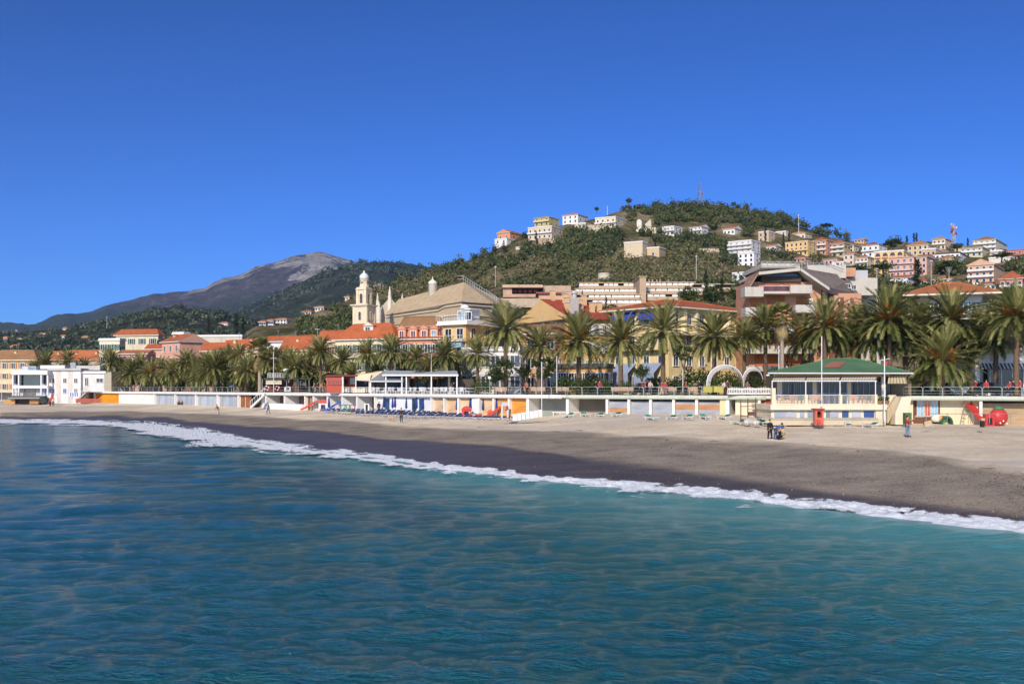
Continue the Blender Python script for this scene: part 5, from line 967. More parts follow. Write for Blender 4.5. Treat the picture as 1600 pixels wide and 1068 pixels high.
def bay(x0, x1, kind, lab, c='9aa2a8', inset=.5, cat='beach cabin', name='beach_cabin', zt=ZP-.43, y2=None):
    """one bay under the promenade between two photo columns"""
    A, B = Vector((Xp(x0, Yw(x0)), Yw(x0), 0)), Vector((Xp(x1, Yw(x1)), Yw(x1), 0)); d = B-A; w = d.length; rz = math.atan2(d.y, d.x); z0 = float(zw((x0+x1)/2))-.05
    o = empty(name, (A.x, A.y, z0), rz, lab, cat); h = zt-z0; pil = paint('e2dccc', .7, .08)
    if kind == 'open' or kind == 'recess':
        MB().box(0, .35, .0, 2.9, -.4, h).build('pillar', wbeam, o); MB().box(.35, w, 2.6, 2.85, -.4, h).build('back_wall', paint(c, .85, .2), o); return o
    if kind == 'wall': MB().box(0, w, inset*.6, inset*.6+.3, -.4, h).build('wall', paint(c, .8, .12), o); return o
    MB().box(0, .28, 0, .6, -.4, h).build('pillar', pil, o)
    if kind == 'roller':
        m1, m2 = wood(c, 7, True), wood('c08a5c', 7, True); MB().box(.285, w-.01, inset, inset+.1, -.4, h-.25).build('roller_shutter', wood('a4a8ae', 7, True) if c.startswith('a') else m1, o); MB().box(.285, w-.01, inset-.1, inset+.3, h-.245, h).build('shutter_box', DARK, o)
        if c == 'a4a8af': MB().box(.29, w-.02, inset-.035, inset-.004, h*.36, h*.66).build('stripe_panel', m2, o)
        if c == 'a4a8ae': MB().box(.29, w-.02, inset-.035, inset-.004, h*.14, h*.40).build('stripe_panel', m2, o)
    elif kind == 'planks': MB().box(.285, w-.01, inset, inset+.12, -.4, h).build('plank_panel', wood(c, 2.2, True), o); MB().box(w-.12, w-.02, inset-.05, inset-.003, -.4, h).build('corner_post', paint('6a4a30'), o)
    elif kind == 'panels':
        n = max(2, int(w/1.3)); 
        for i in range(n): MB().box(.3+(w-.3)*i/n+.03, .3+(w-.3)*(i+1)/n-.03, inset+(.03 if i % 2 else 0), inset+.1, -.4, h-.03).build('panel', paint(c if i % 3 else scale(c, .85), .3, .2), o)
    elif kind == 'door':
        MB().box(.285, w-.01, inset, inset+.1, -.4, h).build('door', wood(c, 3, False), o); MB().box(w*.5, w*.5+.08, inset-.06, inset-.003, -.2, h*.9).build('door_frame', paint('dcd6c8'), o)
    elif kind == 'cabins':
        n = max(2, int(w/1.6))
        for i in range(n):
            a0, a1 = .3+(w-.3)*i/n, .3+(w-.3)*(i+1)/n-.04; MB().box(a0, a1, inset, inset+.12, -.4, h).build('door', paint(c, .6, .08), o)
            if i in (1, n-2, n-3): MB().box(a0+.15, a1-.35, inset-.03, inset-.003, h*.25, h*.92).build('open_doorway', glass('22405c'), o)
    return o
bay(146, 183, 'planks', 'bright orange plank shutter under the promenade beside the bathing house stairs', 'd08a1e')
bay(183.5, 240, 'wall', 'plain white wall under the promenade with plants at its foot', 'dad6cc', name='white_wall', cat='wall')
for i, (a0, a1) in enumerate([(240, 272), (272.3, 304), (304.3, 338), (338.3, 370)]): bay(a0, a1, 'panels', ['first', 'second', 'third', 'fourth'][i]+' bay from the left of the pale bluish panelled cabins', ['a9b2ba', '9fa9b4', 'aab4be', 'a2acb6'][i])
bay(371, 388, 'door', 'brown wooden double door between two white pillars', '8e5a34')
bay(388.5, 414, 'wall', 'white wall behind the slanting outdoor stair', 'd6d0c6', inset=4, name='white_wall', cat='wall')
for a0, a1, l in ((414.3, 443, 'left'), (443.3, 475, 'right')):
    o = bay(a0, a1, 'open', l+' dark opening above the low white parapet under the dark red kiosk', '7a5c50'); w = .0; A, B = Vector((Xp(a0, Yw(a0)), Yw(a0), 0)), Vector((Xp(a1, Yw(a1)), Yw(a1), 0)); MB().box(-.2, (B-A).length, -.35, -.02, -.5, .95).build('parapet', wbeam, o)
bay(475.3, 488, 'door', 'narrow brown door at the right end of the low white parapet', '7a4a2c'); 
for a0, a1, l in ((488.3, 510, 'left'), (510.3, 533, 'middle'), (533.3, 556, 'right')): bay(a0, a1, 'open', l+' open storage bay behind the coloured slides', '8f897a')
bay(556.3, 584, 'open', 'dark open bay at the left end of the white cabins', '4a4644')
bay(584.3, 672, 'cabins', 'row of white bathing cabins with blue doorways', 'dcdcd8')
for a0, a1, c, l in ((672.3, 692, 'd2b48c', 'first pale plank cabin right of the white cabins'), (692.3, 714, 'cfac82', 'second pale plank cabin right of the white cabins'), (714.3, 736, 'd4b890', 'third pale plank cabin, left of the white pillar'), (746.3, 769, 'd4b48a', 'pale plank cabin just right of the white pillar'), (769.3, 793, 'cf9a5a', 'orange topped plank cabin behind the white playground arch'), (793.3, 822, 'd08c3c', 'strong orange plank cabin at the end of the plank row')): bay(a0, a1, 'planks', l, c)
bay(736.3, 746, 'wall', 'broad white pillar between the plank cabins', 'e4e2dc', inset=.2, name='white_pillar', cat='pillar')
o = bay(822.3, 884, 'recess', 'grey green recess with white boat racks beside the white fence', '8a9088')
b = MB(); [b.box(3.0+i*.9, 3.08+i*.9, 1.2, 1.28, -.3, .6) for i in range(5)]; b.box(2.9, 7, 1.15, 1.3, .55, .65).box(2.9, 7, 1.15, 1.3, .1, .18); b.build('rack', wbeam, o)
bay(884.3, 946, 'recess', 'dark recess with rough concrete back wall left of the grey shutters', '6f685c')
for i, (a0, a1, c) in enumerate([(946.3, 980, 'a4a8ae'), (980.3, 1014, 'a4a8a9'), (1014.3, 1050, 'a4a8a9'), (1050.3, 1086, 'a4a8af'), (1086.3, 1124, 'a4a8af')]): bay(a0, a1, 'roller', ['grey roller shutter with a low orange stripe, first of the shutter row', 'plain grey roller shutter, second of the row', 'plain grey roller shutter, third and middle of the row', 'grey roller shutter with a high orange stripe, fourth of the row', 'grey roller shutter with a high orange stripe, last of the row'][i], c)
bay(1124.3, 1134, 'wall', 'cream pillar wall at the end of the grey shutters', 'd8c48c', inset=.2, name='cream_wall', cat='wall'); bay(1134.3, 1147, 'open', 'dark passage between two cream pillars left of the climbing frame', '8a7c60'); bay(1147.3, 1184, 'wall', 'cream wall behind the brown climbing frame', 'd8cca8', inset=.8, name='cream_wall', cat='wall')
bay(1184.3, 1203, 'door', 'red framed glass door left of the green roofed restaurant', 'a04a34')
o = bay(1408, 1427, 'wall', 'cream wall right of the restaurant stair', 'd8caa4', inset=1.2, name='cream_wall', cat='wall')
o = bay(1427.3, 1468, 'wall', 'brown brick shop front with two blue windows and a red door', '6e4434', inset=2.0, name='beach_shop', cat='shop front')
for fx, ww, c, nm in ((.24, .5, '6f9ac0', 'window'), (.76, .5, '6f9ac0', 'window'), (.5, .45, 'a03a22', 'door')): window(o, 2.6*fx, 1.19, 1.65, 0, ww, 1.5 if nm == 'window' else 1.6, 'c4b8a4', c, name=nm)
MB().box(.1, 2.6, 1.1, 1.19, .72, .8).build('sill', paint('cfc8ba'), o)
bay(1468.3, 1506, 'wall', 'cream wall behind the red slide ladder', 'd8caa4', inset=2.0, name='cream_wall', cat='wall'); bay(1506.3, 1530, 'wall', 'cream wall right of the red slide', 'd9c792', inset=1.6, name='cream_wall', cat='wall'); bay(1530.3, 1640, 'roller', 'wide tan roller front behind the red playhouse', 'b39a78', inset=1.2)
# slanting stair left of the dark red kiosk, and stair of the restaurant
def stair(label, top, bot, Y, wpx, mt, rail=True, name='outdoor_stair'):
    t = T(name, bot[0], Y, bot[1], label, 'stair'); a_, b_ = t.L(top[0], top[1], Y), t.L(bot[0], bot[1], Y); n = 12; b = MB()
    for i in range(n):
        f0, f1 = i/n, (i+1)/n; x0, x1 = sorted((b_.x+(a_.x-b_.x)*f0, b_.x+(a_.x-b_.x)*f1)); z = b_.z+(a_.z-b_.z)*f1; b.box(x0, x1, 0, wpx, z-.35, z)
    b.build('steps', mt, t.o)
    if rail: b = MB(); b.tube(a_+Vector((0, -.02, .95)), b_+Vector((0, -.02, .95)), .04, .04, 6); [b.tube(a_.lerp(b_, k/6)+Vector((0, -.02, 0)), a_.lerp(b_, k/6)+Vector((0, -.02, .95)), .03, .03, 5) for k in range(7)]; b.build('handrail', wbeam, t.o)
    return t
stair('white slanting stair down to the sand left of the dark red kiosk', (413, 615), (391, 636), 168.5, 1.0, wbeam); stair('grey metal stair beside the white bathing house', (134, 612), (118, 627), 226, 1.2, metal('9aa0a4'), name='metal_stair'); stair('light stair with railing against the white wall right of the orange shutter', (188, 613), (200, 628), 222, 1.0, metal('c4c8ca'), name='metal_stair')
# white bathing house
Yb = 226; t = T('bathing_house', 18, Yb, 632, 'white modern bathing house with large dark window bay at the left', 'bathing house'); wht = paint('dcdad6', .7, .10)
t.b('main_wall', 74, 126, 577, 630, Yb+.5, 12, wht); t.b('front_slab', 17, 74, 578, 585, Yb-1.5, 13, wht); t.b('bay_wall', 19, 73.9, 585.1, 618, Yb+.3, 12, paint('c8c6c2')); t.b('floor_slab', 19, 74.2, 602, 606.4, Yb-1.4, 1.6, wht)
for x in (19, 28, 63, 73): t.b('post', x, x+2, 585.1, 618, Yb-1.3, .4, wht)
t.b('large_window', 30, 62, 586, 602, Yb-.3, .5, glass('0e2428', .08)); t.b('side_window', 21.2, 27.8, 586, 599, Yb-.25, .5, glass('261a30')); t.b('side_window', 65.2, 72.4, 586, 599, Yb-.25, .5, glass('122a34')); t.b('lower_window', 38, 55, 607.5, 617, Yb+.1, .2, glass('5a5048'))
for x, w_ in ((77, 8), (99, 5), (116, 5)): t.win(x, x+w_, 591, 598, Yb+.48, gl='2a1e18'); t.win(x, x+w_, 607, 614, Yb+.48, gl='1f3f8a' if x < 110 else '6a6e74')
t.win(66, 73, 607, 614, Yb+.2, gl='2c5aa8'); t.b('right_wing', 126.3, 163, 583, 612, Yb+1.2, 10, paint('cfcdc8')); t.b('end_wall', 163.2, 174, 581, 612, Yb+1.0, 10.5, paint('a89f88')); t.b('wing_roof', 126.2, 165, 579.5, 582.9, Yb+.8, 11, wht); t.b('main_roof', 74.2, 126.1, 575, 578.6, Yb, 12.6, paint('b4b2ae'))
t.win(133, 138, 590, 602, Yb+1.18, gl='3a2018', name='door'); t.win(151, 161, 591, 597, Yb+1.18, gl='14181a'); 
for x in (88, 106): t.b('pilaster', x, x+7, 579, 629, Yb+.44, .2, paint('cac2b4'))
t.b('roof_box', 34, 56, 572, 578, Yb+4, 4, paint('b8c4cc')); t.b('roof_window', 44, 55, 573, 577.6, Yb+3.95, .1, glass('5a6870')); t.b('roof_box', 63, 101, 570.5, 576, Yb+4, 4, wht); t.b('roof_box', 119, 156, 571, 578, Yb+4, 4, paint('bab8b2'))
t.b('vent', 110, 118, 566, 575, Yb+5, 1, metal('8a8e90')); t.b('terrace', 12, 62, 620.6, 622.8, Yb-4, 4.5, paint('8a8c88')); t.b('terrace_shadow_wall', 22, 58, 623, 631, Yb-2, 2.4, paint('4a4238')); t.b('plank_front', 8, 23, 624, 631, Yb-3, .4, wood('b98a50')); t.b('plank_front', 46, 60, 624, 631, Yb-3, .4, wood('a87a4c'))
t.rod('terrace_railing', [(10, 614, Yb-4), (62, 614, Yb-4)], .04, metal('8a8e90')); 
for x in range(10, 63, 4): t.rod('railing_post', [(x, 614, Yb-4), (x, 620.6, Yb-4)], .035, metal('8a8e90'))
t.b('lower_wall', 74.1, 90, 619.4, 630, Yb+.3, .18, wht)
def small(name, px, py, Y, label, cat, group=None): return T(name, px, Y, py, label, cat, group)
t = small('striped_parasol', 114, 629, 223, 'blue and white striped parasol row beside the bathing house', 'parasol'); t.rod('pole', [(114, 629, 223), (114, 615, 223)], .03, WHITE)
b = MB()
for i in range(9): p, q = t.L(108+i*1.7, 613.5, 222.3), t.L(109.7+i*1.7, 613.5, 222.3); b.q([p, q, t.L(109.7+i*1.7, 619, 221.6), t.L(108+i*1.7, 619, 221.6)], i % 2)
b.build('canopy', [paint('d8dce0'), paint('2f55b0')], t.o)
t = small('orange_fence', 118, 629, 221, 'orange plastic fence with tables behind at the bathing house', 'fence'); b = MB(); [b.box(t.L(118+i*1.4, 0, 221).x, t.L(119.1+i*1.4, 0, 221).x, 0, .05, 0, .9) for i in range(29)]; b.box(0, t.L(159, 0, 221).x, .051, .09, .7, .82).build('slats', paint('b4543a'), t.o)
t = small('red_lifeguard_chair', 79, 631, 219, 'bright red lifeguard chair in front of the bathing house', 'chair'); b = MB(); b.path([t.L(75, 631, 219), t.L(79, 622, 219)], .09).path([t.L(83, 631, 219), t.L(80, 622, 219)], .09).build('legs', paint('c43a24'), t.o); t.b('seat', 77, 83, 622, 624, 219, .6, paint('c43a24')); t.b('backrest', 79.5, 82.5, 615, 622, 219.5, .15, paint('c43a24'))
t = small('dark_awning', 66, 630, 222, 'dark green tarpaulin over a stall left of the red lifeguard chair', 'awning'); t.poly('tarpaulin', [(60, 629), (62, 620), (67, 618.5), (72, 624), (73, 629)], 222, 1.4, paint('2c3a36')); t.rod('pole', [(66, 630, 222.1), (66, 618, 222.1)], .04, WHITE)
# dark red kiosk with lookout deck
Yk = 172; t = T('dark_red_kiosk', 414, Yk, 614, 'dark red timber kiosk with a railed roof deck and ring shaped mirror', 'kiosk'); dr = paint('6a2a20', .7, .2)
t.b('floor', 414, 484, 611.5, 613.4, Yk, 6, paint('6a6864')); t.b('wall', 420, 470, 593, 611.4, Yk+2, 3.5, dr); t.b('roof', 412, 486, 589.8, 592.6, Yk+.2, 6, paint('3c4640'));
for x in (459, 466, 473): t.win(x, x+5, 595, 602, Yk+1.98, '8a5a44', '8a8478')
t.b('dark_opening', 471, 484, 593, 611, Yk+3.4, .2, DARK); t.b('white_box', 444, 454, 604, 612, Yk+.5, .8, WHITE); t.b('box_window', 447, 452, 605, 609, Yk+.45, .05, glass())
b = MB()
for x0, x1 in ((415.5, 427), (428, 440)): b.q([t.L(x0, 593.5, Yk+.6), t.L(x1, 593.5, Yk+.6), t.L(x1, 598.5, Yk-.6), t.L(x0, 598.5, Yk-.6)]); b.q([t.L(x0, 598.5, Yk-.6), t.L(x1, 598.5, Yk-.6), t.L(x1, 600, Yk-.6), t.L(x0, 600, Yk-.6)])
b.build('awning', paint('d4c8a4'), t.o)
for x in (410, 417, 448, 466, 483): t.rod('post', [(x, 592, Yk+.4), (x, 613, Yk+.4)], .05, metal('a8aaa8'))
for yy_ in (583, 586, 588.5): t.rod('deck_railing', [(418, yy_, Yk+.8), (456, yy_, Yk+.8)], .035, WHITE)
for x in range(418, 457, 4): t.rod('deck_post', [(x, 583, Yk+.8), (x, 590, Yk+.8)], .035, WHITE)
for yy_ in (605, 609): t.rod('front_rail', [(410, yy_, Yk+.2), (484, yy_, Yk+.2)], .03, metal('9aa0a0'))
b = MB(); c0 = t.L(462.5, 576, Yk+1); n = 18
for i in range(n): a0, a1 = 2*math.pi*i/n, 2*math.pi*(i+1)/n; b.tube(c0+Vector((.34*math.cos(a0), 0, .5*math.sin(a0))), c0+Vector((.34*math.cos(a1), 0, .5*math.sin(a1))), .07, .07, 6)
b.tube(c0+Vector((0, 0, -.5)), t.L(462.5, 590, Yk+1), .1, .16, 8).build('ring_mirror', paint('dcd4bc'), t.o)
for x, y in ((447, 578), (450, 584), (454, 587)): MB().lathe([(.05, -.3), (.5, -.2), (.55, 0), (.5, .2), (.05, .3)], 10, c=t.L(x, y, Yk+1)).build('white_ring', WHITE, t.o, True)
for x, l in ((417, 'left'), (433, 'right')):
    u = small('life_ring', x, 606, Yk+.05, l+' red and white life ring on the rail of the dark red kiosk', 'life ring'); b = MB(); n = 16
    for i in range(n): a0, a1 = 2*math.pi*i/n, 2*math.pi*(i+1)/n; b.tube((.34*math.cos(a0), 0, .34*math.sin(a0)), (.34*math.cos(a1), 0, .34*math.sin(a1)), .1, .1, 6, 1 if (i//2) % 2 else 0)
    b.build('ring', [paint('d8d4cc'), paint('c0392b')], u.o)
def mast(label, px, Y, yt, yb, cross=None, r=.06, col='dcdcd8', flag=None, name='flagpole'):
    t = T(name, px, Y, yb, label, 'flagpole'); t.rod('pole', [(px, yb, Y), (px, yt, Y)], r, metal(col), n=8)
    if cross: t.rod('crossarm', [(px-cross[1], cross[0], Y), (px+cross[1], cross[0]-cross[2], Y)], r*.7, metal(col))
    if flag: t.poly('flag', [(px+.6, flag), (px+5, flag+1), (px+4.4, flag+7), (px+.6, flag+8)], Y, .03, paint('b8323a'))
    t.b('foot', px-1, px+1, yb-.6, yb+.6, Y-.2, .4, metal('888888')); return t
mast('white mast with crossbar and lamp in front of the dark red kiosk', 427.5, 171.3, 549, 613, (559.5, 5, 0)); mast('white flagpole at the far left edge beside the bathing house', 2.5, 224, 562, 628)
mast('thin white flagpole rising from the sand before the white boat racks', 846.5, 118, 565, 640); mast('tall white flagpole standing in front of the green roof with the red panel', 1284, 99.2, 525, 636, None, .05)
mast('white flagpole with yard and red flag at the right end of the restaurant', 1382, 99, 556, 660, (563, 8, 3), .055, flag=563); mast('thin pale flagpole behind the cafe canopy, next to the left yellow flats palm', 674, 139, 553, 606, None, .04); mast('grey lamp mast among the palms above the dark recess', 870, 120.5, 556, 613, None, .05); mast('pale pole at the left end of the green roof beside the fan palm', 1217, 112, 540, 600, None, .05); mast('thin grey pole by the hedge left of the shell canopy', 1067, 119, 560, 612, None, .05)
# red kiosk with beige awning, cafe terrace
Yr = 153; t = T('red_kiosk', 510, Yr, 614, 'brick red seafront kiosk with four small windows and a beige awning', 'kiosk'); rd = paint('b4482e', .7, .14)
t.b('wall', 510, 534, 588, 613.3, Yr, 3, rd); t.b('roof', 509, 558, 585.5, 587.8, Yr-.3, 4.5, paint('7a3a2c'))
for x in (513, 519, 525.4, 531): t.win(x, x+2.8, 594, 600, Yr-.01, 'c0503a', '1c1c24')
t.b('white_post', 534.1, 536.6, 587.9, 613.3, Yr-.1, .4, wbeam); t.b('rear_wall', 537, 556, 588, 605, Yr+2.5, .3, rd); t.b('arch_window', 538, 543, 592, 600, Yr+2.45, .04, glass()); t.b('arch_window', 547, 556, 590, 600, Yr+2.45, .04, glass()); t.b('back_panel', 557, 577, 594, 606, Yr+3, .3, paint('1c2444'))
b = MB(); b.q([t.L(557, 586, Yr), t.L(577, 595, Yr-.6), t.L(600, 579, Yr+1), t.L(590, 579, Yr+4)]).q([t.L(557, 586, Yr), t.L(590, 579, Yr+4), t.L(600, 579, Yr+1)]); b.q([t.L(557, 586, Yr-.05), t.L(580, 583, Yr-.3), t.L(578, 595, Yr-.7), t.L(557, 594, Yr-.6)]).build('awning', paint('d6c4a0'), t.o)
for x in (556, 577): t.rod('post', [(x, 587, Yr-.2), (x, 613, Yr-.2)], .09, wbeam)
for yy_ in (605, 608, 611): t.rod('railing', [(536, yy_, Yr-.2), (577, yy_, Yr-.2)], .035, wbeam)
for x in range(537, 578, 4): t.rod('railing_post', [(x, 605, Yr-.2), (x, 613, Yr-.2)], .035, wbeam)
YC = lambda px, k=.3: float(Yw(px))+k
t = T('cafe_canopy', 578, YC(578), 616, 'white framed seafront cafe canopy with grey sheet roof', 'canopy'); wf = paint('dedede', .6, .06)
for x in (578, 602, 627, 634, 673, 713): t.b('post', x, x+1.8, 585 if x > 600 else 594, 616.5, YC(x), .2, wf)
t.rod('beam', [(578, 595.5, YC(578)), (629, 595.5, YC(629))], .12, wf); t.rod('beam', [(634, 586.5, YC(634)), (716, 586.5, YC(716))], .1, wf)
b = MB(); p = [t.L(578, 594.5, YC(578)-.2), t.L(628, 594.5, YC(628)-.2), t.L(652, 582, YC(645, 5)), t.L(598, 581, YC(598, 5))]; b.q(p).q([v-Vector((0, 0, .06)) for v in p][::-1]).build('sheet_roof', paint('8e9296', .5, .15), t.o)
b = MB(); p = [t.L(597, 585, YC(597, .1)), t.L(716, 585, YC(716, .1)), t.L(714, 579, YC(714, 6)), t.L(600, 578.5, YC(600, 6))]; b.q(p, 1).q([v-Vector((0, 0, .14)) for v in p][::-1], 1); p2 = [p[0]-Vector((0, .01, .2)), p[1]-Vector((0, .01, .2)), p[1]-Vector((0, .01, -.05)), p[0]-Vector((0, .01, -.05))]; b.q(p2, 0).build('flat_roof', [wf, paint('aab2b8', .5, .1)], t.o)
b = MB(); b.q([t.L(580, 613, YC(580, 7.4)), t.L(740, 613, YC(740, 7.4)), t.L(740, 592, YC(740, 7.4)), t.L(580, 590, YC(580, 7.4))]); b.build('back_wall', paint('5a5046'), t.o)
for i in range(6): x = 584+i*21.5; b = MB(); b.q([t.L(x, 608, YC(x, 7.1)), t.L(x+16, 608, YC(x+16, 7.1)), t.L(x+16, 592, YC(x+16, 7.1)), t.L(x, 592, YC(x, 7.1))]).build('back_window', glass('14181c'), t.o)
for x in (636, 672, 700): t.b('pillar', x, x+3.5, 588, 614, YC(x, 6), .5, paint('c9b48a'))
t.rod('front_rail', [(578, 606, YC(578)), (740, 606.5, YC(740))], .03, wf); t.rod('front_rail', [(578, 611, YC(578)), (740, 611.5, YC(740))], .02, wf)
# restaurant with the green roof
Yg = 101; t = T('green_roof_restaurant', 1205, Yg, 655, 'glazed beach restaurant with a low green tiled roof and cream deck', 'restaurant'); cr = paint('dccdaa', .75, .12); gr_ = tiles('5a7860'); 
t.b('deck', 1204, 1386, 632, 640, Yg, 8, cr); t.b('cabin_wall', 1205, 1368, 640.1, 653, Yg+.5, 6, cr); t.b('side_wall', 1368.2, 1386, 640.1, 661, Yg+.3, 7, cr); t.b('lower_step', 1190, 1372, 653.1, 655.6, Yg-.8, 2, paint('a79d8a')); t.b('low_wall', 1196, 1384, 655.7, 664, Yg-.75, .5, paint('c0b294')); t.b('sand_terrace_wall', 1184, 1204, 652, 657, Yg+.3, .5, paint('b8a888'))
for i, (x0, x1, c) in enumerate(((1210, 1228, '9aa0ac'), (1229, 1245, 'a8acb4'), (1250, 1257, '9aa0ac'), (1262, 1274, '8a90a0'), (1291, 1297, '70808c'), (1298, 1310, 'a0a6b4'), (1316, 1326, '2f5088'), (1331, 1346, 'b0b2b6'), (1350, 1366, '2c4f90'))): t.b('cabin_door', x0, x1, 641.8, 651.5, Yg+.42, .07, paint(c, .5, .1))
t.b('pillar', 1206, 1212, 606, 632, Yg+.1, .4, cr)
for x in (1258, 1312, 1367): t.b('pillar', x, x+4, 616, 632, Yg+.1, .4, cr)
for x in (1206.5, 1259, 1312.5, 1368): t.rod('awning_post', [(x, 594, Yg+.2), (x, 618, Yg+.2)], .05, wf)
t.rod('awning_beam', [(1206, 595, Yg+.2), (1370, 595, Yg+.2)], .06, wf)
for x0, x1 in ((1207, 1257.5), (1259.5, 1311), (1313.5, 1368)):
    b = MB(); n = 26
    for i in range(n): a0, a1 = x0+(x1-x0)*i/n, x0+(x1-x0)*(i+1)/n; b.q([t.L(a0, 593.5, Yg+.1), t.L(a1, 593.5, Yg+.1), t.L(a1+3, 587, Yg+2.6), t.L(a0+3, 587, Yg+2.6)], i % 2)
    b.build('awning', [paint('d9d0ba'), paint('b4a88c')], t.o)
t.b('upper_wall', 1210, 1392, 583.5, 588, Yg+3.4, .4, paint('b8a47e')); gw = Yg+3.3
t.b('parapet_wall', 1209, 1388, 618, 631.9, gw+.25, .4, paint('cdbb90'))
for x in (1216, 1270, 1324, 1378): t.b('column', x, x+6, 588.1, 632, gw-.1, .5, cr)
for (x0, x1) in ((1222.5, 1269), (1277, 1323), (1331, 1377)):
    t.b('glazing', x0, x1, 589, 631.8 if x0 == 1277 else 617.9, gw+.12, .1, glass('101a26', .06)); bf = paint('8aa0b4', .4, .05)
    n = 5
    for i in range(n+1): x = x0+(x1-x0)*i/n; t.b('mullion', x-.35, x+.35, 589, 631.7 if x0 == 1277 else 617.8, gw+.02, .09, bf)
    t.b('transom', x0, x1, 597, 597.8, gw+.03, .07, bf)
    if x0 == 1277: t.b('transom', x0, x1, 614, 615.5, gw+.03, .07, bf)
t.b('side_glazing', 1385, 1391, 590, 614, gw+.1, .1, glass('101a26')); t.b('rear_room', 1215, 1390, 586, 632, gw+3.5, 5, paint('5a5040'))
for yy_ in (617, 631): t.rod('deck_rail', [(1210, yy_, Yg+.15), (1368, yy_, Yg+.15)], .03, wf)
b = MB(); [b.tube(t.L(x, 617, Yg+.15), t.L(x, 632, Yg+.15), .012, .012, 4) for x in np.arange(1212, 1368, 1.8)]; b.build('deck_balusters', wf, t.o)
eL, eR, bR, bL = t.L(1200, 582, Yg+.4), t.L(1426, 581.5, Yg+1.6), t.L(1404, 583, Yg+15), t.L(1214, 583, Yg+14); r0, r1 = t.L(1300, 560.5, Yg+7.5), t.L(1336, 560, Yg+7.8); ez = min(eL.z, eR.z); 
for v in (eL, eR, bR, bL): v.z = ez
b = MB(); b.q([eL, eR, r1, r0]).q([eR, bR, r1]).q([bR, bL, r0, r1]).q([bL, eL, r0]); b.q([bL, bR, eR, eL], 1)
for p_, q_ in ((eL, r0), (eR, r1), (r0, r1)): b.tube(p_+Vector((0, 0, .02)), q_+Vector((0, 0, .02)), .08, .08, 6)
rf = b.build('roof', [gr_, paint('cfc4a8')], t.o); b = MB(); b.tube(eL-Vector((0, 0, .05)), eR-Vector((0, 0, .05)), .06, .06, 6); b.build('gutter', wf, rf)
def onroof(u, v, lift): a_ = eL.lerp(eR, u); c_ = r0.lerp(r1, u); n_ = (eR-eL).cross(r0-eL).normalized(); return a_.lerp(c_, v)+n_*lift
b = MB(); p = [onroof(.315, .33, .06), onroof(.475, .33, .06), onroof(.57, .76, .06), onroof(.30, .76, .06)]; b.q(p).q([v-Vector((0, 0, .05)) for v in p][::-1]); b.build('red_roof_panel', tiles('b06058'), rf)
b = MB(); n = 12
for i in range(n): a0, a1 = i/n, (i+1)/n; b.q([t.L(1389+24*a0, 583, Yg+3), t.L(1389+24*a1, 583, Yg+3), t.L(1387+31*a1, 599, Yg+.9), t.L(1387+31*a0, 599, Yg+.9)], i % 2)
b.build('side_awning', [paint('c9b98e'), paint('9a8c6a')], t.o); t.b('rear_side_wall', 1392.2, 1424, 599.5, 618, Yg+6, .3, paint('7a684c')); t.rod('roof_strut', [(1420, 590, Yg+3), (1427, 583, Yg+2)], .06, wf)
t.b('stair_landing', 1386.2, 1402, 633, 636, Yg+.5, 3, cr); t.b('stair_parapet', 1388, 1400, 616, 633, Yg+3, .3, cr)
t.poly('stair_side', [(1386.3, 660), (1386.3, 640), (1400, 618), (1407, 622), (1398, 640), (1388, 661)], Yg-.2, .3, paint('b5a27c')); t.poly('stair_wall', [(1399, 663), (1399, 645), (1409, 620), (1420, 619), (1424, 622), (1416, 663)], Yg-1.0, 2.2, cr)
for i in range(5): b = MB(); x = 1374+i*3.2; b.lathe([(.16, 0), (.2, .35)], 8, c=t.L(x, 631, Yg+.7)); pt = b.build('plant_pot', paint('8a6a4a'), t.o); V, Fc, T_ = leaf_cloud([t.L(x, 623, Yg+.7)], [(.25, .25, .35)], 60, .08, RNG); link('foliage', npmesh('foliage', V, Fc, m_leaf, False, {'tint': T_}), pt)
# shell canopies
def shell(label, x0, x1, ya, yb, Y):
    t = T('shell_canopy', x0, Y, yb, label, 'canopy'); n = 16; fr, bk = [], []; xm = (x0+x1)/2
    for i in range(n+1):
        a_ = math.pi*(1-i/n); x = xm+(x1-x0)/2*math.cos(a_); z = yb-(yb-ya)*math.sin(a_)**.8; fr.append(t.L(x, z, Y)); bk.append(t.L(xm+(x-xm)*.87+2, yb-(yb-z)*.84, Y-.5))
    b = MB()
    for i in range(n): b.q([fr[i], fr[i+1], bk[i+1], bk[i]]); b.q([bk[i]-Vector((0, 0, .05)), bk[i+1]-Vector((0, 0, .05)), fr[i+1]-Vector((0, 0, .05)), fr[i]-Vector((0, 0, .05))])
    b.build('membrane', paint('b0aca0', .7, .2), t.o, True); b = MB(); b.path(fr, .05, 6).build('front_arch', wf, t.o)
shell('large white shell canopy over a round shrub, behind the yellow boards', 1104, 1162, 570, 604, 116); shell('smaller white shell canopy right of the leaning palm trunk', 1160, 1192, 574, 600, 119)
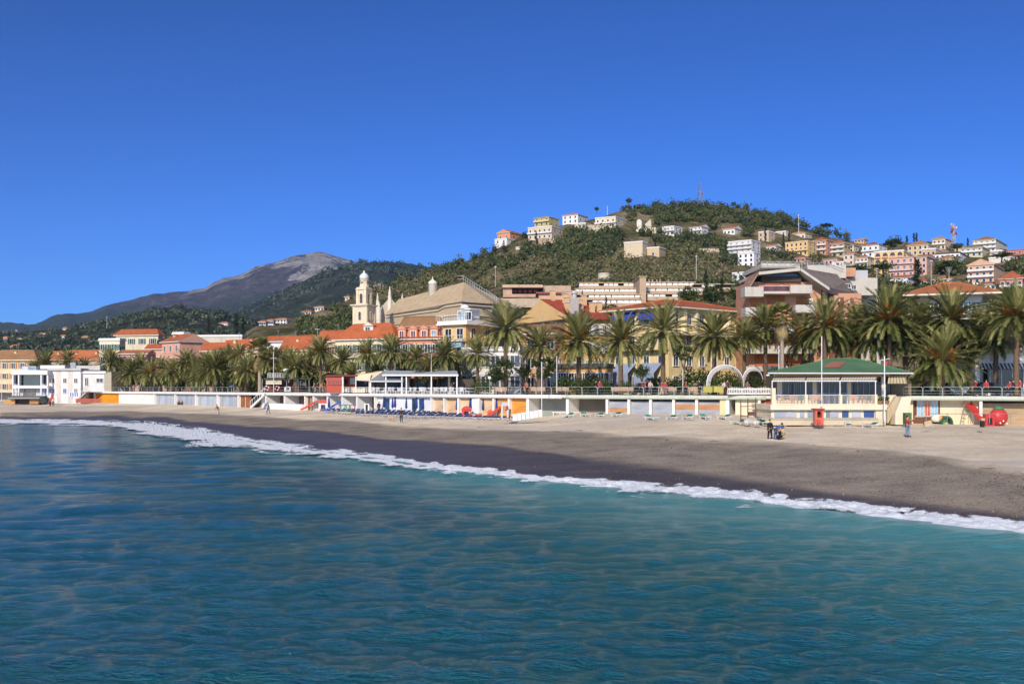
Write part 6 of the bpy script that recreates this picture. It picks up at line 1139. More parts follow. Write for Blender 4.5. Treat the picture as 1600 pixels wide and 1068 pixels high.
# ---------------------------------------------------------------- shrubs and trees of the promenade
def pt(px, back): Yq = Yw(px)+back; return Xp(px, Yq), Yq
def ptree(kind, px, back, ytop, wpx, label, k=0, group=None, cat=None, yb=None):
    x, y = pt(px, back); h = Zp(ytop, y)-ZP; return tree(kind, x, y, ZP-.02, h, wpx/F*y, label, None, group, cat or ('shrub' if kind == 'hedge' else 'tree'), k)
ptree('sparse', 786, 5, 556, 44, 'bushy dark green tree with several pale stems left of the man in orange'); ptree('round', 773, 9, 570, 34, 'low round tree behind the bushy multi stemmed one', 1); ptree('sparse', 850, 6, 553, 46, 'tall bushy tree leaning over the thin flagpole'); ptree('round', 818, 13, 566, 30, 'dark tree between the two bushy trees in the shade', 2)
ptree('hedge', 900, 5, 588, 66, 'clipped dark green hedge below the palm with orange fruit'); ptree('hedge', 978, 4, 594, 22, 'grey green rounded bush in front of the blue shop awnings'); ptree('round', 1003, 7, 566, 30, 'loose shrub between two palm trunks before the blue awning'); ptree('sparse', 1068, 6, 535, 34, 'slender light green tree with thin pale trunk right of the full palm', 1); ptree('hedge', 1090, 10, 574, 60, 'large dark hedge left of the shell canopy'); ptree('hedge', 1133, 5, 578, 50, 'round clipped bush under the large shell canopy')
ptree('hedge', 752, 4, 592, 32, 'low leafy shrub beside the end of the cafe terrace'); ptree('hedge', 940, 8, 590, 30, 'small shrub right of the clipped dark hedge'); ptree('round', 1180, 9, 585, 40, 'dark shrub in the shade under the small shell canopy'); ptree('round', 1432, 8, 575, 30, 'low tree with pale blossoms right of the restaurant awning')
for i, (px, w_, yt) in enumerate([(1210, 44, 572), (1245, 50, 566), (1300, 60, 560), (1350, 60, 562), (1400, 50, 570), (1455, 46, 582), (1500, 40, 590), (1552, 30, 560)]): ptree('hedge' if i % 2 else 'round', px, 17+i % 3, yt, w_, ['dark evergreen filling the gap by the fan palm', 'broad hedge behind the left end of the green roof', 'dark tree behind the ridge of the green roof', 'hedge behind the right half of the green roof', 'dark tree behind the striped side awning', 'shrubs between the low palm and the villa', 'small tree beside the first striped awning', 'dark shrub on the corner house wall'][i], i)
ORD = ['first', 'second', 'third', 'fourth', 'fifth', 'sixth', 'seventh', 'eighth', 'ninth', 'tenth', 'eleventh', 'twelfth', 'thirteenth', 'fourteenth', 'fifteenth', 'sixteenth', 'seventeenth', 'eighteenth', 'nineteenth', 'twentieth', 'twenty first', 'twenty second', 'twenty third', 'twenty fourth', 'twenty fifth', 'twenty sixth', 'twenty seventh', 'twenty eighth', 'twenty ninth', 'thirtieth', 'thirty first', 'thirty second', 'thirty third', 'thirty fourth', 'thirty fifth', 'thirty sixth', 'thirty seventh', 'thirty eighth', 'thirty ninth', 'fortieth']
for i, px in enumerate(range(184, 500, 13)): ptree(['round', 'hedge', 'round'][i % 3], px+RNG.uniform(-3, 3), 13+RNG.uniform(0, 5), RNG.uniform(580, 592), RNG.uniform(22, 32), ORD[i]+' shrub from the left in the dark row under the left hand palms', i, 'shrubs under the left hand palms')
for i, px in enumerate((590, 620, 645, 700, 712, 880, 925, 1020, 1050)): ptree('round' if i % 2 else 'hedge', px, 14+i % 4, 578+(i*5) % 14, 28, ORD[i]+' shrub from the left in the shaded row between cafe and hotel', i, 'shrubs between cafe and hotel')
# single trees one can tell apart on the slopes
def htree(kind, px, yt, yb, wpx, label, k=0, Y=None):
    Yq = Y or hillY(px, yb); return tree(kind, Xp(px, Yq), Yq, Zp(yb, Yq), Zp(yt, Yq)-Zp(yb, Yq), wpx/F*Yq, label, None, None, 'tree', k)
htree('umbrella', 1292, 348, 366, 22, 'round topped pine on the skyline at the right end of the woods'); htree('round', 983, 308, 322, 12, 'pointed tree standing highest left of the summit mast'); htree('round', 932, 322, 334, 9, 'small dark tree on the crest left of the stepped villa'); htree('round', 1146, 314, 326, 10, 'dark tree on the crest right of the summit mast', 1)
for i, (px, yt, yb, lab) in enumerate([(1196, 352, 376, 'dark cypress in front of the tan flat roofed house'), (1224, 364, 384, 'cypress left of the big yellow house'), (1233, 362, 380, 'cypress touching the big yellow house'), (1024, 376, 402, 'cypress between the stone fort and its annexe'), (1046, 384, 400, 'dark cypress right of the fort annexe'), (838, 362, 382, 'dark cypress in front of the large cream house'), (1417, 368, 380, 'tall thin cypress on the skyline left of the tan villa'), (1428, 364, 378, 'left cypress of the thin pair on the skyline'), (1432, 364, 378, 'right cypress of the thin pair on the skyline'), (1512, 372, 386, 'pointed fir on the skyline right of the mast')]): htree('cypress', px, yt, yb, 6, lab, i)
htree('cypress', 1433, 408, 448, 24, 'big dark cedar in front of the pink houses', 1, Y=240)
for i, (px, yt, yb, w_, Y, lab) in enumerate([(884, 462, 486, 12, 215, 'thick cypress above the chimney roof, left of three'), (897, 463, 484, 8, 216, 'middle cypress of the three above the chimney roof'), (910, 455, 484, 7, 217, 'thin tall cypress, right of three above the chimney roof'), (947, 464, 478, 6, 230, 'small cypress below the white arches'), (1103, 425, 470, 14, 235, 'bare brown poplar in front of the terraced apartments'), (1128, 436, 470, 12, 236, 'second bare poplar, left of the brick apartment house')]): htree('cypress', px, yt, yb, w_, lab, i, Y)
for i, (px, yt, yb, w_, Y, lab) in enumerate([(950, 474, 500, 56, 190, 'dark spreading pine behind the hotel roof corner'), (920, 478, 500, 40, 192, 'dark pine between chimney roof and hotel'), (1078, 444, 486, 40, 215, 'big dark tree above the right half of the hotel roof'), (1112, 440, 488, 44, 218, 'dark tree mass left of the brick apartment house'), (1150, 440, 490, 36, 212, 'dark tree against the brick apartment house'), (1340, 410, 440, 50, 260, 'wide dark pine behind the brick house terrace'), (1380, 408, 430, 44, 330, 'bright green bushes beneath the white maroon roofed villa'), (1480, 404, 432, 40, 300, 'round shrubs under the long white house'), (1395, 373, 388, 30, 500, 'umbrella pines clustered right of the maroon roofed villa'), (1495, 378, 394, 24, 440, 'dense round pine left of the green grey flats'), (1565, 392, 408, 36, 400, 'dark bushes under the right skyline block')]): htree('round' if i != 8 else 'umbrella', px, yt, yb, w_, lab, i, Y)
for i, (px, yt, yb, w_, Y, lab) in enumerate([(326, 496, 520, 8, 420, 'dark cypress left of the white cube villa'), (370, 492, 522, 12, 410, 'broad dark cypress right of the white cube villa'), (380, 497, 522, 12, 405, 'dark cypress before the pale terrace wall'), (232, 540, 545, 4, 300, 'small dark tree behind the red hip roof')]): htree('cypress', px, yt, yb, w_, lab, i, Y)
# ---------------------------------------------------------------- rails, benches, banners
def railing(x0, x1, lab, step=20, h=.95, kind='hoop'):
    o = empty('railing', (Xp(x0, Yw(x0)), Yw(x0)+.1, ZP), 0, lab, 'railing', 'railings along the promenade edge'); g = o.location; m = metal('9aa29c'); pts = list(np.arange(x0, x1+.1, step))
    if pts[-1] < x1-2: pts.append(x1)
    for a0, a1 in zip(pts[:-1], pts[1:]):
        p, q = Vector((Xp(a0, Yw(a0))-g.x, Yw(a0)+.1-g.y, 0)), Vector((Xp(a1, Yw(a1))-g.x, Yw(a1)+.1-g.y, 0)); q = p.lerp(q, .97); u = (q-p)*.06; b = MB(); b.path([p, p+Vector((0, 0, h*.85)), p+u+Vector((0, 0, h)), q-u+Vector((0, 0, h)), q+Vector((0, 0, h*.85)), q], .03, 5)
        for zz_ in (.3, .6): b.tube(p+Vector((0, 0, zz_*h)), q+Vector((0, 0, zz_*h)), .014, .014, 4)
        b.build('rail_section', m, o)
railing(176, 372, 'long grey railing above the bluish panelled cabins', 9); railing(484, 510, 'short grey railing between the dark red and the brick red kiosks', 8); railing(742, 884, 'low grey railing in front of the bushy trees', 24); railing(886, 1098, 'grey hoop railing above the grey shutters', 24); railing(1412, 1640, 'grey hoop railing above the playground', 31)
bench_m = wood('c8a488', 5)
def make_bench():
    o = empty('bench', (0, 0, 0), 0, 'x', 'bench', 'benches on the promenade'); 
    b = MB(); [b.box(-.8, .8, -.02+.15*i, .1+.15*i, .42, .46) for i in range(3)]; b.build('seat', bench_m, o); b = MB(); [b.box(-.8, .8, .46+.03*i, .5+.03*i, .52+.14*i, .63+.14*i) for i in range(3)]; b.build('backrest', bench_m, o)
    for x in (-.6, .6): MB().box(x-.05, x+.05, 0, .45, 0, .419).build('leg', paint('5a5248'), o)
    return o
B0 = make_bench(); first = True
for px, bk, lab in ((785, 3, 'bench under the bushy tree left of the man in orange'), (829, 3, 'bench just right of the man in orange'), (843, 3.4, 'bench behind the thin flagpole'), (880, 3, 'bench at the left end of the clipped hedge'), (966, 3, 'pale bench before the grey green bush'), (1046, 3, 'bench right of the full palm trunk'), (1084, 3, 'bench beside the yellow boards'), (978, 3.2, 'bench touching the right of the grey green bush')):
    x, y = pt(px, bk)
    if first: B0.location = (x, y, ZP); B0['label'] = lab; B0.rotation_euler.z = R(160); first = False
    else: copy_tree(B0, (x, y, ZP), R(165+px % 20), 1, lab)
t = T('yellow_board', 1099, 111.9, 613, 'left of the two yellow green boards on the promenade railing', 'board'); t.b('board', 1099, 1113.5, 603.5, 612.5, 111.9, .05, paint('a8a43a', .6, .15)); t.rod('frame', [(1099, 613, 111.95), (1099, 603, 111.95), (1113.8, 603, 111.95)], .03, metal())
t = T('yellow_board', 1115, 111.5, 613, 'right of the two yellow green boards on the promenade railing', 'board'); t.b('board', 1115, 1130, 603.5, 612.5, 111.5, .05, paint('b0a63e', .6, .15)); t.rod('frame', [(1130.4, 613, 111.55), (1130.4, 603, 111.55), (1114.8, 603, 111.55)], .03, metal())
t = T('white_ornamental_fence', 1136, 110, 616, 'white ornamental plastic fence panels left of the restaurant', 'fence'); 
for i in range(3):
    x0 = 1137+i*22.5; b = MB(); 
    for k in range(9): b.box(t.L(x0+k*2.6, 0, 110).x, t.L(x0+k*2.6+1.1, 0, 110).x, 0, .05, t.L(0, 616, 110).z, t.L(0, 606-1.5*math.sin(k/8*math.pi), 110).z)
    b.box(t.L(x0, 0, 110).x, t.L(x0+22, 0, 110).x, .051, .09, t.L(0, 615.6, 110).z, t.L(0, 613.6, 110).z).box(t.L(x0, 0, 110).x, t.L(x0+22, 0, 110).x, .051, .09, t.L(0, 608.6, 110).z, t.L(0, 606.5, 110).z)
    b.build('fence_panel', WHITE, t.o)
for px, lab in ((1154.5, 'left round white lamp globe behind the ornamental fence'), (1200, 'right round white lamp globe beside the green roof'), (765, 'white capped lamp post at the end of the cafe terrace')):
    yt = 587 if px > 900 else 590; t = T('street_lamp', px, 116 if px > 900 else 128, 612, lab, 'street lamp'); Y_ = 116 if px > 900 else 128; t.rod('post', [(px, 614, Y_), (px, yt, Y_)], .05, metal('8a8e90')); MB().lathe([(.04, -.2), (.19, -.12), (.23, 0), (.19, .12), (.04, .2)], 12, c=t.L(px, yt, Y_)).build('globe', paint('e8e6e0', .3, .03), t.o, True)
# ---------------------------------------------------------------- cafe chairs and tables
def make_chair(nm, c, label, cat='chair', group=None):
    o = empty(nm, (0, 0, 0), 0, label, cat, group); m = paint(c, .5, .06); MB().box(-.23, .23, -.22, .22, .42, .46).build('seat', m, o); b = MB(); [b.box(-.22+.11*i, -.15+.11*i, .2, .24, .46, .86) for i in range(4)]; b.box(-.23, .23, .199, .245, .86, .92).build('backrest', m, o)
    for x in (-.19, .19):
        for y in (-.18, .18): MB().tube((x*1.1, y*1.1, 0), (x, y, .42), .025, .025, 5).build('leg', m, o)
    return o
def make_table(nm, c, label, group=None):
    o = empty(nm, (0, 0, 0), 0, label, 'table', group); m = paint(c, .5, .06); MB().lathe([(.42, .7), (.44, .72), (.42, .74)], 14).build('tabletop', m, o); MB().tube((0, 0, 0), (0, 0, .7), .04, .04, 6).lathe([(.25, 0), (.05, .06)], 10).build('pedestal', m, o); return o
C0 = make_chair('cafe_chair', 'd8dad8', 'x', group='white chairs of the seafront cafe'); C0k = 0; T0 = make_table('cafe_table', 'd8dad8', 'x', 'white tables of the seafront cafe'); tk_ = 0
rg = random.Random(4); zc = 0
for r_ in range(2):
    for i in range(19):
        px = 583+i*8.2+rg.uniform(-1, 1); Yc_ = YC(px, .9+r_*2.1+rg.uniform(-.2, .2)); loc = (Xp(px, Yc_), Yc_, ZP); lab = f"{ORD[C0k % 19]} white chair from the left in the {'front' if r_ == 0 else 'rear'} row of the seafront cafe"
        if C0k == 0: C0.location = loc; C0['label'] = lab
        else: copy_tree(C0, loc, rg.uniform(0, 6.28), 1, lab)
        C0k += 1
for i in range(8):
    px = 588+i*19.5; Yc_ = YC(px, 1.9); loc = (Xp(px, Yc_), Yc_, ZP); lab = ORD[i]+' white table from the left under the cafe canopy'
    if i == 0: T0.location = loc; T0['label'] = lab
    else: copy_tree(T0, loc, 0, 1, lab)
zd = Zp(632, Yg); O0 = make_chair('terrace_chair', 'c98a5c', 'x', group='orange chairs on the restaurant deck'); G0 = make_chair('terrace_chair', '2f6a4c', 'x', group='green chairs on the restaurant deck'); ok_ = gk = 0
for px, dy, c in ((1219, 1.2, 'o'), (1224, 1.6, 'o'), (1236, 1.3, 'o'), (1241, 1.9, 'o'), (1250, 1.4, 'g'), (1255, 1.1, 'g'), (1266, 1.5, 'o'), (1276, 1.3, 'o'), (1281, 1.7, 'o'), (1321, 1.4, 'g'), (1330, 1.2, 'o'), (1337, 1.5, 'o'), (1344, 1.2, 'o'), (1352, 1.6, 'o'), (1357, 1.3, 'g'), (1364, 1.3, 'o')):
    loc = (Xp(px, Yg+dy), Yg+dy, zd); src = O0 if c == 'o' else G0; k = ok_ if c == 'o' else gk; lab = f"{ORD[k]} {'orange' if c == 'o' else 'green'} chair from the left on the restaurant deck"
    if k == 0: src.location = loc; src['label'] = lab; src.rotation_euler.z = rg.uniform(2, 4)
    else: copy_tree(src, loc, rg.uniform(2, 4.3), 1.05, lab)
    if c == 'o': ok_ += 1
    else: gk += 1
D0 = make_table('terrace_table', 'd4d0c0', 'x', 'pale tables on the restaurant deck')
for i, px in enumerate((1230, 1260, 1273, 1326, 1341, 1360)):
    loc = (Xp(px, Yg+1.5), Yg+1.5, zd); lab = ORD[i]+' pale table from the left on the restaurant deck'
    if i == 0: D0.location = loc; D0['label'] = lab
    else: copy_tree(D0, loc, 0, 1, lab)
# ---------------------------------------------------------------- sunbeds, parasols, playground
def make_bed(fab, frame, label, group):
    o = empty('sunbed', (0, 0, 0), 0, label, 'sunbed', group); fm = paint(frame, .5, .05); fb = paint(fab, .8, .15, 2)
    b = MB(); b.box(-.95, .95, -.33, -.28, .27, .33).box(-.95, .95, .28, .33, .27, .33).box(-.95, -.90, -.279, .279, .27, .33).box(.90, .95, -.279, .279, .27, .33).build('frame', fm, o)
    MB().box(-.9, .35, -.275, .275, .30, .345).build('mattress', fb, o); b = MB(); b.prism([(.36, .30), (.36, .345), (.93, .56), (.95, .52)], -.275, .275).build('backrest', fb, o)
    for x in (-.75, .7):
        b = MB()
        for y in (-.29, .29): b.tube((x, y, 0), (x+.06, y, .28), .03, .03, 5)
        b.box(x-.03, x+.09, -.26, .26, .03, .06).build('leg', fm, o)
    return o
G = make_bed('3f9a7a', 'dcdcd6', 'x', 'green sunbeds on the sand')
gl_ = [(888, 652, 'green sunbed below the left edge of the dark recess'), (915, 651, 'green sunbed below the middle of the dark recess'), (937, 652, 'green sunbed below the right edge of the dark recess'), (963, 651, 'green sunbed under the first grey shutter'), (1018, 656, 'green sunbed under the third shutter, left of a close pair'), (1049, 656, 'green sunbed below the pillar left of the fourth shutter'), (1074, 655, 'green sunbed under the fourth shutter'), (1102, 655, 'green sunbed under the last shutter'), (1131, 655, 'green sunbed in front of the dark passage'), (1153, 663, 'green sunbed tucked beside the climbing frame, with raised back'), (1192, 664, 'green sunbed left of the standing person in black'), (1229, 664, 'green sunbed right behind the crouching group'), (1273, 666, 'green sunbed left of the red tower house'), (1319, 665, 'faded sunbed right of the red tower house'), (1359, 668, 'green sunbed nearest the restaurant stair')]
for i, (px, py, lab) in enumerate(gl_):
    p = sand(px, py); p.z += .02; rz = -1.25+random.uniform(-.25, .2)+(math.pi if i % 3 == 1 else 0)
    if i == 0: G.location = p; G['label'] = lab; G.rotation_euler.z = rz
    else: copy_tree(G, p, rz, 1, lab)
N = make_bed('586794', 'b8bcc8', 'x', 'navy sunbeds in rows below the cabins'); cnt = 0
ONES = ['', 'first', 'second', 'third', 'fourth', 'fifth', 'sixth', 'seventh', 'eighth', 'ninth']
def ordn(n):
    return ORD[n] if n < 40 else f'{n+1}th'
for (x0, x1, y0, y1, n, rl) in ((504, 690, 642.5, 648.0, 25, 'rearmost'), (512, 745, 645.5, 652.5, 32, 'middle'), (556, 797, 649.5, 657.5, 34, 'front')):
    for i in range(n):
        f = i/(n-1); px = x0+(x1-x0)*f; p = sand(px, y0+(y1-y0)*f+random.uniform(-.2, .2)); p.z += .02; rz = -1.1+random.uniform(-.15, .15); lab = f'{ordn(i)} navy sunbed from the left in the {rl} row'
        if cnt == 0: N.location = p; N['label'] = lab; N.rotation_euler.z = rz
        else: copy_tree(N, p, rz, 1, lab)
        cnt += 1
U = empty('closed_parasol', (0, 0, 0), 0, 'x', 'parasol', 'closed navy parasols before the cabins'); nv = paint('26387e', .8, .15, 2); MB().tube((0, 0, 0), (0, 0, 2.3), .025, .025, 6).build('pole', paint('c8c4bc'), U); MB().lathe([(.03, 2.35), (.09, 2.2), (.17, 1.5), (.20, .95), (.10, .85), (.04, .84)], 9).build('furled_canopy', nv, U, True)
for i, (px, py, lab) in enumerate([(514, 645, 'closed navy parasol beside the red roofed playhouse'), (600, 644, 'closed navy parasol by the left white cabin doorway'), (613.5, 645, 'left of two closed navy parasols standing close together'), (617.5, 645, 'right of two closed navy parasols standing close together'), (635, 645, 'closed navy parasol in front of the middle white cabin'), (651, 645, 'closed navy parasol by the right doorway of the white cabins'), (661, 645, 'closed navy parasol at the right end of the white cabins'), (675, 646, 'closed navy parasol at the first pale plank cabin'), (694, 646, 'closed navy parasol at the second pale plank cabin'), (714, 647, 'closed navy parasol at the third pale plank cabin'), (735, 647, 'closed navy parasol left of the broad white pillar'), (755, 648, 'closed navy parasol right of the broad white pillar'), (775.5, 648, 'closed navy parasol left of the white playground arch')]):
    p = sand(px, py); 
    if i == 0: U.location = p; U['label'] = lab
    else: copy_tree(U, p, i*1.3, 1+.06*math.sin(i*2.7), lab)
def slide(px, py, c, label, L=2.6, h=1.5, rz=0, ladder='9a9ea2', wd=.55):
    p = sand(px, py); o = empty('slide', p, rz, label, 'slide', 'playground pieces on the sand'); m = paint(c, .35, .08); b = MB(); n = 10; pts = []
    for i in range(n+1): f = i/n; pts.append((f*L, h*(1-f)**1.15*(1-.0*f)+.12+.05*math.sin(f*6)))
    for (xa, za), (xb, zb) in zip(pts[:-1], pts[1:]):
        b.q([(xa, -wd/2, za), (xb, -wd/2, zb), (xb, wd/2, zb), (xa, wd/2, za)]).q([(xa, -wd/2, za-.05), (xa, wd/2, za-.05), (xb, wd/2, zb-.05), (xb, -wd/2, zb-.05)])
        for s in (-1, 1): b.q([(xa, s*wd/2, za-.05), (xb, s*wd/2, zb-.05), (xb, s*wd/2*1.05, zb+.2), (xa, s*wd/2*1.05, za+.2)]).q([(xa, s*wd/2*1.12, za-.05), (xa, s*wd/2*1.12, za+.2), (xb, s*wd/2*1.12, zb+.2), (xb, s*wd/2*1.12, zb-.05)])
    b.build('chute', m, o); lm = metal(ladder); b = MB()
    for s in (-1, 1): b.tube((-.55, s*wd/2, 0), (0, s*wd/2, h+.15), .045, .045, 6).tube((0, s*wd/2, h+.15), (.15, s*wd/2, h+.7), .035, .035, 6)
    for k in range(5): f = (k+.6)/5.5; b.tube((-.55+.55*f, -wd/2, (h+.15)*f), (-.55+.55*f, wd/2, (h+.15)*f), .03, .03, 5)
    b.build('ladder', lm, o); b = MB()
    for s in (-1, 1): b.tube((L*.45, s*wd/2, 0), (L*.38, s*wd/2, h*.55), .03, .03, 5)
    b.build('leg', lm, o); return o
slide(1512, 663, 'c8281e', 'tall red slide with grey ladder and hand rails, near the right edge', 2.3, 2.0, R(-62), wd=.85); slide(496, 640, 'd0402a', 'small red slide left of the red roofed playhouse', 2.6, 1.3, R(200)); slide(533, 640, '2f62c8', 'small blue slide right of the red roofed playhouse', 2.6, 1.3, R(200)); slide(784, 650, 'c8402c', 'short red slide under the white playground arch', 1.8, 1.1, R(195))
def playhouse(px, py, label, wall, roof, s=1.0, rz=0, name='playhouse'):
    p = sand(px, py); o = empty(name, p, rz, label, 'playhouse', 'playground pieces on the sand'); m = paint(wall, .4, .06); b = MB(); b.box(-.7*s, -.35*s, -.6*s, -.5*s, 0, 1.2*s).box(.35*s, .7*s, -.6*s, -.5*s, 0, 1.2*s).box(-.349*s, .349*s, -.6*s, -.5*s, .95*s, 1.2*s).box(-.7*s, -.6*s, -.499*s, .6*s, 0, 1.2*s).box(.6*s, .7*s, -.499*s, .6*s, 0, 1.2*s).box(-.599*s, .599*s, .5*s, .6*s, 0, 1.2*s).build('walls', m, o)
    b = MB(); b.prism([(-.85*s, 1.2*s), (.85*s, 1.2*s), (.5*s, 1.65*s), (0, 1.8*s), (-.5*s, 1.65*s)], -.7*s, .7*s).build('roof', paint(roof, .4, .06), o); MB().box(.36*s, .6*s, -.63*s, -.602*s, .5*s, .9*s).build('window', paint('e8d8a0'), o); return o
playhouse(506, 640, 'white playhouse with a red roof between the two small slides', 'd8d4d0', 'c83c30'); playhouse(729, 652, 'small bright red playhouse in front of the third plank cabin', 'c8322a', 'c8322a', .8); playhouse(766, 651, 'low orange red toy house left of the red slide arch', 'd05a3a', 'd05a3a', .5)
# round red playhouse with green roof
p = sand(1560, 665); o = empty('apple_playhouse', p, 0, 'round red apple shaped playhouse with a green top', 'playhouse', 'playground pieces on the sand'); rr = paint('c42a28', .4, .08)
prof = [(.9*math.sin(a_), .88-.88*math.cos(a_)) for a_ in np.linspace(.35, 2.85, 12)]; MB().lathe([(r_, z) for r_, z in prof], 20, sx=.98, sy=.8).build('body', rr, o, True); b = MB(); b.lathe([(.5, 1.64), (.45, 1.76), (.2, 1.9), (.05, 1.95)], 12).build('leaf_top', paint('2f8a5a', .5, .1), o, True); b = MB(); b.box(-1.6, -.7, -.75, -.1, 0, 1.15).box(-1.35, -.95, -.79, -.752, .15, .8, 1).build('porch', [rr, DARK], o)
for x, z in ((.1, .5), (.45, .25), (-.2, .3)): MB().lathe([(.02, -.1), (.1, 0), (.02, .1)], 8, c=(x, -.82, z)).build('spot', paint('e8dccc'), o, True)
t = T('toy_post', 1536, 88, 666, 'dark toy post with an orange cap left of the apple playhouse', 'toy post', 'playground pieces on the sand'); t.b('post', 1533.5, 1538.5, 657, 667, 88, .3, DARK); t.b('cap', 1533.5, 1539, 653, 656.9, 88, .35, paint('d09a6a'))
# orange red tower playhouse by the restaurant
t = T('tower_playhouse', 1280, 96.5, 664, 'orange red tower playhouse with an arched opening before the restaurant', 'playhouse', 'playground pieces on the sand'); om = paint('cc5a3c', .4, .1); 
b = MB(); X0 = lambda x: t.L(x, 0, 96.5).x; zz2 = lambda y: t.L(0, y, 96.5).z
b.box(X0(1274), X0(1277), 0, .8, zz2(664), zz2(640)).box(X0(1284), X0(1287), 0, .8, zz2(664), zz2(640)).box(X0(1277)+.001, X0(1284)-.001, 0, .8, zz2(664), zz2(652)).box(X0(1277)+.001, X0(1284)-.001, 0, .8, zz2(642), zz2(640)).build('tower', om, t.o); b = MB(); pts = [(X0(1277), zz2(642)), (X0(1277), zz2(646))]+[(X0(1280.5)+(X0(1284)-X0(1280.5))*math.cos(a_), zz2(646)+(zz2(642.5)-zz2(646))*math.sin(a_)) for a_ in np.linspace(math.pi, 0, 8)]+[(X0(1284), zz2(642))]; b.prism(pts, .1, .3).build('arch', om, t.o); t.b('roof', 1273, 1289, 638, 639.9, 96.3, 1.2, paint('a03c30')); t.b('back', 1277.1, 1283.9, 642, 652, 97.1, .1, DARK)
b = MB(); b.q([t.L(1276, 655, 96.4), t.L(1281, 655, 96.4), t.L(1283.5, 664.5, 95.2), t.L(1278.5, 664.5, 95.2)]).build('chute', om, t.o)
# turtle sandpit, table, box, climbing frame, white arch
p = sand(1464, 662); o = empty('spring_rider', p, 0, 'yellow orange and white shell shaped rocking toy', 'rocking toy', 'playground pieces on the sand'); MB().lathe([(.05, 1.0), (.35, .95), (.55, .7), (.6, .45), (.4, .2)], 14, sx=1.0, sy=.7).build('shell', paint('dcd6c0', .4, .1), o, True); MB().lathe([(.03, .9), (.22, .8), (.28, .5), (.1, .3)], 10, c=(.25, -.38, -.05), sx=.8, sy=.5).build('face', paint('d88a20', .4), o, True); MB().box(.35, .6, -.5, -.3, .0, .5).build('green_arm', paint('4a9a3a'), o)
p = sand(1477, 661); o = empty('toy_tunnel', p, 0, 'dark green toy tunnel beside the rocking toy', 'toy tunnel', 'playground pieces on the sand'); b = MB(); c_ = [(.62*math.cos(a_), .85*math.sin(a_)) for a_ in np.linspace(0, math.pi, 10)]; d_ = [(.45*math.cos(a_), .68*math.sin(a_)) for a_ in np.linspace(math.pi, 0, 10)]; 
for i in range(9): b.prism([c_[i], c_[i+1], d_[8-i], d_[9-i]], -.5, .6)
b.build('arch', paint('2a5a44', .4, .1), o); MB().box(-.6, .6, .61, .66, 0, .5).build('back_panel', DARK, o)
t = T('plank_table', 1452, 90, 664, 'pale plank leaning on trestles left of the rocking toy', 'table'); b = MB(); b.prism([(t.L(1444, 664, 90).x, t.L(0, 659, 90).z), (t.L(1455, 0, 90).x, t.L(0, 656, 90).z), (t.L(1457, 0, 90).x, t.L(0, 664, 90).z), (t.L(1446, 0, 90).x, t.L(0, 666, 90).z)], 0, .08).build('plank', wood('c0aa88'), t.o); t.b('leg', 1443, 1444, 655, 664, 90.1, .08, paint('7a4030')); t.b('leg', 1457, 1458, 661, 668, 90.1, .08, paint('b0b4b4'))
t = T('green_box', 1419, 97, 664, 'dark green box standing against the cream stair wall', 'box'); t.b('body', 1415, 1424.5, 645.5, 663, 97, .7, paint('4a6a3c')); t.b('lid', 1414.6, 1425, 644.8, 645.4, 96.95, .8, paint('3c5a30'))
t = T('climbing_frame', 1157, 97, 662, 'tall brown climbing frame with ladder bars left of the restaurant', 'climbing frame'); bm = paint('6e4a34', .7, .2)
for x, yt, yb in ((1157, 624, 660), (1168, 622, 661), (1180.5, 621, 652)): t.b('upright', x, x+1.3, yt, yb, 97+(.0 if x < 1170 else 1.0), .1, bm)
for y in (634, 649): t.b('long_bar', 1157, 1169, y, y+1.2, 97.11, .08, bm)
for y in (627, 633.5, 639, 644, 648.5): t.b('rung', 1168, 1181, y, y+.9, 97.9, .07, bm)
t.b('side_panel', 1169.4, 1180.4, 643, 648.4, 97.98, .05, paint('7a5440'))
t = T('boulders', 1174, 96.5, 662, 'heap of pale grey blocks at the foot of the climbing frame', 'blocks'); rg = random.Random(8)
for i in range(7): r_ = rg.uniform(.25, .45); MB().lathe([(r_*.5, -.1), (r_, .1), (r_*.85, r_*.9), (r_*.3, r_*1.2)], 6, c=(rg.uniform(-.5, .5), rg.uniform(-.3, .5), 0)).build('block', paint('c4bcb0', .9, .2), t.o)
t = T('playground_arch', 786, 112, 652, 'white playground arch with a red ball and an orange stepped ladder', 'playground arch', 'playground pieces on the sand'); 
for x in (783, 792): t.b('leg', x, x+2.6, 634, 652, 112, .5, paint('c4c4c8'))
t.poly('top', [(782.5, 634), (784, 629.5), (788, 628), (793, 629.5), (795, 634)], 112, .5, paint('b8bac0')); MB().lathe([(.02, -.2), (.2, 0), (.02, .2)], 10, c=t.L(792, 636, 111.8)).build('ball', paint('c83838', .4), t.o, True)
for i in range(5): t.b('step', 789.5+i*1.0, 799, 639+i*3, 641.4+i*3, 113-.1*i, .5, paint('d88a28' if i % 2 else 'd49838'))
t = T('white_panel_fence', 801, 113, 657, 'low white panel fence sloping down the sand beside the plank cabins', 'fence')
for i in range(7): x0, x1 = 801+i*6.6, 807.2+i*6.6; f = i/6; t.b('panel', x0, x1+.3, 646.5-f*6.5, 657-f*6, 112.3+.12*i, .06, paint('dedcd8')); t.b('post', x1+.05, x1+.35, 646-f*7, 657-f*6, 112.2+.12*i, .08, paint('cfcdc8'))
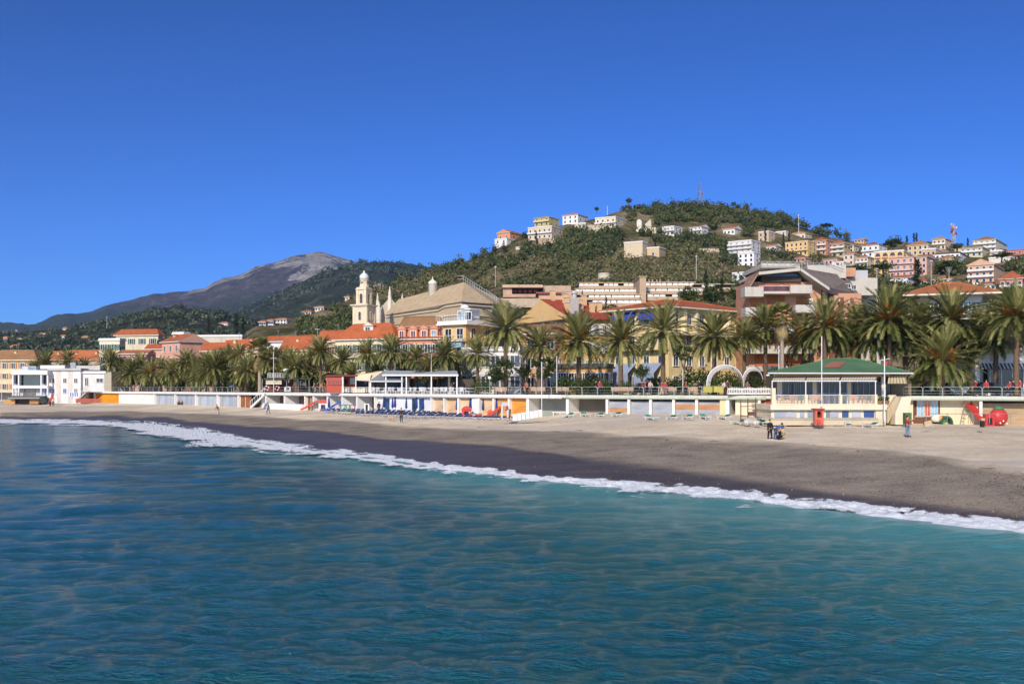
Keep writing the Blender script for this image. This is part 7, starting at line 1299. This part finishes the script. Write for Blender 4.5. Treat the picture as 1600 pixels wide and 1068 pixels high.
for x, lab in ((738, 'low red toy block left of the white pillar foot'), (748, 'small orange toy block right of the white pillar foot'), (741.5, 'small cream toy block before the white pillar')): q = sand(x, 653); o = empty('toy_block', q, .3, lab, 'toy block', 'playground pieces on the sand'); b = MB(); b.box(-.35, .35, -.25, .25, 0, .45).box(-.2, .2, -.26, -.251, .1, .3, 1).build('block', [paint('cc4a30' if x != 741.5 else 'd8c49a', .4), DARK], o); MB().box(-.38, .38, -.28, .28, .451, .52).build('lid', paint('d86a48' if x != 741.5 else 'd0b88a', .4), o)
t = T('round_climber', 542, 144, 641, 'dark teal round climbing hoops right of the blue slide', 'climbing hoops', 'playground pieces on the sand'); 
for k, x in enumerate((537, 543, 550)): b = MB(); c0 = t.L(x, 636.5, 144+k*.3); n = 14; [b.tube(c0+Vector((.42*math.cos(2*math.pi*i/n), 0, .42*math.sin(2*math.pi*i/n))), c0+Vector((.42*math.cos(2*math.pi*(i+1)/n), 0, .42*math.sin(2*math.pi*(i+1)/n))), .06, .06, 5) for i in range(n)]; b.build('hoop', paint(('1f6a6a', '2a8a6a', '8a3a5a')[k], .4), t.o)
t = T('white_cabinet', 573, 145, 642, 'white open cabinet in front of the dark bay', 'cabinet'); t.b('frame', 569, 571, 632, 642, 145, .6, WHITE); t.b('frame', 575, 577, 632, 642, 145, .6, WHITE); t.b('top', 569, 577, 630.5, 631.9, 145, .6, WHITE); t.b('back', 571.1, 574.9, 632, 642, 145.5, .06, paint('5a6a60'))
t = T('sea_rail', 1455, 96, 662, 'thin grey handrail along the playground sand', 'railing'); 
for i, x in enumerate(range(1447, 1630, 33)): t.rod('post', [(x, 645, 96), (x, 662, 96)], .03, metal('8a8e88'))
t.rod('handrail', [(1447, 646, 96), (1612, 646, 96)], .03, metal('8a8e88'))
# parked scooters and cars seen as dark shapes on the road behind
def car(px, back, c, label, rz=0):
    x, y = pt(px, back); o = empty('parked_car', (x, y, ZP), rz, label, 'car', 'cars parked behind the promenade'); m = paint(c, .25, .05)
    MB().prism([(-2, .3), (2, .3), (2.05, .75), (1.3, .9), (-1.4, .92), (-2.05, .8)], -.8, .8).build('body', m, o); MB().prism([(-1.35, .921), (1.2, .901), (.6, 1.38), (-.9, 1.4)], -.7, .7).build('cabin', glass('141a20'), o); MB().prism([(-.9, 1.401), (.6, 1.381), (.5, 1.44), (-.8, 1.46)], -.66, .66).build('roof', m, o)
    for xx in (-1.25, 1.25):
        for yy_ in (-.82, .66): MB().tube((xx, yy_, .32), (xx, yy_+.16, .32), .32, .32, 14).build('wheel', DARK, o)
    for s in (-.6, .45): MB().box(-2.08, -2.0, s, s+.18, .58, .7).build('headlight', paint('d8d8d0', .2), o)
    return o
car(952, 11, '2a2e36', 'dark car parked behind the pale bench by the grey bush', .1); car(1006, 12, '1e2024', 'black car parked behind the walkers left of the full palm', .1); car(1452, 10, '20242a', 'dark car behind the railing at the low palm', -.05); car(1492, 11, '9aa2a8', 'grey car behind the railing right of the low palm', -.05); car(1545, 11, '1a1c20', 'black car before the striped awnings', -.05)
# ---------------------------------------------------------------- people
import bmesh
def skin(name, verts, edges, radii, root, mat, parent, sub=1):
    me = bpy.data.meshes.new(name); bm = bmesh.new(); ly = bm.verts.layers.skin.verify(); vs = [bm.verts.new(v) for v in verts]
    for a_, b_ in edges: bm.edges.new((vs[a_], vs[b_]))
    for i, v in enumerate(vs): r_ = radii[i]; v[ly].radius = (r_, r_) if not isinstance(r_, tuple) else r_; v[ly].use_root = (i == root)
    bm.to_mesh(me); bm.free(); me.materials.append(mat); o = link(name, me, parent); md = o.modifiers.new('skin', 'SKIN'); md.use_smooth_shade = True; md.branch_smoothing = .4; s = o.modifiers.new('sub', 'SUBSURF'); s.levels = s.render_levels = sub; return o
SK = paint('c08a6a', .6, .05)
def person(pos, rz, label, top, legs, hair='2a2018', hgt=1.72, lean=0, knee=0, stride=.12, arms=(.12, .12), crouch=0, hold=None, name='person'):
    o = empty(name, pos, rz, label, 'person'); k = hgt/1.72; pz = .92-crouch*.55; V = {}
    V['pel'] = Vector((0, crouch*.18, pz)); up = Vector((0, -math.sin(lean), math.cos(lean)))
    V['sp'] = V['pel']+up*.2; V['ch'] = V['pel']+up*.42; V['nk'] = V['pel']+up*.56; V['hd'] = V['nk']+(up+Vector((0, -.25*(lean > .2), 0))).normalized()*.13; V['tp'] = V['hd']+up*.10; V['ns'] = V['hd']+Vector((0, -.10, -.01))
    names = list(V); E = [('pel', 'sp'), ('sp', 'ch'), ('ch', 'nk'), ('nk', 'hd'), ('hd', 'tp'), ('hd', 'ns')]; Rd = {'pel': .14, 'sp': (.125, .105), 'ch': (.16, .11), 'nk': .055, 'hd': .095, 'tp': .075, 'ns': .016}
    for s, sd in ((-1, 'l'), (1, 'r')):
        st = s*stride; V['hp'+sd] = V['pel']+Vector((s*.09, 0, -.06)); kneez = .48-crouch*.1; V['kn'+sd] = Vector((s*.10, -st*.6-crouch*.38, kneez)); V['an'+sd] = Vector((s*.10, -st+crouch*.0+.02, .08)); V['to'+sd] = Vector((s*.11, -st-.16, .03))
        V['sh'+sd] = V['ch']+Vector((s*.18, 0, .04)); a_ = arms[0 if s < 0 else 1]; V['el'+sd] = V['sh'+sd]+Vector((s*.05, -math.sin(a_)*.27, -math.cos(a_)*.27)); b_ = a_+.35+(.9 if a_ > .5 else 0); V['wr'+sd] = V['el'+sd]+Vector((-s*.02, -math.sin(b_)*.25, -math.cos(b_)*.25)); V['pm'+sd] = V['wr'+sd]+Vector((0, -math.sin(b_)*.08, -math.cos(b_)*.08))
        E += [('pel', 'hp'+sd), ('hp'+sd, 'kn'+sd), ('kn'+sd, 'an'+sd), ('an'+sd, 'to'+sd), ('ch', 'sh'+sd), ('sh'+sd, 'el'+sd), ('el'+sd, 'wr'+sd), ('wr'+sd, 'pm'+sd)]
        Rd.update({'hp'+sd: .095, 'kn'+sd: .058, 'an'+sd: .04, 'to'+sd: .038, 'sh'+sd: .06, 'el'+sd: .042, 'wr'+sd: .03, 'pm'+sd: (.035, .02)})
        for f in range(5):
            ang_ = (f-1.6)*.28 if f else -1.1; ln = (.055, .075, .085, .08, .062)[f]; q = V['pm'+sd]+Vector((0, .02*(f-2), 0)); V[f'f{f}'+sd] = q+Vector((-s*.02, -math.sin(b_)*ln+math.sin(ang_)*.025, -math.cos(b_)*ln)); E.append((('pm' if f else 'wr')+sd, f'f{f}'+sd)); Rd[f'f{f}'+sd] = .009
    ids = {n: i for i, n in enumerate(V)}; skin('body', [v*k for v in V.values()], [(ids[a_], ids[b_]) for a_, b_ in E], [Rd[n] if isinstance(Rd[n], tuple) else Rd[n]*k for n in V], 0, SK, o)
    def sub(nm, keep, ed, grow, mt):
        n_ = [x for x in keep]; i2 = {x: i for i, x in enumerate(n_)}; rr_ = [tuple(c*1+grow for c in Rd[x]) if isinstance(Rd[x], tuple) else Rd[x]*k+grow for x in n_]; skin(nm, [V[x]*k for x in n_], [(i2[a_], i2[b_]) for a_, b_ in ed], rr_, 0, mt, o)
    sub('trousers', ['pel', 'hpl', 'knl', 'anl', 'hpr', 'knr', 'anr'], [('pel', 'hpl'), ('hpl', 'knl'), ('knl', 'anl'), ('pel', 'hpr'), ('hpr', 'knr'), ('knr', 'anr')], .022, paint(legs, .85, .15, 3))
    sub('jacket', ['ch', 'sp', 'pel', 'nk', 'shl', 'ell', 'wrl', 'shr', 'elr', 'wrr'], [('ch', 'sp'), ('sp', 'pel'), ('ch', 'nk'), ('ch', 'shl'), ('shl', 'ell'), ('ell', 'wrl'), ('ch', 'shr'), ('shr', 'elr'), ('elr', 'wrr')], .03, paint(top, .85, .15, 3))
    MB().lathe([(.03, -.02), (.085, .0), (.098, .06), (.075, .12), (.02, .15)], 10, c=(V['hd']+Vector((0, .025, 0)))*k, sy=1.05).build('hair', paint(hair, .8, .1), o, True)
    for sd in 'lr': q = V['to'+sd]*k; MB().box(q.x-.05, q.x+.05, q.y-.04, q.y+.24, .0, .075).build('shoe', paint('d8d4cc' if top in ('241c1c',) else '2a2624', .7), o)
    return o
def facing(px): return R(random.uniform(-20, 20))
person(sand(1418, 682), R(35), 'person in a red jacket and jeans on the open sand at the right, arms raised', 'b83a34', '6a7f98', arms=(1.0, 1.1), stride=.05)
person(sand(1203, 687), R(20), 'person all in black with white shoes standing beside the crouching pair', '241c1c', '1c1a1e', hair='5a3020', hgt=1.68, stride=.12)
person(sand(1212, 686), R(70), 'person in a bright blue jacket bending forward in the beach group', '2f62b8', '3a5a8a', hgt=1.6, lean=.95, arms=(.9, .7), stride=.1)
person(sand(1218, 687), R(-60), 'small person in navy crouching in the beach group', '1c2230', '20242c', hair='8a5a38', hgt=1.35, lean=.4, crouch=.8, arms=(.8, .8), stride=.02)
person(sand(1223.5, 686), R(-100), 'child in a cream jacket crouching at the right of the beach group', 'd0b070', 'b89a60', hair='7a5030', hgt=1.25, lean=.3, crouch=.5, arms=(.7, .7), stride=.03)
person(sand(627, 660), R(10), 'person in dark olive walking a dog on the wet edge of the sand', '3c3428', '3c4450', stride=.1, hgt=1.74)
person(sand(592, 646), R(-20), 'person in dark blue standing among the navy sunbeds', '24283c', '2c3044', stride=.04)
person(sand(341, 648), R(-50), 'person in a brownish red top and pale trousers stooping at the left of the beach', '7a3a30', 'c8b8a8', lean=.35, stride=.2, arms=(.4, .1))
person(sand(419, 646), R(80), 'person in grey walking near the slanting white stair', '8a8c90', '5c6470', stride=.2)
def sitting(px, py, lab, c): person(sand(px, py), R(-30), lab, c, '3a3430', hgt=1.5, lean=.25, crouch=1.25, arms=(.7, .7), stride=.02)
sitting(279, 631, 'left of two people sitting on the sand against the bluish cabins', '3a2a28'); sitting(284, 631, 'right of two people sitting on the sand against the bluish cabins', '6a3a2c')
person(sand(78.5, 634), R(0), 'person in red by the lifeguard chair', 'b4402c', '2c2a28', stride=.1); person(sand(83, 634), R(40), 'person in white beside the red lifeguard chair', 'd0ccc8', '4a4a50', stride=.1)
for i, (px, bk, c, l, lab) in enumerate([(823, 1.4, 'a85a30', '24242c', 'person in a rust orange jacket on the promenade by the bushy trees'), (931, 1.6, '1e2028', '22242a', 'person in black left of the red coat on the promenade'), (937, 1.5, 'a82c30', '2a2c38', 'person in a red coat right of the clipped hedge'), (1003, 2.2, '20222a', '1e2026', 'person in black left of the pale walker on the promenade'), (1008, 1.8, 'b0303a', '3a3a48', 'person in dark red between two black clad walkers'), (1016, 1.5, 'b8a898', '6a6058', 'person in pale clothes before the blue shop awning'), (1034, 1.6, 'c02c38', 'c8a080', 'person in a bright red jacket at the full palm trunk'), (1039, 1.7, 'b83440', '8a7468', 'second person in red just right of the full palm trunk'), (1072, 2.2, 'b82c30', '2a2a30', 'person in red by the slender light tree'), (1093, 1.8, '2a2a2e', '30302e', 'person in dark clothes left of the yellow boards'), (1132, 1.5, 'c8b8a8', '4a3c38', 'person in cream at the right end of the yellow boards'), (1136.5, 1.6, '5a4038', '2e2826', 'person in brown left of the ornamental fence'), (1168, 3.5, '8a5a4a', '3a3028', 'person under the small shell canopy'), (1524, 3.0, '8a2c2e', '2a2428', 'person in dark red left of the striped awnings'), (1541, 3.5, 'b02c30', '242226', 'person in red behind the hoop railing'), (1578, 2.5, 'b83038', '282428', 'left of two people in red at the right edge railing'), (1594, 2.8, 'c03a34', '302a2c', 'right of two people in red at the right edge railing'), (1583, 4.5, '2c3040', '20222a', 'person in navy behind the two in red'), (706, 4.5, 'b89aa0', '2a2630', 'person in a pink patterned top in the cafe'), (709, 2.0, '1e1c1e', '1e1c1e', 'person in black sitting side of the cafe canopy post'), (491, 2.2, 'a89060', '4a5040', 'person in tan between the two kiosks'), (496, 2.6, '7a1c3c', '2c2c30', 'person in magenta between the two kiosks'), (502, 2.0, 'b07a58', '3a3a3c', 'person in light brown between the two kiosks'), (507, 2.4, '6a2c24', '2c2826', 'person in maroon beside the brick red kiosk'), (348, 2.0, '20242c', '20242c', 'person in black near the blue parasol on the left promenade')]):
    x, y = pt(px, bk); person(Vector((x, y, ZP)), R(random.choice((-80, 75, 20, -30))), lab, c, l, stride=.14, hgt=random.uniform(1.6, 1.76), arms=(random.uniform(.1, .5), random.uniform(.1, .6)))
# dog
p = sand(612, 658); o = empty('dog', p, R(-20), 'tan dog standing left of the dog walker', 'dog'); fur = paint('c09468', .9, .15, 4); V = [(0, 0, .48), (.22, 0, .47), (-.25, 0, .50), (-.38, 0, .60), (-.47, 0, .68), (-.60, 0, .65), (.36, 0, .52), (.5, 0, .62)]; E = [(0, 1), (0, 2), (2, 3), (3, 4), (4, 5), (1, 6), (6, 7)]; rd_ = [.12, .10, .14, .08, .085, .04, .03, .018]
for s in (-1, 1): k0_ = len(V); V += [(-.27, s*.08, .30), (-.25, s*.08, .14), (-.28, s*.08, .02)]; E += [(2, k0_), (k0_, k0_+1), (k0_+1, k0_+2)]; rd_ += [.05, .028, .03]; k0_ = len(V); V += [(.20, s*.08, .30), (.30, s*.08, .16), (.24, s*.08, .02)]; E += [(1, k0_), (k0_, k0_+1), (k0_+1, k0_+2)]; rd_ += [.065, .03, .03]; k0_ = len(V); V += [(-.44, s*.07, .78)]; E += [(4, k0_)]; rd_ += [.022]
skin('body', V, E, rd_, 0, fur, o)
t = T('blue_parasol', 362, 190, 612, 'flat bright blue parasol on the left promenade', 'parasol'); t.rod('pole', [(362, 613, 190), (362, 601, 190)], .03, WHITE); MB().lathe([(.55, 0), (.5, .1), (.05, .32)], 8, c=t.L(362, 604, 190)).build('canopy', paint('2a62c0'), t.o)
t = T('beach_shower', 142, 203, 633, 'grey pole lying base on the sand at the left', 'pole') if False else None
# pebbles and scattered drift on the shingle
rg2 = np.random.default_rng(12); ps = []
while len(ps) < 1100:
    px = rg2.uniform(700, 1700); py = rg2.uniform(0, 1); y0, y1 = float(yshing(px))+1, float(yfoam(px))-2; yy_ = y0+(y1-y0)*py**1.3
    if rg2.random() > (px-600)/1000: continue
    ps.append((px, yy_))
V = []; Fq = []; T_ = []; th_ = np.linspace(0, 2*math.pi, 6)[:-1]
for px, yy_ in ps:
    a_, b_ = profile(px); Yd = np.linspace(a_[2], a_[3]+6, 60); z = np.interp(Yd, a_, b_); k = int(np.argmin(abs(YH+(H-z)*F/Yd-yy_))); x, y, z = Xp(px, Yd[k]), Yd[k], z[k]; r_ = rg2.uniform(.018, .045)*(1.6 if rg2.random() < .05 else 1); n = len(V); zt = r_*rg2.uniform(.4, .8)+.02
    V += [(x+r_*math.cos(t_)*rg2.uniform(.8, 1.3), y+r_*math.sin(t_)*rg2.uniform(.7, 1.2), z-.03) for t_ in th_]+[(x+r_*.6*math.cos(t_), y+r_*.6*math.sin(t_), z+zt) for t_ in th_]; Fq += [(n+i, n+(i+1) % 5, n+5+(i+1) % 5, n+5+i) for i in range(5)]+[(n+5, n+6, n+7, n+8), (n+5, n+8, n+9, n+9)]; 
    T_ += [rg2.random()]*10
Fq = [f if len(set(f)) == 4 else f[:3] for f in Fq]; me = bpy.data.meshes.new('pebbles'); me.from_pydata(V, [], Fq); at = me.attributes.new('tint', 'FLOAT', 'POINT'); at.data.foreach_set('value', np.array(T_, dtype=np.float32)); a = NT('pebble'); me.materials.append(a.set(a.ramp(a.attr('tint'), [(0, '4a4038'), (.6, '6e6053'), (.92, '86765f'), (1, 'a89a84')]), .85, 0, .2)); tag(link('pebbles', me), kind='stuff')

# bits of drift left along the top of the shingle
rg = random.Random(31)
for i in range(9):
    px = (752, 868, 905, 1042, 1118, 1266, 1340, 1462, 1548)[i]; py = float(yshing(px))+rg.uniform(-3, 5); p = sand(px, py); b = MB(); q = Vector((-.5, 0, .03)); k = 5
    for j in range(k): r_ = Vector((q.x+.22, q.y+rg.uniform(-.08, .08), .04+rg.uniform(0, .06))); b.tube(q, r_, .035-.004*j, .031-.004*j, 5); q = r_
    o = empty('driftwood', p, rg.uniform(0, 3), ['short grey stick below the right end of the navy sunbeds', 'bent stick below the dark recess', 'stick lying under the second group of green sunbeds', 'stick below the third grey shutter', 'stick left of the beach group near the stones line', 'stick right of the beach group on the stones line', 'stick below the faded sunbed', 'stick between the standing man and the stones', 'stick near the right edge of the beach'][i], 'driftwood', 'sticks washed up on the beach'); b.build('stick', bark('7a6a58'), o)
# ---------------------------------------------------------------- air
a = bpy.data.materials.new('haze_air'); a.use_nodes = True; n_ = a.node_tree; n_.nodes.clear(); ov = n_.nodes.new('ShaderNodeOutputMaterial'); pv = n_.nodes.new('ShaderNodeVolumePrincipled')
pv.inputs['Color'].default_value = (.46, .68, 1, 1); pv.inputs['Density'].default_value = 5.5e-5; pv.inputs['Anisotropy'].default_value = .1; n_.links.new(pv.outputs[0], ov.inputs['Volume'])
tag(MB().box(-9000, 9000, -300, 7600, -12, 900).build('haze', a), kind='stuff')
